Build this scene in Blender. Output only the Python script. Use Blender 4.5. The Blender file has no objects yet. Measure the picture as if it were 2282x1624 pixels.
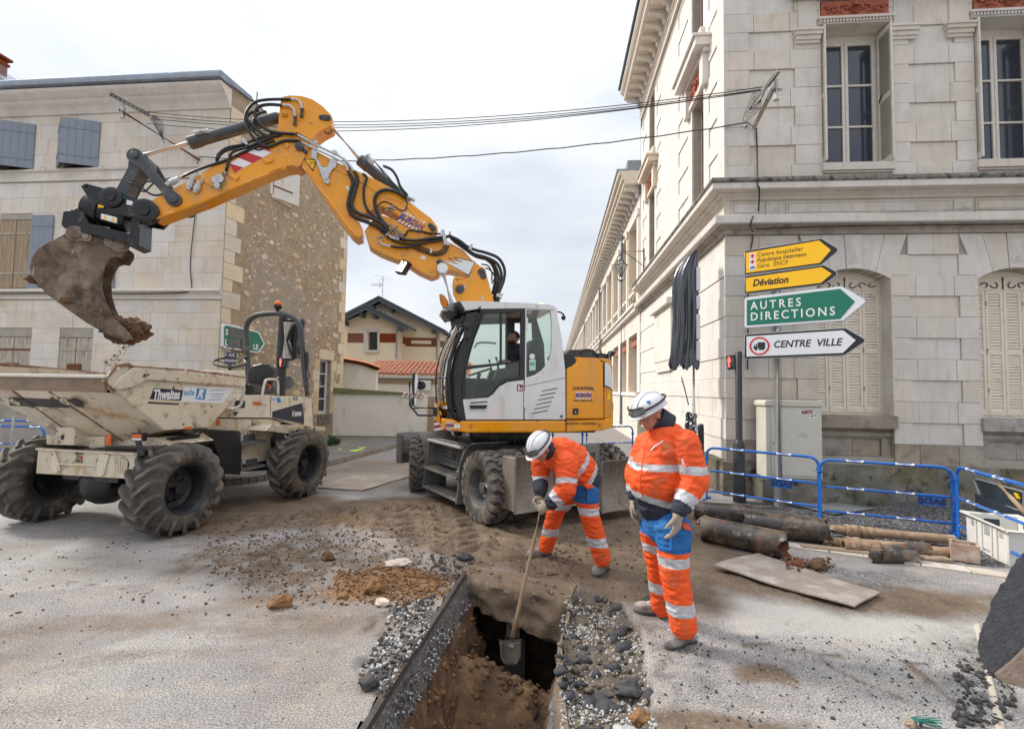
import bpy,bmesh,math,random
import numpy as np
from mathutils import Vector as V3,Matrix
from mathutils.geometry import tessellate_polygon
random.seed(7)
SC=bpy.context.scene
COL=SC.collection
rad=math.radians
# camera
CAM_H,FPX,PITCH,ROLL=1.85,1080.0,rad(3.0),rad(1.0)
_f=V3((0,math.cos(PITCH),math.sin(PITCH)))
_u0=V3((0,-math.sin(PITCH),math.cos(PITCH)))
_r0=V3((1,0,0))
_R=_r0*math.cos(ROLL)+_u0*math.sin(ROLL)
_U=_u0*math.cos(ROLL)-_r0*math.sin(ROLL)
CAM=V3((0,0,CAM_H))
cd=bpy.data.cameras.new('camera')
cam=bpy.data.objects.new('camera',cd)
COL.objects.link(cam)
cd.sensor_width=36
cd.lens=36*FPX/2282
cd.clip_start,cd.clip_end=0.05,3000
cam.matrix_world=Matrix(((_R.x,_U.x,-_f.x,CAM.x),(_R.y,_U.y,-_f.y,CAM.y),(_R.z,_U.z,-_f.z,CAM.z),(0,0,0,1)))
SC.camera=cam
# sky, sun, exposure
SUN_EL,SUN_AZ=rad(40),rad(-68)
w=bpy.data.worlds.new('World')
SC.world=w
w.use_nodes=True
nt=w.node_tree
nt.nodes.clear()
N=nt.nodes.new
L=nt.links.new
out=N('ShaderNodeOutputWorld')
sky=N('ShaderNodeTexSky')
sky.sky_type='NISHITA'
sky.sun_disc=False
sky.sun_elevation=SUN_EL
sky.sun_rotation=SUN_AZ
bg1=N('ShaderNodeBackground')
bg1.inputs['Strength'].default_value=0.07
L(sky.outputs[0],bg1.inputs['Color'])
tc=N('ShaderNodeTexCoord')
sep=N('ShaderNodeSeparateXYZ')
L(tc.outputs['Generated'],sep.inputs[0])
mp=N('ShaderNodeMapping')
mp.inputs['Scale'].default_value=(1.2,1.2,3.4)
L(tc.outputs['Generated'],mp.inputs[0])
nz=N('ShaderNodeTexNoise')
nz.inputs['Scale'].default_value=1.7
nz.inputs['Detail'].default_value=6
nz.inputs['Roughness'].default_value=0.55
L(mp.outputs[0],nz.inputs['Vector'])
cr=N('ShaderNodeValToRGB')
cr.color_ramp.elements[0].position=0.36
cr.color_ramp.elements[0].color=(0.71,0.755,0.84,1)
cr.color_ramp.elements[1].position=0.62
cr.color_ramp.elements[1].color=(0.98,0.99,1.0,1)
L(nz.outputs['Fac'],cr.inputs[0])
mr=N('ShaderNodeMapRange')
mr.inputs['From Min'].default_value=0.0
mr.inputs['From Max'].default_value=1.0
mr.inputs['To Min'].default_value=0.35
mr.inputs['To Max'].default_value=1.1
sq=N('ShaderNodeMath')
sq.operation='MULTIPLY'
L(sep.outputs['Z'],sq.inputs[0])
L(sep.outputs['Z'],sq.inputs[1])
sq2=N('ShaderNodeMath')
sq2.operation='MULTIPLY'
L(sq.outputs[0],sq2.inputs[0])
L(sep.outputs['Z'],sq2.inputs[1])
L(sq2.outputs[0],mr.inputs['Value'])
bg2=N('ShaderNodeBackground')
L(cr.outputs[0],bg2.inputs['Color'])
L(mr.outputs[0],bg2.inputs['Strength'])
mix=N('ShaderNodeMixShader')
mix.inputs[0].default_value=0.86
L(bg1.outputs[0],mix.inputs[1])
L(bg2.outputs[0],mix.inputs[2])
L(mix.outputs[0],out.inputs['Surface'])
sd=bpy.data.lights.new('sun','SUN')
sd.energy=1.5
sd.angle=rad(10)
sd.color=(1.0,0.95,0.87)
sun=bpy.data.objects.new('sun',sd)
COL.objects.link(sun)
_sd=V3((math.sin(SUN_AZ)*math.cos(SUN_EL),math.cos(SUN_AZ)*math.cos(SUN_EL),math.sin(SUN_EL)))
sun.rotation_euler=_sd.to_track_quat('Z','Y').to_euler()
sun.location=_sd*60
vs=SC.view_settings
vs.view_transform='Standard'
vs.look='None'
vs.exposure=1.45
vs.gamma=1
vs.use_curve_mapping=False
try:
 SC.cycles.max_bounces=7
 SC.cycles.diffuse_bounces=3
 SC.cycles.glossy_bounces=3
 SC.cycles.transparent_max_bounces=10
 SC.cycles.transmission_bounces=4
 SC.cycles.use_denoising=True
 SC.cycles.sample_clamp_indirect=6
except Exception:
 pass
 # measuring helpers (photo pixel -> place in the street)
def ray(u,v):
 return _f+_R*((u-1141)/FPX)+_U*((812-v)/FPX)
def onplane(u,v,p0,n):
 d=ray(u,v)
 return CAM+d*((V3(p0)-CAM).dot(n)/d.dot(n))
def ground(u,v,z=0.0):
 return onplane(u,v,(0,0,z),V3((0,0,1)))
def atY(u,v,Y):
 return onplane(u,v,(0,Y,0),V3((0,1,0)))
ZM={'A1':(0,129.3,.2549),'A2':(0,452.4,.2549),'A3':(0,775.5,.2549),'A4':(452.4,193.9,.2549),'A5':(452.4,549.3,.2549),'A6':(452.4,872.5,.2549),'B1':(904.8,226.2,.2985),'B2':(840.2,646.3,.3582),'B5':(1745,0,.3382),'B4':(1357.2,0,.3384),'B3':(1260.3,323.1,.2985),'B6':(1551,484.7,.378),'B7':(1874.2,484.7,.378),'B8':(1486.5,1034,.3633),'C1':(1357.2,840.2,.199),'C2':(1357.2,1098.7,.2387),'C3':(1131,937.1,.2189),'C4':(969.4,1195.6,.2638),'C5':(969.4,646.3,.1791),'C6':(1228,710.9,.1592),'C7':(2003.5,1001.7,.1791),'C8':(420.1,161.6,.2798)}
def Z(k,*pts):
 a,b,c=ZM[k]
 return[(a+x*c,b+y*c)for x,y in pts]
class Plane:
 """vertical (or other) plane: origin o, axes a (along) and z (up), n towards the viewer's side"""
 def __init__(s,o,a,z=(0,0,1),n=None):
  s.o=V3(o)
  s.a=V3(a).normalized()
  s.z=V3(z).normalized()
  s.n=V3(n).normalized()if n else s.a.cross(s.z).normalized()
 def px(s,pts,off=0.0):
  r=[]
  for u,v in pts:
   q=onplane(u,v,s.o+s.n*off,s.n)-s.o
   r.append((q.dot(s.a),q.dot(s.z)))
  return r
 def p(s,x,y,d=0.0):
  return s.o+s.a*x+s.z*y+s.n*d
 def at(s,u,v,d=0.0):
  return onplane(u,v,s.o+s.n*d,s.n)
 def shifted(s,d):
  return Plane(s.o+s.n*d,s.a,s.z,s.n)
def orth(d):
 d=d.normalized()
 h=V3((0,0,1))if abs(d.z)<.9 else V3((1,0,0))
 a=d.cross(h).normalized()
 return a,a.cross(d).normalized()
def catmull(pts,n=6):
 pts=[V3(p)for p in pts]
 if len(pts)<3:
  return pts
 P=[pts[0]*2-pts[1]]+pts+[pts[-1]*2-pts[-2]]
 r=[]
 for i in range(1,len(P)-2):
  for k in range(n):
   t=k/n
   a,b,c,d=P[i-1],P[i],P[i+1],P[i+2]
   r.append(0.5*((2*b)+(c-a)*t+(2*a-5*b+4*c-d)*t*t+(3*b-a-3*c+d)*t**3))
 r.append(pts[-1])
 return r
class MB:
 def __init__(s,F=None):
  s.v,s.f,s.m=[],[],[]
  s.F=F
 def add(s,vs,fs,m=0):
  o=len(s.v)
  if s.F is not None:
   vs=[s.F@V3(v)for v in vs]
  s.v.extend([tuple(v)for v in vs])
  for f in fs:
   s.f.append(tuple(i+o for i in f))
   s.m.append(m)
  return s
 def box(s,x0,x1,y0,y1,z0,z1,m=0):
  return s.add([(x0,y0,z0),(x1,y0,z0),(x1,y1,z0),(x0,y1,z0),(x0,y0,z1),(x1,y0,z1),(x1,y1,z1),(x0,y1,z1)],[(0,3,2,1),(4,5,6,7),(0,1,5,4),(1,2,6,5),(2,3,7,6),(3,0,4,7)],m)
 def hexa(s,bot,top,m=0):
  n=len(bot)
  return s.add(list(bot)+list(top),[tuple(range(n))[::-1],tuple(range(n,2*n))]+[(i,(i+1)%n,n+(i+1)%n,n+i)for i in range(n)],m)
 def slab(s,pl,poly,d0,d1,holes=(),m=0,mside=None):
  """poly (and holes) in plane coordinates, solid between offsets d0 (behind) and d1 (front) along the plane's n"""
  loops=[poly]+list(holes)
  tri=tessellate_polygon([[V3((x,y,0))for x,y in lp]for lp in loops])
  flat=[q for lp in loops for q in lp]
  n=len(flat)
  vs=[pl.p(x,y,d1)for x,y in flat]+[pl.p(x,y,d0)for x,y in flat]
  fs,ms=[],[]
  for t in tri:
   a,b,c=t
   A=(flat[b][0]-flat[a][0])*(flat[c][1]-flat[a][1])-(flat[b][1]-flat[a][1])*(flat[c][0]-flat[a][0])
   if A<0:
    b,c=c,b
   fs.append((a,b,c))
   fs.append((a+n,c+n,b+n))
  o=0
  sd_=[]
  for k,lp in enumerate(loops):
   q=len(lp)
   ar=sum(lp[i][0]*lp[(i+1)%q][1]-lp[(i+1)%q][0]*lp[i][1]for i in range(q))
   ccw=(ar>0)==(k==0)
   for i in range(q):
    j=(i+1)%q
    sd_.append((o+i,o+i+n,o+j+n,o+j)if ccw else(o+i,o+j,o+j+n,o+i+n))
   o+=q
  s.add(vs,fs,m)
  nv=len(s.v)-2*n
  for f in sd_:
   s.f.append(tuple(i+nv for i in f))
   s.m.append(m if mside is None else mside)
  return s
 def tube(s,pts,r,n=8,m=0,closed=False,caps=True):
  pts=[V3(p)for p in pts]
  k=len(pts)
  rs=r if isinstance(r,(list,tuple))else[r]*k
  vs=[]
  pa=None
  for i,p in enumerate(pts):
   a=pts[(i-1)%k]if(closed or i)else p
   b=pts[(i+1)%k]if(closed or i<k-1)else p
   d=b-a
   if d.length<1e-9:
    d=V3((0,0,1))
   d.normalize()
   if pa is None:
    x,y=orth(d)
   else:
    x=pa-d*pa.dot(d)
    if x.length<1e-6:
     x,y=orth(d)
    x.normalize()
    y=d.cross(x)
   pa=x
   for j in range(n):
    t=2*math.pi*j/n
    vs.append(p+(x*math.cos(t)+y*math.sin(t))*rs[i])
  fs=[]
  for i in range(k if closed else k-1):
   i2=(i+1)%k
   for j in range(n):
    j2=(j+1)%n
    fs.append((i*n+j,i*n+j2,i2*n+j2,i2*n+j))
  if caps and not closed:
   fs.append(tuple(range(n))[::-1])
   fs.append(tuple((k-1)*n+j for j in range(n)))
  return s.add(vs,fs,m)
 def cyl(s,p0,p1,r0,r1=None,n=16,m=0):
  return s.tube([p0,p1],[r0,r0 if r1 is None else r1],n,m)
 def lathe(s,o,ax,prof,n=32,m=0,x0=None,closed=False):
  """prof: list of (distance along ax, radius[, mat])"""
  o=V3(o)
  ax=V3(ax).normalized()
  x,y=orth(ax)
  vs=[]
  for q in prof:
   for j in range(n):
    t=2*math.pi*j/n
    vs.append(o+ax*q[0]+(x*math.cos(t)+y*math.sin(t))*q[1])
  k=len(prof)
  base=len(s.v)
  s.add(vs,[],m)
  for i in range(k if closed else k-1):
   i2=(i+1)%k
   mm=prof[i][2]if len(prof[i])>2 else m
   for j in range(n):
    j2=(j+1)%n
    s.f.append((base+i*n+j,base+i*n+j2,base+i2*n+j2,base+i2*n+j))
    s.m.append(mm)
  return s
 def disc(s,o,ax,r,n=24,m=0):
  o,ax=V3(o),V3(ax).normalized()
  x,y=orth(ax)
  return s.add([o+(x*math.cos(2*math.pi*j/n)+y*math.sin(2*math.pi*j/n))*r for j in range(n)],[tuple(range(n))],m)
 def ell(s,c,rx,ry,rz,M=None,n=16,k=10,m=0):
  c=V3(c)
  M=M or Matrix.Identity(3)
  vs=[c+M@V3((0,0,-rz))]
  for i in range(1,k):
   t=-math.pi/2+math.pi*i/k
   for j in range(n):
    a=2*math.pi*j/n
    vs.append(c+M@V3((rx*math.cos(t)*math.cos(a),ry*math.cos(t)*math.sin(a),rz*math.sin(t))))
  vs.append(c+M@V3((0,0,rz)))
  fs=[(0,1+(j+1)%n,1+j)for j in range(n)]
  for i in range(k-2):
   for j in range(n):
    j2=(j+1)%n
    fs.append((1+i*n+j,1+i*n+j2,1+(i+1)*n+j2,1+(i+1)*n+j))
  e=len(vs)-1
  fs+=[(e,1+(k-2)*n+j,1+(k-2)*n+(j+1)%n)for j in range(n)]
  return s.add(vs,fs,m)
 def mesh(s,name):
  me=bpy.data.meshes.new(name)
  me.from_pydata(s.v,[],s.f)
  return me
 def build(s,name,mats,parent=None,smooth=False,bevel=0,seg=2,**props):
  me=s.mesh(name)
  mats=mats if isinstance(mats,(list,tuple))else[mats]
  for m in mats:
   me.materials.append(m)
  if len(mats)>1:
   me.polygons.foreach_set('material_index',s.m)
  return link(name,me,parent,smooth,bevel,seg,**props)
def link(name,me,parent=None,smooth=False,bevel=0,seg=2,**props):
 o=bpy.data.objects.new(name,me)
 COL.objects.link(o)
 if smooth:
  me.polygons.foreach_set('use_smooth',[True]*len(me.polygons))
  if smooth is not True:
   try:
    me.set_sharp_from_angle(angle=rad(smooth))
   except Exception:
    pass
 if bevel:
  b=o.modifiers.new('edge','BEVEL')
  b.width=bevel
  b.segments=seg
  b.limit_method='ANGLE'
  b.angle_limit=rad(35)
  b.harden_normals=False
 if parent is not None:
  o.parent=parent
  o.matrix_parent_inverse=Matrix.Translation(-V3(root_loc(parent)))
 for k,v in props.items():
  if v is not None:
   o[k]=v
 return o
def root_loc(o):
 """where the parent stands: things are Empties at their base, parts sit at the world origin with their points in place"""
 return o.location.copy()if o.parent is None and o.type=='EMPTY' else V3((0,0,0))
def thing(name,label,cat,loc=(0,0,0),group=None):
 o=bpy.data.objects.new(name,None)
 o.empty_display_size=.2
 o.location=loc
 COL.objects.link(o)
 return tag(o,label,cat,group)
def tag(o,label,cat,group=None):
 o['label']=label
 o['category']=cat
 if group:
  o['group']=group
 return o
def dup(root,delta,label=None):
 """copy of a thing with its parts and sub-parts, moved by delta"""
 r=root.copy()
 COL.objects.link(r)
 if root.type=='EMPTY':
  r.location=V3(root.location)+V3(delta)
 if label:
  r['label']=label
 for ch in list(root.children):
  c=ch.copy()
  COL.objects.link(c)
  c.parent=r
  for g in list(ch.children):
   d=g.copy()
   COL.objects.link(d)
   d.parent=c
 return r
TMP=bpy.data.scenes.new('measuring')
def evalmesh(o):
 """mesh of one object with its modifiers, worked out in a scene of its own"""
 TMP.collection.objects.link(o)
 vl=TMP.view_layers[0]
 vl.update()
 me=bpy.data.meshes.new_from_object(o.evaluated_get(vl.depsgraph))
 bpy.data.objects.remove(o)
 return me
def text(name,s,size,pl,x,y,d,m,parent,fit=None,shear=0.0,sx=1.0,ang=0.0,align='LEFT',bold=0.0,space=1.0,ext=0.0008):
 cu=bpy.data.curves.new(name,'FONT')
 cu.body=s
 cu.size=size
 cu.shear=shear
 cu.align_x=align
 cu.align_y='CENTER'
 cu.extrude=ext
 cu.offset=bold
 cu.space_character=space
 cu.resolution_u=3
 cu.materials.append(m)
 me=evalmesh(bpy.data.objects.new(name,cu))
 me.name=name
 if fit:
  xs=[v.co.x for v in me.vertices]
  sx=fit/(max(xs)-min(xs))
 bpy.data.curves.remove(cu)
 o=bpy.data.objects.new(name,me)
 COL.objects.link(o)
 if not me.materials:
  me.materials.append(m)
 a=pl.a*math.cos(ang)+pl.z*math.sin(ang)
 b=pl.z*math.cos(ang)-pl.a*math.sin(ang)
 p=pl.p(x,y,d)
 M=Matrix(((a.x*sx,b.x,pl.n.x,p.x),(a.y*sx,b.y,pl.n.y,p.y),(a.z*sx,b.z,pl.n.z,p.z),(0,0,0,1)))
 if parent is not None:
  o.parent=parent
  M=Matrix.Translation(-V3(root_loc(parent)))@M
 o.matrix_basis=M
 return o
UNIT=None
def block(name,pl,x0,x1,y0,y1,d0,d1,m,parent):
 """one stone: shared unit cube, scaled"""
 global UNIT
 if UNIT is None:
  UNIT={}
 if m.name not in UNIT:
  mb=MB()
  c=.5
  mb.box(-c,c,-c,c,-c,c)
  me=mb.mesh('stone_block')
  me.materials.append(m)
  UNIT[m.name]=me
 o=bpy.data.objects.new(name,UNIT[m.name])
 COL.objects.link(o)
 p=pl.p((x0+x1)/2,(y0+y1)/2,(d0+d1)/2)
 sx,sy,sz=abs(x1-x0),abs(y1-y0),abs(d1-d0)
 a,b,n=pl.a*sx,pl.z*sy,pl.n*sz
 M=Matrix(((a.x,b.x,n.x,p.x),(a.y,b.y,n.y,p.y),(a.z,b.z,n.z,p.z),(0,0,0,1)))
 o.parent=parent
 o.matrix_basis=Matrix.Translation(-V3(root_loc(parent)))@M
 return o
def vnoise(x,y,seed=0):
 xi,yi=np.floor(x).astype(np.int64),np.floor(y).astype(np.int64)
 fx,fy=x-xi,y-yi
 fx,fy=fx*fx*(3-2*fx),fy*fy*(3-2*fy)
 def h(a,b):
  n=(a*374761393+b*668265263+seed*1442695041)&0xffffffff
  n=((n^(n>>13))*1274126177)&0xffffffff
  return((n^(n>>16))&0xffff)/65535.0
 return(h(xi,yi)*(1-fx)+h(xi+1,yi)*fx)*(1-fy)+(h(xi,yi+1)*(1-fx)+h(xi+1,yi+1)*fx)*fy
def fbm(x,y,oct=4,seed=0):
 r,a,t=0,1.0,0
 for i in range(oct):
  r=r+a*vnoise(x*2**i,y*2**i,seed+i*17)
  t+=a
  a*=.5
 return r/t
def inpoly(x,y,poly):
 r=np.zeros(x.shape,bool)
 n=len(poly)
 for i in range(n):
  x0,y0=poly[i][:2]
  x1,y1=poly[(i+1)%n][:2]
  if y0==y1:
   continue
  c=((y0>y)!=(y1>y))&(x<(x1-x0)*(y-y0)/(y1-y0)+x0)
  r^=c
 return r
def polydist(x,y,poly,closed=True):
 d=np.full(x.shape,1e9)
 n=len(poly)
 for i in range(n if closed else n-1):
  ax,ay=poly[i][:2]
  bx,by=poly[(i+1)%n][:2]
  L2=max((bx-ax)**2+(by-ay)**2,1e-12)
  t=np.clip(((x-ax)*(bx-ax)+(y-ay)*(by-ay))/L2,0,1)
  d=np.minimum(d,np.hypot(x-ax-t*(bx-ax),y-ay-t*(by-ay)))
 return d
 # materials
def mat(name,c,c2=None,sc=4.0,rough=.6,metal=0.0,bump=0.0,bsc=80.0,rnd=0.0,layers=(),coat=0.0,spec=.5,rvar=0.0,stretch=None,emit=None,detail=6):
 """base c varied to c2 by noise; rnd: brightness change per object; layers: (colour, threshold, softness, scale[, stretch, rough])"""
 m=bpy.data.materials.new(name)
 m.use_nodes=True
 nt=m.node_tree
 N,L=nt.nodes.new,nt.links.new
 b=nt.nodes['Principled BSDF']
 b.inputs['Roughness'].default_value=rough
 b.inputs['Metallic'].default_value=metal
 b.inputs['Specular IOR Level'].default_value=spec
 if coat:
  b.inputs['Coat Weight'].default_value=coat
  b.inputs['Coat Roughness'].default_value=.12
 if emit:
  b.inputs['Emission Color'].default_value=(*emit[:3],1)
  b.inputs['Emission Strength'].default_value=emit[3]
 g=N('ShaderNodeNewGeometry')
 pos=g.outputs['Position']
 col=N('ShaderNodeRGB').outputs[0]
 col.default_value=(*c,1)
 def noise(scale,det=6,st=None,ro=.6):
  p=pos
  if st:
   mp=N('ShaderNodeMapping')
   mp.inputs['Scale'].default_value=st
   L(pos,mp.inputs[0])
   p=mp.outputs[0]
  n=N('ShaderNodeTexNoise')
  n.inputs['Scale'].default_value=scale
  n.inputs['Detail'].default_value=det
  n.inputs['Roughness'].default_value=ro
  L(p,n.inputs['Vector'])
  return n.outputs['Fac']
 def mixc(fac,a,bcol):
  x=N('ShaderNodeMix')
  x.data_type='RGBA'
  if isinstance(fac,float):
   x.inputs[0].default_value=fac
  else:
   L(fac,x.inputs[0])
  L(a,x.inputs[6])
  if isinstance(bcol,tuple):
   x.inputs[7].default_value=(*bcol[:3],1)
  else:
   L(bcol,x.inputs[7])
  return x.outputs[2]
 def ramp(v,lo,hi):
  r=N('ShaderNodeMapRange')
  r.inputs['From Min'].default_value=lo
  r.inputs['From Max'].default_value=hi
  L(v,r.inputs['Value'])
  return r.outputs[0]
 if c2:
  col=mixc(ramp(noise(sc,detail,stretch),.33,.67),col,c2)
 rgh=None
 for ly in layers:
  lc,th,so,ls=ly[:4]
  st=ly[4]if len(ly)>4 else None
  fac=ramp(noise(ls,7,st,.65),th-so,th+so)
  col=mixc(fac,col,lc)
  if len(ly)>5:
   r=N('ShaderNodeMapRange')
   r.inputs['To Min'].default_value=rough if rgh is None else 0
   r.inputs['To Max'].default_value=ly[5]
   L(fac,r.inputs['Value'])
   rgh=r.outputs[0]
 if rgh is not None:
  L(rgh,b.inputs['Roughness'])
 elif rvar:
  r=N('ShaderNodeMapRange')
  r.inputs['To Min'].default_value=max(rough-rvar,.03)
  r.inputs['To Max'].default_value=min(rough+rvar,1)
  L(noise(sc*2.3),r.inputs['Value'])
  L(r.outputs[0],b.inputs['Roughness'])
 if rnd:
  oi=N('ShaderNodeObjectInfo')
  r=N('ShaderNodeMapRange')
  r.inputs['To Min'].default_value=1-rnd
  r.inputs['To Max'].default_value=1+rnd*.6
  L(oi.outputs['Random'],r.inputs['Value'])
  h=N('ShaderNodeHueSaturation')
  L(r.outputs[0],h.inputs['Value'])
  L(col,h.inputs['Color'])
  w_=N('ShaderNodeMath')
  w_.operation='FRACT'
  mm=N('ShaderNodeMath')
  mm.operation='MULTIPLY'
  mm.inputs[1].default_value=7.31
  L(oi.outputs['Random'],mm.inputs[0])
  L(mm.outputs[0],w_.inputs[0])
  r2=N('ShaderNodeMapRange')
  r2.inputs['To Min'].default_value=.65
  r2.inputs['To Max'].default_value=1.45
  L(w_.outputs[0],r2.inputs['Value'])
  L(r2.outputs[0],h.inputs['Saturation'])
  col=h.outputs[0]
 L(col,b.inputs['Base Color'])
 if bump:
  bp=N('ShaderNodeBump')
  bp.inputs['Strength'].default_value=min(bump,1)
  bp.inputs['Distance'].default_value=.012
  L(noise(bsc,5),bp.inputs['Height'])
  L(bp.outputs[0],b.inputs['Normal'])
 return m
def glassmat(name,tint,fres=.18,op=.25):
 m=bpy.data.materials.new(name)
 m.use_nodes=True
 nt=m.node_tree
 nt.nodes.clear()
 N,L=nt.nodes.new,nt.links.new
 o=N('ShaderNodeOutputMaterial')
 t=N('ShaderNodeBsdfTransparent')
 t.inputs[0].default_value=(*tint,1)
 g=N('ShaderNodeBsdfGlossy')
 g.inputs['Roughness'].default_value=.02
 f=N('ShaderNodeFresnel')
 f.inputs['IOR'].default_value=1.5
 a=N('ShaderNodeMath')
 a.operation='ADD'
 a.inputs[1].default_value=fres
 L(f.outputs[0],a.inputs[0])
 x=N('ShaderNodeMixShader')
 L(a.outputs[0],x.inputs[0])
 L(t.outputs[0],x.inputs[1])
 L(g.outputs[0],x.inputs[2])
 L(x.outputs[0],o.inputs[0])
 return m
M_={}
M_['stone']=mat('limestone',(.66,.615,.56),(.575,.53,.475),2.2,.85,bump=.25,bsc=45,rnd=.05,layers=[((.52,.45,.36),.66,.12,1.6),((.50,.465,.42),.64,.12,5.5,(1,1,.3)),((.50,.455,.395),.66,.09,4,(2,2,.14)),((.30,.28,.255),.70,.04,30)])
M_['stone_side']=mat('limestone_side',(.74,.68,.60),(.66,.60,.525),1.4,.85,bump=.15,bsc=40,rnd=.05,layers=[((.50,.42,.33),.68,.10,2.2,(1,1,.4))])
M_['stone_moss']=mat('limestone_mossy',(.27,.24,.20),(.14,.13,.10),2.5,.9,bump=.5,bsc=25,layers=[((.10,.098,.05),.56,.10,2.4),((.035,.033,.028),.60,.06,4)],rnd=.12)
M_['stone_dark']=mat('limestone_weathered',(.42,.37,.32),(.28,.24,.20),2.0,.9,bump=.35,bsc=40,layers=[((.16,.14,.11),.60,.10,3)],rnd=.10)
M_['ledge_dark']=mat('lichen_ledge',(.13,.125,.11),(.28,.26,.22),14,.95,bump=.5,bsc=60,layers=[((.05,.05,.045),.55,.08,9)])
M_['joint']=mat('mortar_joint',(.40,.36,.31),(.32,.28,.24),3,.95,bump=.2)
M_['terracotta']=mat('terracotta_relief',(.42,.135,.075),(.34,.10,.06),6,.8,bump=.3,bsc=30)
M_['stone_left']=mat('ashlar_left_house',(.70,.64,.57),(.61,.545,.47),1.8,.88,bump=.3,bsc=38,rnd=.05,layers=[((.55,.45,.345),.66,.10,2.2),((.53,.49,.44),.64,.10,5,(2,2,.2)),((.30,.27,.24),.69,.04,26)])
M_['quoin']=mat('quoin_stone',(.68,.58,.44),(.60,.50,.37),3,.88,bump=.4,bsc=35,rnd=.10)
M_['mortar']=mat('rough_mortar_render',(.385,.298,.205),(.295,.225,.152),3.5,.95,bump=1,bsc=30,layers=[((.40,.345,.28),.58,.08,1.1),((.16,.12,.08),.66,.05,9)])
M_['rubble']=mat('rubble_stone',(.66,.56,.42),(.56,.45,.32),9,.9,bump=.4,bsc=40,rnd=.16)
M_['zinc']=mat('zinc_gutter',(.22,.25,.30),(.30,.33,.38),5,.45,.5)
M_['grey_paint']=mat('blue_grey_shutter_paint',(.235,.265,.315),(.205,.235,.285),8,.55)
M_['old_wood']=mat('peeling_white_wood',(.50,.45,.38),(.40,.34,.27),9,.85,bump=.3,stretch=(2,2,.35),layers=[((.20,.15,.10),.58,.05,14,(3,3,.3))])
M_['brown_wood']=mat('weathered_brown_wood',(.40,.31,.21),(.26,.19,.12),9,.85,bump=.3,stretch=(3,3,.3))
M_['louvre']=mat('cream_louvre_paint',(.74,.66,.545),(.69,.61,.50),4,.6,layers=[((.48,.37,.25),.66,.06,9)])
M_['louvre_grey']=mat('greige_louvre_paint',(.42,.38,.32),(.37,.33,.28),4,.6)
M_['frame_white']=mat('window_frame_cream',(.66,.62,.55),(.58,.53,.46),6,.5,layers=[((.36,.27,.18),.70,.05,12)])
M_['winglass']=mat('dark_window_glass',(.022,.028,.048),(.03,.036,.055),1.2,.06,spec=.9)
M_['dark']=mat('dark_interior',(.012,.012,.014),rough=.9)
M_['render_white']=mat('white_wall_render',(.74,.70,.63),(.69,.645,.575),1.6,.92,bump=.15,bsc=60,layers=[((.52,.46,.37),.66,.10,1.2,(1,1,.3))])
M_['render_cream']=mat('cream_render',(.80,.70,.53),(.77,.66,.49),1.5,.92,bump=.2,bsc=50)
M_['moss']=mat('mossy_coping',(.13,.145,.05),(.20,.19,.11),5,.95,bump=.5,bsc=30)
M_['brick']=mat('red_brick',(.27,.09,.055),(.20,.065,.04),12,.85,rnd=.15)
M_['tile']=mat('clay_roof_tile',(.54,.265,.18),(.42,.185,.12),5,.8,bump=.2,rnd=.12,layers=[((.60,.36,.24),.60,.06,11)])
M_['slate']=mat('dark_roof_edge',(.055,.065,.085),(.08,.09,.11),6,.6)
M_['yellow']=mat('machine_yellow',(.83,.335,.008),(.78,.30,.007),2.5,.33,coat=.25,bump=.04,bsc=120,rvar=.06,layers=[((.58,.29,.07),.60,.08,3.2,(1,1,.6),.7),((.30,.18,.08),.645,.03,9,None,.8),((.10,.07,.05),.70,.02,16,None,.8)])
M_['yellow_dirty']=mat('machine_yellow_muddy',(.76,.30,.01),(.62,.26,.03),3,.45,layers=[((.36,.24,.13),.58,.12,4,None,.85)])
M_['white_paint']=mat('machine_white',(.70,.70,.69),(.66,.655,.64),2,.32,coat=.2,layers=[((.54,.50,.43),.63,.09,2.6,(1,1,.5),.6),((.40,.35,.28),.67,.03,13,None,.8)])
M_['black_trim']=mat('black_trim',(.012,.012,.014),(.02,.02,.022),5,.35,rvar=.1)
M_['rubber_hose']=mat('black_hose',(.012,.012,.013),(.022,.022,.022),14,.45)
M_['steel']=mat('bright_steel',(.62,.62,.63),(.5,.5,.5),10,.28,1.0)
M_['chrome']=mat('chrome_rod',(.78,.79,.81),(.70,.71,.73),20,.2,0)
M_['galv']=mat('galvanised_steel',(.56,.57,.58),(.44,.45,.46),16,.45,.35)
M_['grey_metal']=mat('machine_dark_grey',(.045,.052,.06),(.06,.066,.072),5,.42,layers=[((.18,.15,.11),.64,.08,5,None,.85)])
M_['chassis']=mat('chassis_grey',(.11,.115,.12),(.085,.088,.09),4,.55,bump=.15,layers=[((.22,.185,.14),.55,.10,3.4,None,.9)])
M_['blade']=mat('muddy_blade_steel',(.27,.225,.185),(.17,.14,.115),3.2,.6,.15,bump=.3,bsc=30,layers=[((.12,.075,.045),.60,.06,6,(1,1,.3)),((.40,.35,.30),.66,.05,9,(2,2,.2))])
M_['coupler']=mat('black_coupler_scratched',(.014,.014,.015),(.022,.022,.022),6,.4,.2,bump=.2,layers=[((.10,.085,.07),.62,.05,7,None,.8),((.30,.29,.28),.75,.02,12,None,.5)])
M_['bucket']=mat('earth_caked_bucket',(.115,.075,.046),(.185,.13,.086),2.6,.6,.1,bump=.6,bsc=22,layers=[((.30,.245,.18),.58,.08,2.2,(1,1,.6)),((.052,.030,.017),.56,.08,4.5),((.42,.36,.29),.66,.03,11,(2,2,.4))])
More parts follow.
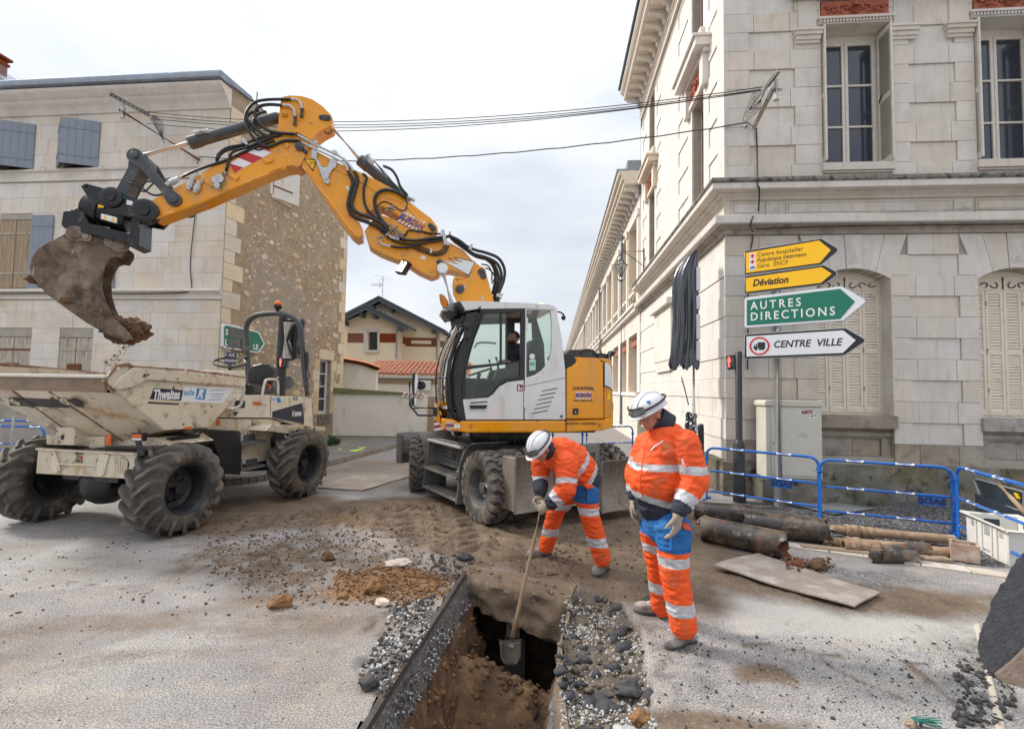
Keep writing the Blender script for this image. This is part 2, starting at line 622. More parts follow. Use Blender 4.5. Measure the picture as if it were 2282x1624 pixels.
M_['tyre']=mat('dusty_tyre_rubber',(.040,.038,.036),(.068,.062,.056),6,.8,bump=.3,bsc=60,layers=[((.20,.155,.11),.56,.12,4)])
M_['tyre_lug']=mat('worn_tread_lug',(.088,.082,.075),(.135,.122,.11),8,.85,bump=.3,bsc=70,layers=[((.23,.18,.135),.58,.10,5)])
M_['rim']=mat('dark_wheel_rim',(.02,.022,.026),(.035,.037,.04),5,.5,.3,layers=[((.13,.11,.085),.62,.08,6)])
M_['rim_grey']=mat('grey_wheel_rim',(.12,.13,.14),(.09,.095,.10),5,.5,.3,layers=[((.19,.16,.12),.58,.08,6)])
M_['dumper']=mat('dumper_cream_paint',(.66,.585,.455),(.60,.52,.39),1.7,.45,bump=.06,bsc=50,layers=[((.45,.26,.10),.61,.07,2.9,(1,1,.5),.8),((.22,.17,.12),.62,.09,6,None,.8),((.115,.05,.022),.635,.018,5.2,None,.9)])
M_['dumper_clean']=mat('dumper_cream_cover',(.70,.64,.52),(.66,.59,.47),1.5,.42,layers=[((.46,.29,.13),.645,.05,3.6,(1,1,.4),.8),((.34,.28,.21),.65,.07,6,None,.8)])
M_['skip_rust']=mat('rust_scraped_rim',(.20,.105,.06),(.30,.18,.11),9,.75,.2,bump=.4,layers=[((.62,.53,.40),.58,.05,7),((.075,.032,.018),.62,.05,12)])
M_['skip_in']=mat('mud_worn_skip_inside',(.17,.115,.075),(.26,.19,.13),4,.7,.1,bump=.3,stretch=(1,1,3))
M_['navy']=mat('navy_sticker',(.012,.016,.04),(.02,.024,.05),30,.5,layers=[((.45,.42,.36),.70,.015,22)])
M_['white']=mat('white_print',(.74,.74,.73),rough=.5)
M_['black']=mat('black_print',(.012,.012,.014),rough=.5)
M_['blue']=mat('blue_barrier_paint',(.012,.105,.42),(.018,.13,.47),9,.42,layers=[((.10,.10,.10),.74,.03,14,None,.8),((.20,.07,.03),.78,.02,20,None,.8)])
M_['blue_light']=mat('sky_blue_print',(.03,.22,.55),rough=.5)
M_['blue_print']=mat('blue_print',(.02,.06,.36),rough=.5)
M_['barrier_white']=mat('white_barrier_band',(.70,.71,.73),(.6,.6,.6),16,.5)
M_['sign_yellow']=mat('sign_yellow',(.93,.52,.004),(.90,.49,.004),3,.35)
M_['sign_green']=mat('sign_green',(.004,.165,.105),(.005,.15,.095),3,.35)
M_['sign_white']=mat('sign_white',(.70,.72,.75),(.66,.68,.72),3,.35)
M_['sign_red']=mat('sign_red',(.50,.012,.02),rough=.4)
M_['maroon']=mat('maroon_sticker',(.25,.015,.035),rough=.5)
M_['sign_blue']=mat('enamel_navy_plate',(.018,.022,.13),(.024,.03,.15),8,.3)
M_['sign_grey']=mat('sign_back_grey',(.30,.31,.32),(.24,.25,.26),8,.5,.4)
M_['pole_black']=mat('black_pole_paint',(.018,.020,.023),(.028,.03,.033),6,.45)
M_['plastic_wrap']=mat('black_plastic_wrap',(.035,.04,.052),(.07,.078,.10),8,.2,spec=1.0,bump=.7,bsc=9,stretch=(3,3,.3))  # film lightened to blue-grey: part of its sheen is put into the colour
M_['cabinet']=mat('cream_cabinet',(.62,.59,.51),(.56,.53,.45),3,.5,layers=[((.42,.40,.36),.66,.06,4)])
M_['orange_fab']=mat('hi_vis_orange',(.84,.092,.008),(.76,.078,.007),5,.7,bump=.35,bsc=34,layers=[((.50,.12,.045),.60,.07,6),((.32,.15,.08),.665,.04,11)])
M_['reflect']=mat('silver_reflective_band',(.56,.56,.58),(.44,.44,.46),9,.4,.15)
M_['navy_fab']=mat('dark_navy_cloth',(.020,.024,.040),(.028,.032,.05),9,.8,bump=.2)
M_['blue_fab']=mat('royal_blue_trousers',(.012,.135,.40),(.010,.105,.31),6,.75,bump=.25,bsc=30,layers=[((.10,.12,.15),.70,.06,6)])
M_['glove']=mat('dusty_work_glove',(.36,.30,.235),(.28,.23,.18),16,.9,bump=.4,bsc=140)
M_['skin']=mat('sunburnt_skin',(.52,.235,.165),(.46,.185,.13),14,.5,bump=.12,bsc=120)
M_['skin2']=mat('driver_skin',(.50,.29,.20),(.44,.24,.165),12,.5)
M_['hair']=mat('grey_black_hair',(.025,.022,.022),(.10,.095,.095),60,.6,bump=.5,bsc=200)
M_['hair2']=mat('dark_brown_hair',(.014,.010,.008),(.025,.018,.014),50,.6,bump=.5,bsc=200)
M_['helmet']=mat('white_helmet_plastic',(.72,.72,.74),(.68,.68,.70),5,.28,layers=[((.50,.46,.42),.72,.05,14,None,.6)])
M_['goggle']=mat('goggle_lens',(.10,.11,.105),(.20,.22,.20),10,.12,spec=1.0)
M_['boot']=mat('dusty_grey_boot',(.24,.225,.21),(.15,.14,.13),9,.8,bump=.4,bsc=60,layers=[((.38,.345,.31),.58,.08,7)])
M_['sole']=mat('boot_sole',(.05,.048,.046),(.10,.09,.08),12,.85)
M_['handle_wood']=mat('shovel_wood',(.30,.20,.125),(.20,.13,.08),7,.65,stretch=(2,2,.2))
M_['shovel_steel']=mat('dark_worn_steel',(.055,.05,.045),(.12,.09,.065),9,.45,.6)
M_['pipe_black']=mat('tarred_iron_pipe',(.028,.024,.022),(.055,.044,.036),5,.55,bump=.5,bsc=25,layers=[((.20,.135,.085),.56,.09,3.2,None,.9),((.33,.26,.20),.64,.05,6,None,.9),((.22,.07,.025),.65,.04,4.4,None,.9)])
M_['pipe_clay']=mat('mud_crusted_pipe',(.33,.225,.145),(.24,.155,.095),6,.92,bump=.7,bsc=28,layers=[((.43,.33,.24),.60,.07,9)])
M_['pipe_rust']=mat('rusty_pipe_inside',(.20,.065,.022),(.11,.045,.022),8,.9,bump=.4)
M_['plank']=mat('grey_plank',(.33,.25,.17),(.24,.18,.125),7,.85,bump=.3,stretch=(1,6,6))
M_['mat_board']=mat('dusty_steel_mat',(.31,.255,.215),(.245,.20,.168),3.5,.75,.0,bump=.3,layers=[((.44,.39,.35),.58,.10,4),((.10,.07,.05),.72,.03,3)])
M_['crate']=mat('white_plastic_crate',(.70,.69,.65),(.64,.62,.57),4,.4,layers=[((.42,.36,.28),.72,.05,5)])
M_['toolbox']=mat('dark_toolbox',(.022,.032,.042),(.03,.04,.05),5,.4)
M_['amber']=mat('amber_lens',(.75,.16,.01),(.65,.12,.01),6,.2)
M_['amber_on']=mat('amber_lit',(.9,.35,.05),rough=.3,emit=(1,.42,.08,1.6))
M_['led']=mat('warm_led_lit',(.95,.85,.6),rough=.3,emit=(1,.78,.45,3.0))
M_['red_on']=mat('red_man_lit',(.9,.05,.03),rough=.3,emit=(1,.05,.04,2.2))
M_['seat_vinyl']=mat('black_seat_vinyl',(.014,.014,.016),(.024,.024,.027),9,.32)
M_['cab_glass']=glassmat('cab_glass',(.80,.86,.80),.015)
M_['pane_glass']=glassmat('lamp_glass',(.75,.78,.78),.12)
M_['soil']=mat('brown_trench_soil',(.165,.096,.048),(.085,.050,.028),6,.98,bump=1,bsc=28,layers=[((.28,.165,.08),.60,.08,5),((.035,.024,.017),.60,.07,3.5)])
M_['soil_dark']=mat('cavity_shade_soil',(.040,.027,.018),(.075,.05,.032),9,.97,bump=1,bsc=35,layers=[((.13,.08,.045),.66,.05,12)])  # near-black earth: shade of the undercut cavity put into the soil colour
M_['soil_lip']=mat('compact_brown_earth',(.205,.148,.10),(.145,.102,.068),6,.97,bump=.9,bsc=38,layers=[((.30,.24,.18),.62,.06,12),((.08,.055,.036),.63,.06,7)])
M_['asphalt_cut']=mat('cut_asphalt_edge',(.050,.042,.040),(.085,.072,.067),18,.92,bump=.5,bsc=70)
M_['gravel_layer']=mat('dark_gravel_layer',(.075,.07,.066),(.15,.14,.13),22,.95,bump=1,bsc=55,layers=[((.34,.33,.31),.60,.05,34)])
M_['clod']=mat('brown_soil_clod',(.155,.090,.048),(.105,.060,.032),20,.97,bump=.6,bsc=90)
M_['clod_orange']=mat('orange_soil_clod',(.25,.125,.048),(.17,.088,.038),18,.97,bump=.6,bsc=90)
M_['crumb_black']=mat('asphalt_crumb',(.038,.036,.036),(.075,.070,.068),30,.92,bump=.5,bsc=120)
M_['chip_white']=mat('limestone_chip',(.44,.43,.41),(.30,.295,.285),22,.88,bump=.3,bsc=90)
M_['chip_pale']=mat('pale_stone_lump',(.62,.52,.43),(.52,.43,.35),12,.9,bump=.3)
M_['asphalt_slab']=mat('broken_asphalt_slab',(.032,.034,.040),(.055,.056,.062),16,.9,bump=1,bsc=60,layers=[((.12,.11,.11),.68,.03,40)])
M_['slab_under']=mat('slab_gravel_underside',(.19,.145,.115),(.14,.105,.085),14,.95,bump=.9,bsc=45)
M_['leaf']=mat('weed_leaf',(.07,.15,.03),(.045,.10,.02),12,.7)
M_['green_bristle']=mat('green_bristle',(.01,.14,.10),rough=.6)
M_['kerb']=mat('concrete_kerb',(.30,.265,.22),(.22,.195,.16),5,.9,bump=.4,bsc=40,rnd=.08)
M_['lime_mark']=mat('lime_spray_mark',(.45,.70,.08),(.4,.62,.08),30,.8)
# ground, trench, pavements
def gpoly(*pts):
 return[tuple(ground(u,v)[:2])for u,v in pts]
TL0,TR0=ground(1040,1272),ground(1258,1318)
TL1=ground(815,1620)
_k=(TL1-TL0)/(TL0.y-TL1.y)
TLn=TL0+_k*(TL0.y-1.25)
INNER=[ground(*q)for q in((1262,1345),(1246,1400),(1240,1450),(1244,1530),(1252,1624))]
TRn=INNER[-1]+V3((-.06,-1.35,0))
TRENCH=[TLn,TL0,TR0]+INNER+[TRn]
T2=[(p.x,p.y)for p in TRENCH]
OUTR=[ground(*q)for q in((1300,1305),(1380,1335),(1428,1395),(1440,1470),(1452,1545),(1465,1624))]
SHELF=[(TR0.x,TR0.y)]+[(p.x,p.y)for p in OUTR]+[(OUTR[-1].x-.12,1.25),(TRn.x,1.25)]+[(p.x,p.y)for p in INNER[::-1]]
gx=np.arange(-9.0,8.01,0.03)
gy=1.2*np.exp(np.arange(0,262)*0.0090)
GX,GY=np.meshgrid(gx,gy)
def region(poly,soft,amp=0.0,sc=3.0,seed=1,closed=True):
 d=polydist(GX,GY,poly,closed)
 if closed:
  d=np.where(inpoly(GX,GY,poly),-d,d)
 n=(fbm(GX*sc+31,GY*sc+57,5,seed)-.5)*2
 return np.clip(.5-(d+n*amp)/(2*soft),0,1)
def line_region(px,wdt,soft,amp,sc,seed):
 d=polydist(GX,GY,gpoly(*px),False)-wdt
 n=(fbm(GX*sc+31,GY*sc+57,4,seed)-.5)*2
 return np.clip(.5-(d+n*amp)/(2*soft),0,1)
D1=region(gpoly((440,1110),(620,1098),(760,1112),(1000,1100),(1150,1085),(1420,1110),(1590,1150),(1640,1230),(1590,1330),(1430,1392),(1300,1330),(1040,1268),(1000,1232),(900,1208),(760,1176),(600,1182),(480,1200),(330,1205)),.22,.35,1.6,3)
D2=region(gpoly((500,1208),(760,1196),(1000,1240),(1040,1285),(1000,1340),(760,1340),(560,1320),(430,1250)),.28,.7,2.4,5)*np.clip(fbm(GX*7,GY*7,4,9)*2.6-.55,0,1)
D3=region(gpoly((1560,1200),(1800,1285),(2260,1325),(2230,1372),(1960,1362),(1880,1372),(1620,1318),(1540,1392),(1440,1380)),.10,.22,2.2,8)*.9
D4=region(gpoly((1420,1575),(1600,1585),(1800,1612),(1780,1660),(1460,1640)),.05,.10,4,12)*.8
D5=region(gpoly((1640,1490),(1720,1478),(1790,1500),(1760,1525),(1660,1520)),.04,.10,6,15)*.9
D6=region(gpoly((700,1000),(900,990),(1000,1010),(980,1090),(760,1090),(690,1080)),.3,.8,1.5,21)*.45
CRK=np.maximum.reduce([line_region(Z('B8',(470,1110),(620,1105),(900,1160),(1430,1210),(1590,1230)),.012,.012,.03,6,2),line_region(Z('B8',(940,1180),(1020,1250),(1180,1330),(1470,1445)),.012,.014,.03,6,4),line_region(Z('B8',(1450,1210),(1620,1340),(1800,1490),(1900,1600)),.014,.014,.04,6,6),line_region([(150,1297),(230,1305),(330,1322)],.006,.006,.01,6,6)])
dirt=np.clip(np.maximum.reduce([D1,D2*.85,D3,D4,D5,D6,CRK*.9]),0,1)
far_dust=np.clip(fbm(GX*.55+3,GY*.55,4,40)*2.2-.95,0,1)*.35
sandy=np.clip(fbm(GX*.9+8,GY*.9,4,44)*2.4-1.0,0,1)*np.clip((GX+4.5)/-6+1.2,0,1)*.4
orange=region(gpoly((735,1272),(900,1262),(1015,1290),(985,1332),(870,1350),(750,1335)),.10,.30,4,31)*np.clip(fbm(GX*9,GY*9,3,33)*2.6-.35,0,1)
orange=np.maximum(orange,region(gpoly((715,1150),(800,1152),(830,1172),(730,1176)),.2,.3,2,35)*.35)
dark=region(gpoly((880,1345),(965,1325),(945,1440),(905,1520),(850,1555),(815,1500),(860,1420)),.07,.30,5,51)*np.clip(fbm(GX*11,GY*11,3,53)*3-.8,0,1)
dark=np.maximum(dark,region(gpoly((2120,1420),(2210,1430),(2260,1610),(2180,1570),(2090,1500)),.25,.35,3,55)*.75*np.clip(fbm(GX*16,GY*16,3,57)*2.4-.5,0,1))
dark=np.maximum(dark,region(gpoly((1700,1430),(2150,1440),(2150,1540),(1800,1520)),.3,.5,3,58)*.8*np.clip(fbm(GX*24,GY*24,3,59)*4-2.25,0,1))
dark=np.maximum(dark,region(gpoly((1440,1395),(1560,1400),(1640,1470),(1600,1560),(1460,1540)),.15,.3,4,61)*.55*np.clip(fbm(GX*15,GY*15,3,63)*3-1.1,0,1))
light=np.maximum.reduce([region(gpoly((1590,1322),(1870,1368),(2210,1392),(2180,1440),(1900,1425),(1640,1410)),.05,.06,5,71)*.75,region(gpoly((715,1120),(760,1107),(800,1108),(765,1124)),.03,.08,4,73)*.9,region(gpoly((860,1127),(880,1110),(935,1108),(905,1131)),.03,.08,4,75)*.9])  # first region paints the sunlit band on the road; the others are pale road markings
gravel=region(gpoly((1560,1135),(1700,1110),(2290,1118),(2330,1250),(2200,1262),(2050,1240),(1800,1196),(1600,1165)),.06,.10,3,81)
gravel=np.maximum(gravel,region(gpoly((1830,1255),(2000,1270),(2080,1300),(1990,1312),(1880,1290)),.10,.30,3,83)*.55)
spk=np.maximum(region(gpoly((1800,1470),(2160,1480),(2230,1630),(1850,1640)),.1,.3,3,85),0)*.7
PAT=np.maximum.reduce([region(gpoly((-100,1330),(330,1300),(420,1390),(120,1470),(-100,1460)),.012,.012,3,151)*.55,region(gpoly((300,1480),(620,1420),(760,1500),(520,1640),(250,1640)),.012,.015,3,153)*.4,region(gpoly((1480,1455),(1700,1440),(1850,1500),(1800,1580),(1560,1570)),.02,.03,4,155)*.45,line_region([(-50,1462),(430,1388),(860,1372)],.006,.006,.01,4,157),line_region([(330,1298),(425,1392),(770,1500)],.005,.006,.01,4,159)*.8])
smear=np.clip(fbm(GX*1.1+(GY*.55),GY*3.6-GX*.7,5,161)*3.0-1.35,0,1)*np.clip(1.2-np.abs(GX+2.2)/3.4,0,1)*np.clip((GY-2.4)/1.2,0,1)*.6
dirt=np.clip(np.maximum(dirt,smear),0,1)*(1-gravel)
Hh=dirt*(.046*(fbm(GX*4,GY*4,5,91)-.45)+.030*(fbm(GX*15,GY*15,4,93)-.5))
Hh+=orange*(.05*(fbm(GX*6,GY*6,4,141)-.3)+.02*(fbm(GX*20,GY*20,2,143)-.5))
Hh+=(1-dirt)*(.006*(fbm(GX*2,GY*2,3,95)-.5)+.004*(fbm(GX*34,GY*34,2,97)-.5))+gravel*.016*(vnoise(GX*33,GY*33,99)-.5)
def track(a,b,wdt,pitch,amp):
 a,b=ground(*a),ground(*b)
 d=(b-a)
 Ln=d.length
 d.normalize()
 p=(GX-a.x)*d.x+(GY-a.y)*d.y
 q=(GX-a.x)*-d.y+(GY-a.y)*d.x+.06*np.sin(p*2.3)
 env=np.exp(-(q/wdt)**6)*np.clip(p/.25,0,1)*np.clip((Ln-p)/.25,0,1)
 sgn=np.sin(2*np.pi*(p+.55*np.abs(q)+.05*fbm(GX*5,GY*5,2,7))/pitch)
 return env*1.7*amp*(np.tanh(sgn*2.2)*.6+.4*sgn)*(.5+fbm(GX*6,GY*6,2,3))-env*amp*.4+amp*.9*np.exp(-((np.abs(q)-wdt*1.12)/.07)**2)*np.clip(p/.25,0,1)*np.clip((Ln-p)/.25,0,1)
for t_ in(((905,1120),(862,1226),.28,.25,.030),((1015,1115),(1012,1242),.28,.25,.032),((1190,1150),(1110,1262),.27,.25,.026),((760,1125),(690,1205),.27,.25,.022),((480,1160),(1000,1128),.24,.22,.018),((560,1195),(900,1150),.22,.22,.016)):
 Hh+=track(*t_)*np.clip(D1*1.4,0,1)
shelf_in=inpoly(GX,GY,SHELF)
sd_=polydist(GX,GY,SHELF)
inn_d=polydist(GX,GY,[(p.x,p.y)for p in INNER]+[(TRn.x,TRn.y)],False)
Hh=np.where(shelf_in,-.03-.05*np.clip(sd_/.12,0,1)+np.where(inn_d<.1,-.02,0)+.09*(fbm(GX*6,GY*6,4,101)-.5)+.03*(fbm(GX*22,GY*22,3,103)-.5),Hh)
rubb=np.where(shelf_in,np.clip(sd_/.02,0,1),0)
fl=polydist(GX,GY,[(TL0.x,TL0.y),(TR0.x,TR0.y)],False)
Hh-=np.where(GY>4.4,.10*np.exp(-(fl/.16)**2),0)
ntr=inpoly(GX,GY,T2)|(polydist(GX,GY,T2)<.022)
def height(x,y):
 i=int(np.clip(np.searchsorted(gy,y)-1,0,len(gy)-2))
 j=int(np.clip((x-gx[0])/.03,0,len(gx)-2))
 return float(Hh[i,j])
def np_mesh(name,V,F,k=3):
 me=bpy.data.meshes.new(name)
 V=np.asarray(V,np.float32)
 F=np.asarray(F,np.int32)
 me.vertices.add(len(V))
 me.vertices.foreach_set('co',V.ravel())
 me.loops.add(F.size)
 me.loops.foreach_set('vertex_index',F.ravel())
 me.polygons.add(len(F))
 me.polygons.foreach_set('loop_start',np.arange(0,F.size,k,dtype=np.int32))
 me.polygons.foreach_set('loop_total',np.full(len(F),k,np.int32))
 me.update(calc_edges=True)
 me.validate()
 return me
ny,nx=GX.shape
idx=np.arange(ny*nx).reshape(ny,nx)
q=np.stack([idx[:-1,:-1],idx[:-1,1:],idx[1:,1:],idx[1:,:-1]],-1)
keep=~(ntr[:-1,:-1]|ntr[:-1,1:]|ntr[1:,1:]|ntr[1:,:-1])
q=q[keep]
edge_f=np.clip(np.minimum.reduce([(GX-gx[0])/.5,(gx[-1]-GX)/.5,(GY-gy[0])/.3,(gy[-1]-GY)/.6]),0,1)
Hh*=edge_f
Vg=np.stack([GX,GY,Hh],-1).reshape(-1,3)
x0,x1,y0,y1,B=gx[0],gx[-1],gy[0],gy[-1],900.0
ex=[(-B,-40),(x0,-40),(x1,-40),(B,-40),(-B,y0),(x0,y0),(x1,y0),(B,y0),(-B,y1),(x0,y1),(x1,y1),(B,y1),(-B,B),(x0,B),(x1,B),(B,B)]
n0=len(Vg)
Vx=np.array([(a,b,0)for a,b in ex])
qx=[(0,1,5,4),(1,2,6,5),(2,3,7,6),(4,5,9,8),(6,7,11,10),(8,9,13,12),(9,10,14,13),(10,11,15,14)]
me=np_mesh('ground',np.vstack([Vg,Vx]),np.vstack([q,np.array(qx)+n0]),4)
ca=me.color_attributes.new('mask','FLOAT_COLOR','POINT')
cb=me.color_attributes.new('mask2','FLOAT_COLOR','POINT')
m1=np.zeros((n0+16,4),np.float32)
m2=np.zeros((n0+16,4),np.float32)
m1[:n0,0]=np.clip(dirt+far_dust+sandy*.6,0,1).ravel()
m1[:n0,1]=orange.ravel()
m1[:n0,2]=np.clip(dark,0,1).ravel()
m1[n0:,0]=.25
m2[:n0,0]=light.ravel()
m2[:n0,1]=gravel.ravel()
m2[:n0,2]=rubb.ravel()
m1[:,3]=1
m2[:,3]=1
m2[:n0,3]=PAT.ravel()
ca.data.foreach_set('color',m1.ravel())
cb.data.foreach_set('color',m2.ravel())
def ground_mat():
 m=bpy.data.materials.new('street_ground')
 m.use_nodes=True
 nt=m.node_tree
 N,L=nt.nodes.new,nt.links.new
 b=nt.nodes['Principled BSDF']
 b.inputs['Roughness'].default_value=.88
 b.inputs['Specular IOR Level'].default_value=.35
 pos=N('ShaderNodeNewGeometry').outputs['Position']
 def noise(sc,det=5,ro=.6,st=None):
  p=pos
  if st:
   mp_=N('ShaderNodeMapping')
   mp_.inputs['Scale'].default_value=st
   L(pos,mp_.inputs[0])
   p=mp_.outputs[0]
  n=N('ShaderNodeTexNoise')
  n.inputs['Scale'].default_value=sc
  n.inputs['Detail'].default_value=det
  n.inputs['Roughness'].default_value=ro
  L(p,n.inputs['Vector'])
  return n.outputs['Fac']
 def mrg(v,a,b_,c=0.0,d=1.0):
  r=N('ShaderNodeMapRange')
  for k,x in zip(('From Min','From Max','To Min','To Max'),(a,b_,c,d)):
   r.inputs[k].default_value=x
  L(v,r.inputs['Value'])
  return r.outputs[0]
 def mixc(f,a,bb):
  x=N('ShaderNodeMix')
  x.data_type='RGBA'
  L(f,x.inputs[0])
  for i,c in((6,a),(7,bb)):
   if isinstance(c,tuple):
    x.inputs[i].default_value=(*c,1)
   else:
    L(c,x.inputs[i])
  return x.outputs[2]
 def mul(a,b_):
  x=N('ShaderNodeMath')
  x.operation='MULTIPLY'
  for i,c in((0,a),(1,b_)):
   if isinstance(c,float):
    x.inputs[i].default_value=c
   else:
    L(c,x.inputs[i])
  return x.outputs[0]
 def att(n):
  a=N('ShaderNodeAttribute')
  a.attribute_name=n
  s=N('ShaderNodeSeparateColor')
  L(a.outputs['Color'],s.inputs[0])
  return s.outputs
 A,Bm=att('mask'),att('mask2')
 speck=noise(95,3,.7)
 speck2=noise(38,4,.7)
 base=mixc(mrg(noise(.8,5),.36,.64),(.46,.435,.415),(.315,.305,.315))
 base=mixc(mrg(noise(2.4,6,.65,(1,2.4,1)),.5,.66),base,(.53,.465,.395))
 base=mixc(mrg(noise(7,6,.7),.53,.66,0,.7),base,(.25,.235,.235))
 base=mixc(mrg(speck,.50,.62,0,.9),base,(.68,.65,.61))
 base=mixc(mrg(speck,.48,.38,0,.85),base,(.12,.115,.12))
 pa_=N('ShaderNodeAttribute')
 pa_.attribute_name='mask2'
 base=mixc(mul(pa_.outputs['Alpha'],mrg(speck,.62,.42,.2,1.0)),base,(.19,.18,.185))
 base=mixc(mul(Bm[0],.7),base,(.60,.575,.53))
 dirtc=mixc(mrg(noise(3.2,6),.35,.65),(.225,.162,.110),(.135,.095,.063))
 dirtc=mixc(mrg(speck2,.55,.72),dirtc,(.34,.275,.21))
 dirtc=mixc(mrg(speck2,.44,.32),dirtc,(.10,.072,.05))
 base=mixc(A[0],base,dirtc)
 base=mixc(A[1],base,mixc(mrg(speck2,.4,.62),(.20,.10,.042),(.36,.19,.085)))
 base=mixc(A[2],base,mixc(mrg(speck,.45,.65),(.045,.042,.042),(.12,.115,.112)))
 vo=N('ShaderNodeTexVoronoi')
 vo.inputs['Scale'].default_value=42
 L(pos,vo.inputs['Vector'])
 vs_=N('ShaderNodeSeparateColor')
 L(vo.outputs['Color'],vs_.inputs[0])
 gv=mixc(mrg(vs_.outputs[0],.45,.98),(.055,.055,.06),(.30,.30,.31))
 base=mixc(Bm[1],base,gv)
 rb=mixc(mrg(noise(9,5),.4,.6),(.10,.085,.07),(.17,.135,.10))
 base=mixc(Bm[2],base,rb)
 L(base,b.inputs['Base Color'])
 hn=N('ShaderNodeMath')
 hn.operation='ADD'
 L(speck,hn.inputs[0])
 L(mul(speck2,1.2),hn.inputs[1])
 bp=N('ShaderNodeBump')
 bp.inputs['Strength'].default_value=1
 bp.inputs['Distance'].default_value=.016
 L(hn.outputs[0],bp.inputs['Height'])
 L(bp.outputs[0],b.inputs['Normal'])
 return m
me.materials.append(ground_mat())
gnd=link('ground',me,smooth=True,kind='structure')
def resample(pts,step):
 r=[]
 for a,b in zip(pts[:-1],pts[1:]):
  n=max(1,int((b-a).length/step))
  r+=[a+(b-a)*(i/n)for i in range(n)]
 return r+[pts[-1]]
def trench_wall(name,pts,prof,matl,seed,lip=None):
 """prof(i,z,s) -> outward offset; rows of z with material index"""
 P=resample(pts,.03)
 n=len(P)
 zs=prof['z']
 rows=[]
 for k,z in enumerate(zs):
  row=[]
  for i,p in enumerate(P):
   d=(P[min(i+1,n-1)]-P[max(i-1,0)]).normalized()
   o=V3((-d.y,d.x,0))
   s=i*.03
   off=prof['off'](s/(n*.03),z)+prof['amp'](z)*(float(fbm(np.array([s*5.]),np.array([z*7.+seed]),4,seed)[0])-.5)*2
   row.append(p+o*off+V3((0,0,z)))
  rows.append(row)
 V=[v for r in rows for v in r]
 F,M=[],[]
 for k in range(len(zs)-1):
  for i in range(n-1):
   F.append((k*n+i,(k+1)*n+i,(k+1)*n+i+1,k*n+i+1))
   M.append(prof['mat'](zs[k+1]))
 me=bpy.data.meshes.new(name)
 me.from_pydata([tuple(v)for v in V],[],F)
 for m in matl:
  me.materials.append(m)
 me.polygons.foreach_set('material_index',M)
 return link(name,me,smooth=50,kind='structure')
def drange(a,b,s):
 return[a+(b-a)*i/max(1,round(abs(b-a)/s))for i in range(round(abs(b-a)/s)+1)]
zw=[.006,.0]+drange(-.02,-1.7,.035)
lerp=lambda t,a,b:a+(b-a)*min(1,max(0,t))
trench_wall('trench_wall',[TLn,TL0],dict(z=zw,off=lambda s,z:0.04 if z>.003 else(0 if z>-.075 else(lerp((-.075-z)/.4,-.015,-.12)if z>-.5 else lerp((-.5-z)/.6,-.12,-.27))),amp=lambda z:.018 if z>.003 else .008 if z>-.075 else(.035 if z>-.5 else .085),mat=lambda z:0 if z>-.085 else(1 if z>-.27 else 2)),[M_['asphalt_cut'],M_['gravel_layer'],M_['soil']],3)
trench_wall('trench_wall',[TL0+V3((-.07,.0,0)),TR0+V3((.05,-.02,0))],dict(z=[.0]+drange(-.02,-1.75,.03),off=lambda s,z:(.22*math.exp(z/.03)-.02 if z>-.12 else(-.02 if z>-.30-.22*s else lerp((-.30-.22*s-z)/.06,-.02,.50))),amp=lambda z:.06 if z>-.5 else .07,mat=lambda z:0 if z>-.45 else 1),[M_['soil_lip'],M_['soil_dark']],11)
trench_wall('trench_wall',[TR0+V3((.02,.02,0))]+INNER+[TRn],dict(z=drange(-.055,-1.7,.035),off=lambda s,z:(.05*math.exp((z+.055)/.05)-.01 if z>-.3 else lerp((-.3-z)/.8,-.01,-.16)),amp=lambda z:.02 if z>-.2 else .07,mat=lambda z:0 if z>-.26 else(1 if z>-.62 else 2)),[M_['soil_lip'],M_['gravel_layer'],M_['soil']],23)
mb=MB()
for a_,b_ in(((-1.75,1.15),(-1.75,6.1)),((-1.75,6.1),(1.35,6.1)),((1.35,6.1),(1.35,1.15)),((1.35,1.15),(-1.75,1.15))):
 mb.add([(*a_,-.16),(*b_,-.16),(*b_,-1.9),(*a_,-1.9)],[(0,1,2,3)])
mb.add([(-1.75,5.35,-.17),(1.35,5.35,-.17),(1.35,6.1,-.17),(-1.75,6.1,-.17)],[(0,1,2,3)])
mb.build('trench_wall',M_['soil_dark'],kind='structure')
fx,fy=np.meshgrid(np.arange(-1.7,1.3,.03),np.arange(1.2,6.0,.03))
fz=-1.25-.25*np.clip((3.6-fy)/2,0,1)+.62*np.exp(-((fy-4.28)/.42)**2)*(1-.25*np.clip((fx-.1)/.3,-1,1))+.22*np.exp(-((fy-3.6)/.5)**2)
fz+=.20*(fbm(fx*3.2,fy*3.2,5,201)-.5)+.10*(fbm(fx*11,fy*11,4,203)-.5)
fz-=.35*np.clip((fy-4.72)/.2,0,1)
FX0,FY0=fx[0,0],fy[0,0]
ii=np.arange(fx.size).reshape(fx.shape)
me=np_mesh('trench_bottom',np.stack([fx,fy,fz],-1).reshape(-1,3),np.stack([ii[:-1,:-1],ii[:-1,1:],ii[1:,1:],ii[1:,:-1]],-1).reshape(-1,4),4)
me.materials.append(M_['soil'])
link('trench_bottom',me,smooth=True,kind='structure')
def floor_z(x,y):
 return float(fz[int(np.clip((y-FY0)/.03,0,fz.shape[0]-1)),int(np.clip((x-FX0)/.03,0,fz.shape[1]-1))])
_t=(1+5**.5)/2
ICO=np.array([(-1,_t,0),(1,_t,0),(-1,-_t,0),(1,-_t,0),(0,-1,_t),(0,1,_t),(0,-1,-_t),(0,1,-_t),(_t,0,-1),(_t,0,1),(-_t,0,-1),(-_t,0,1)])/1.9
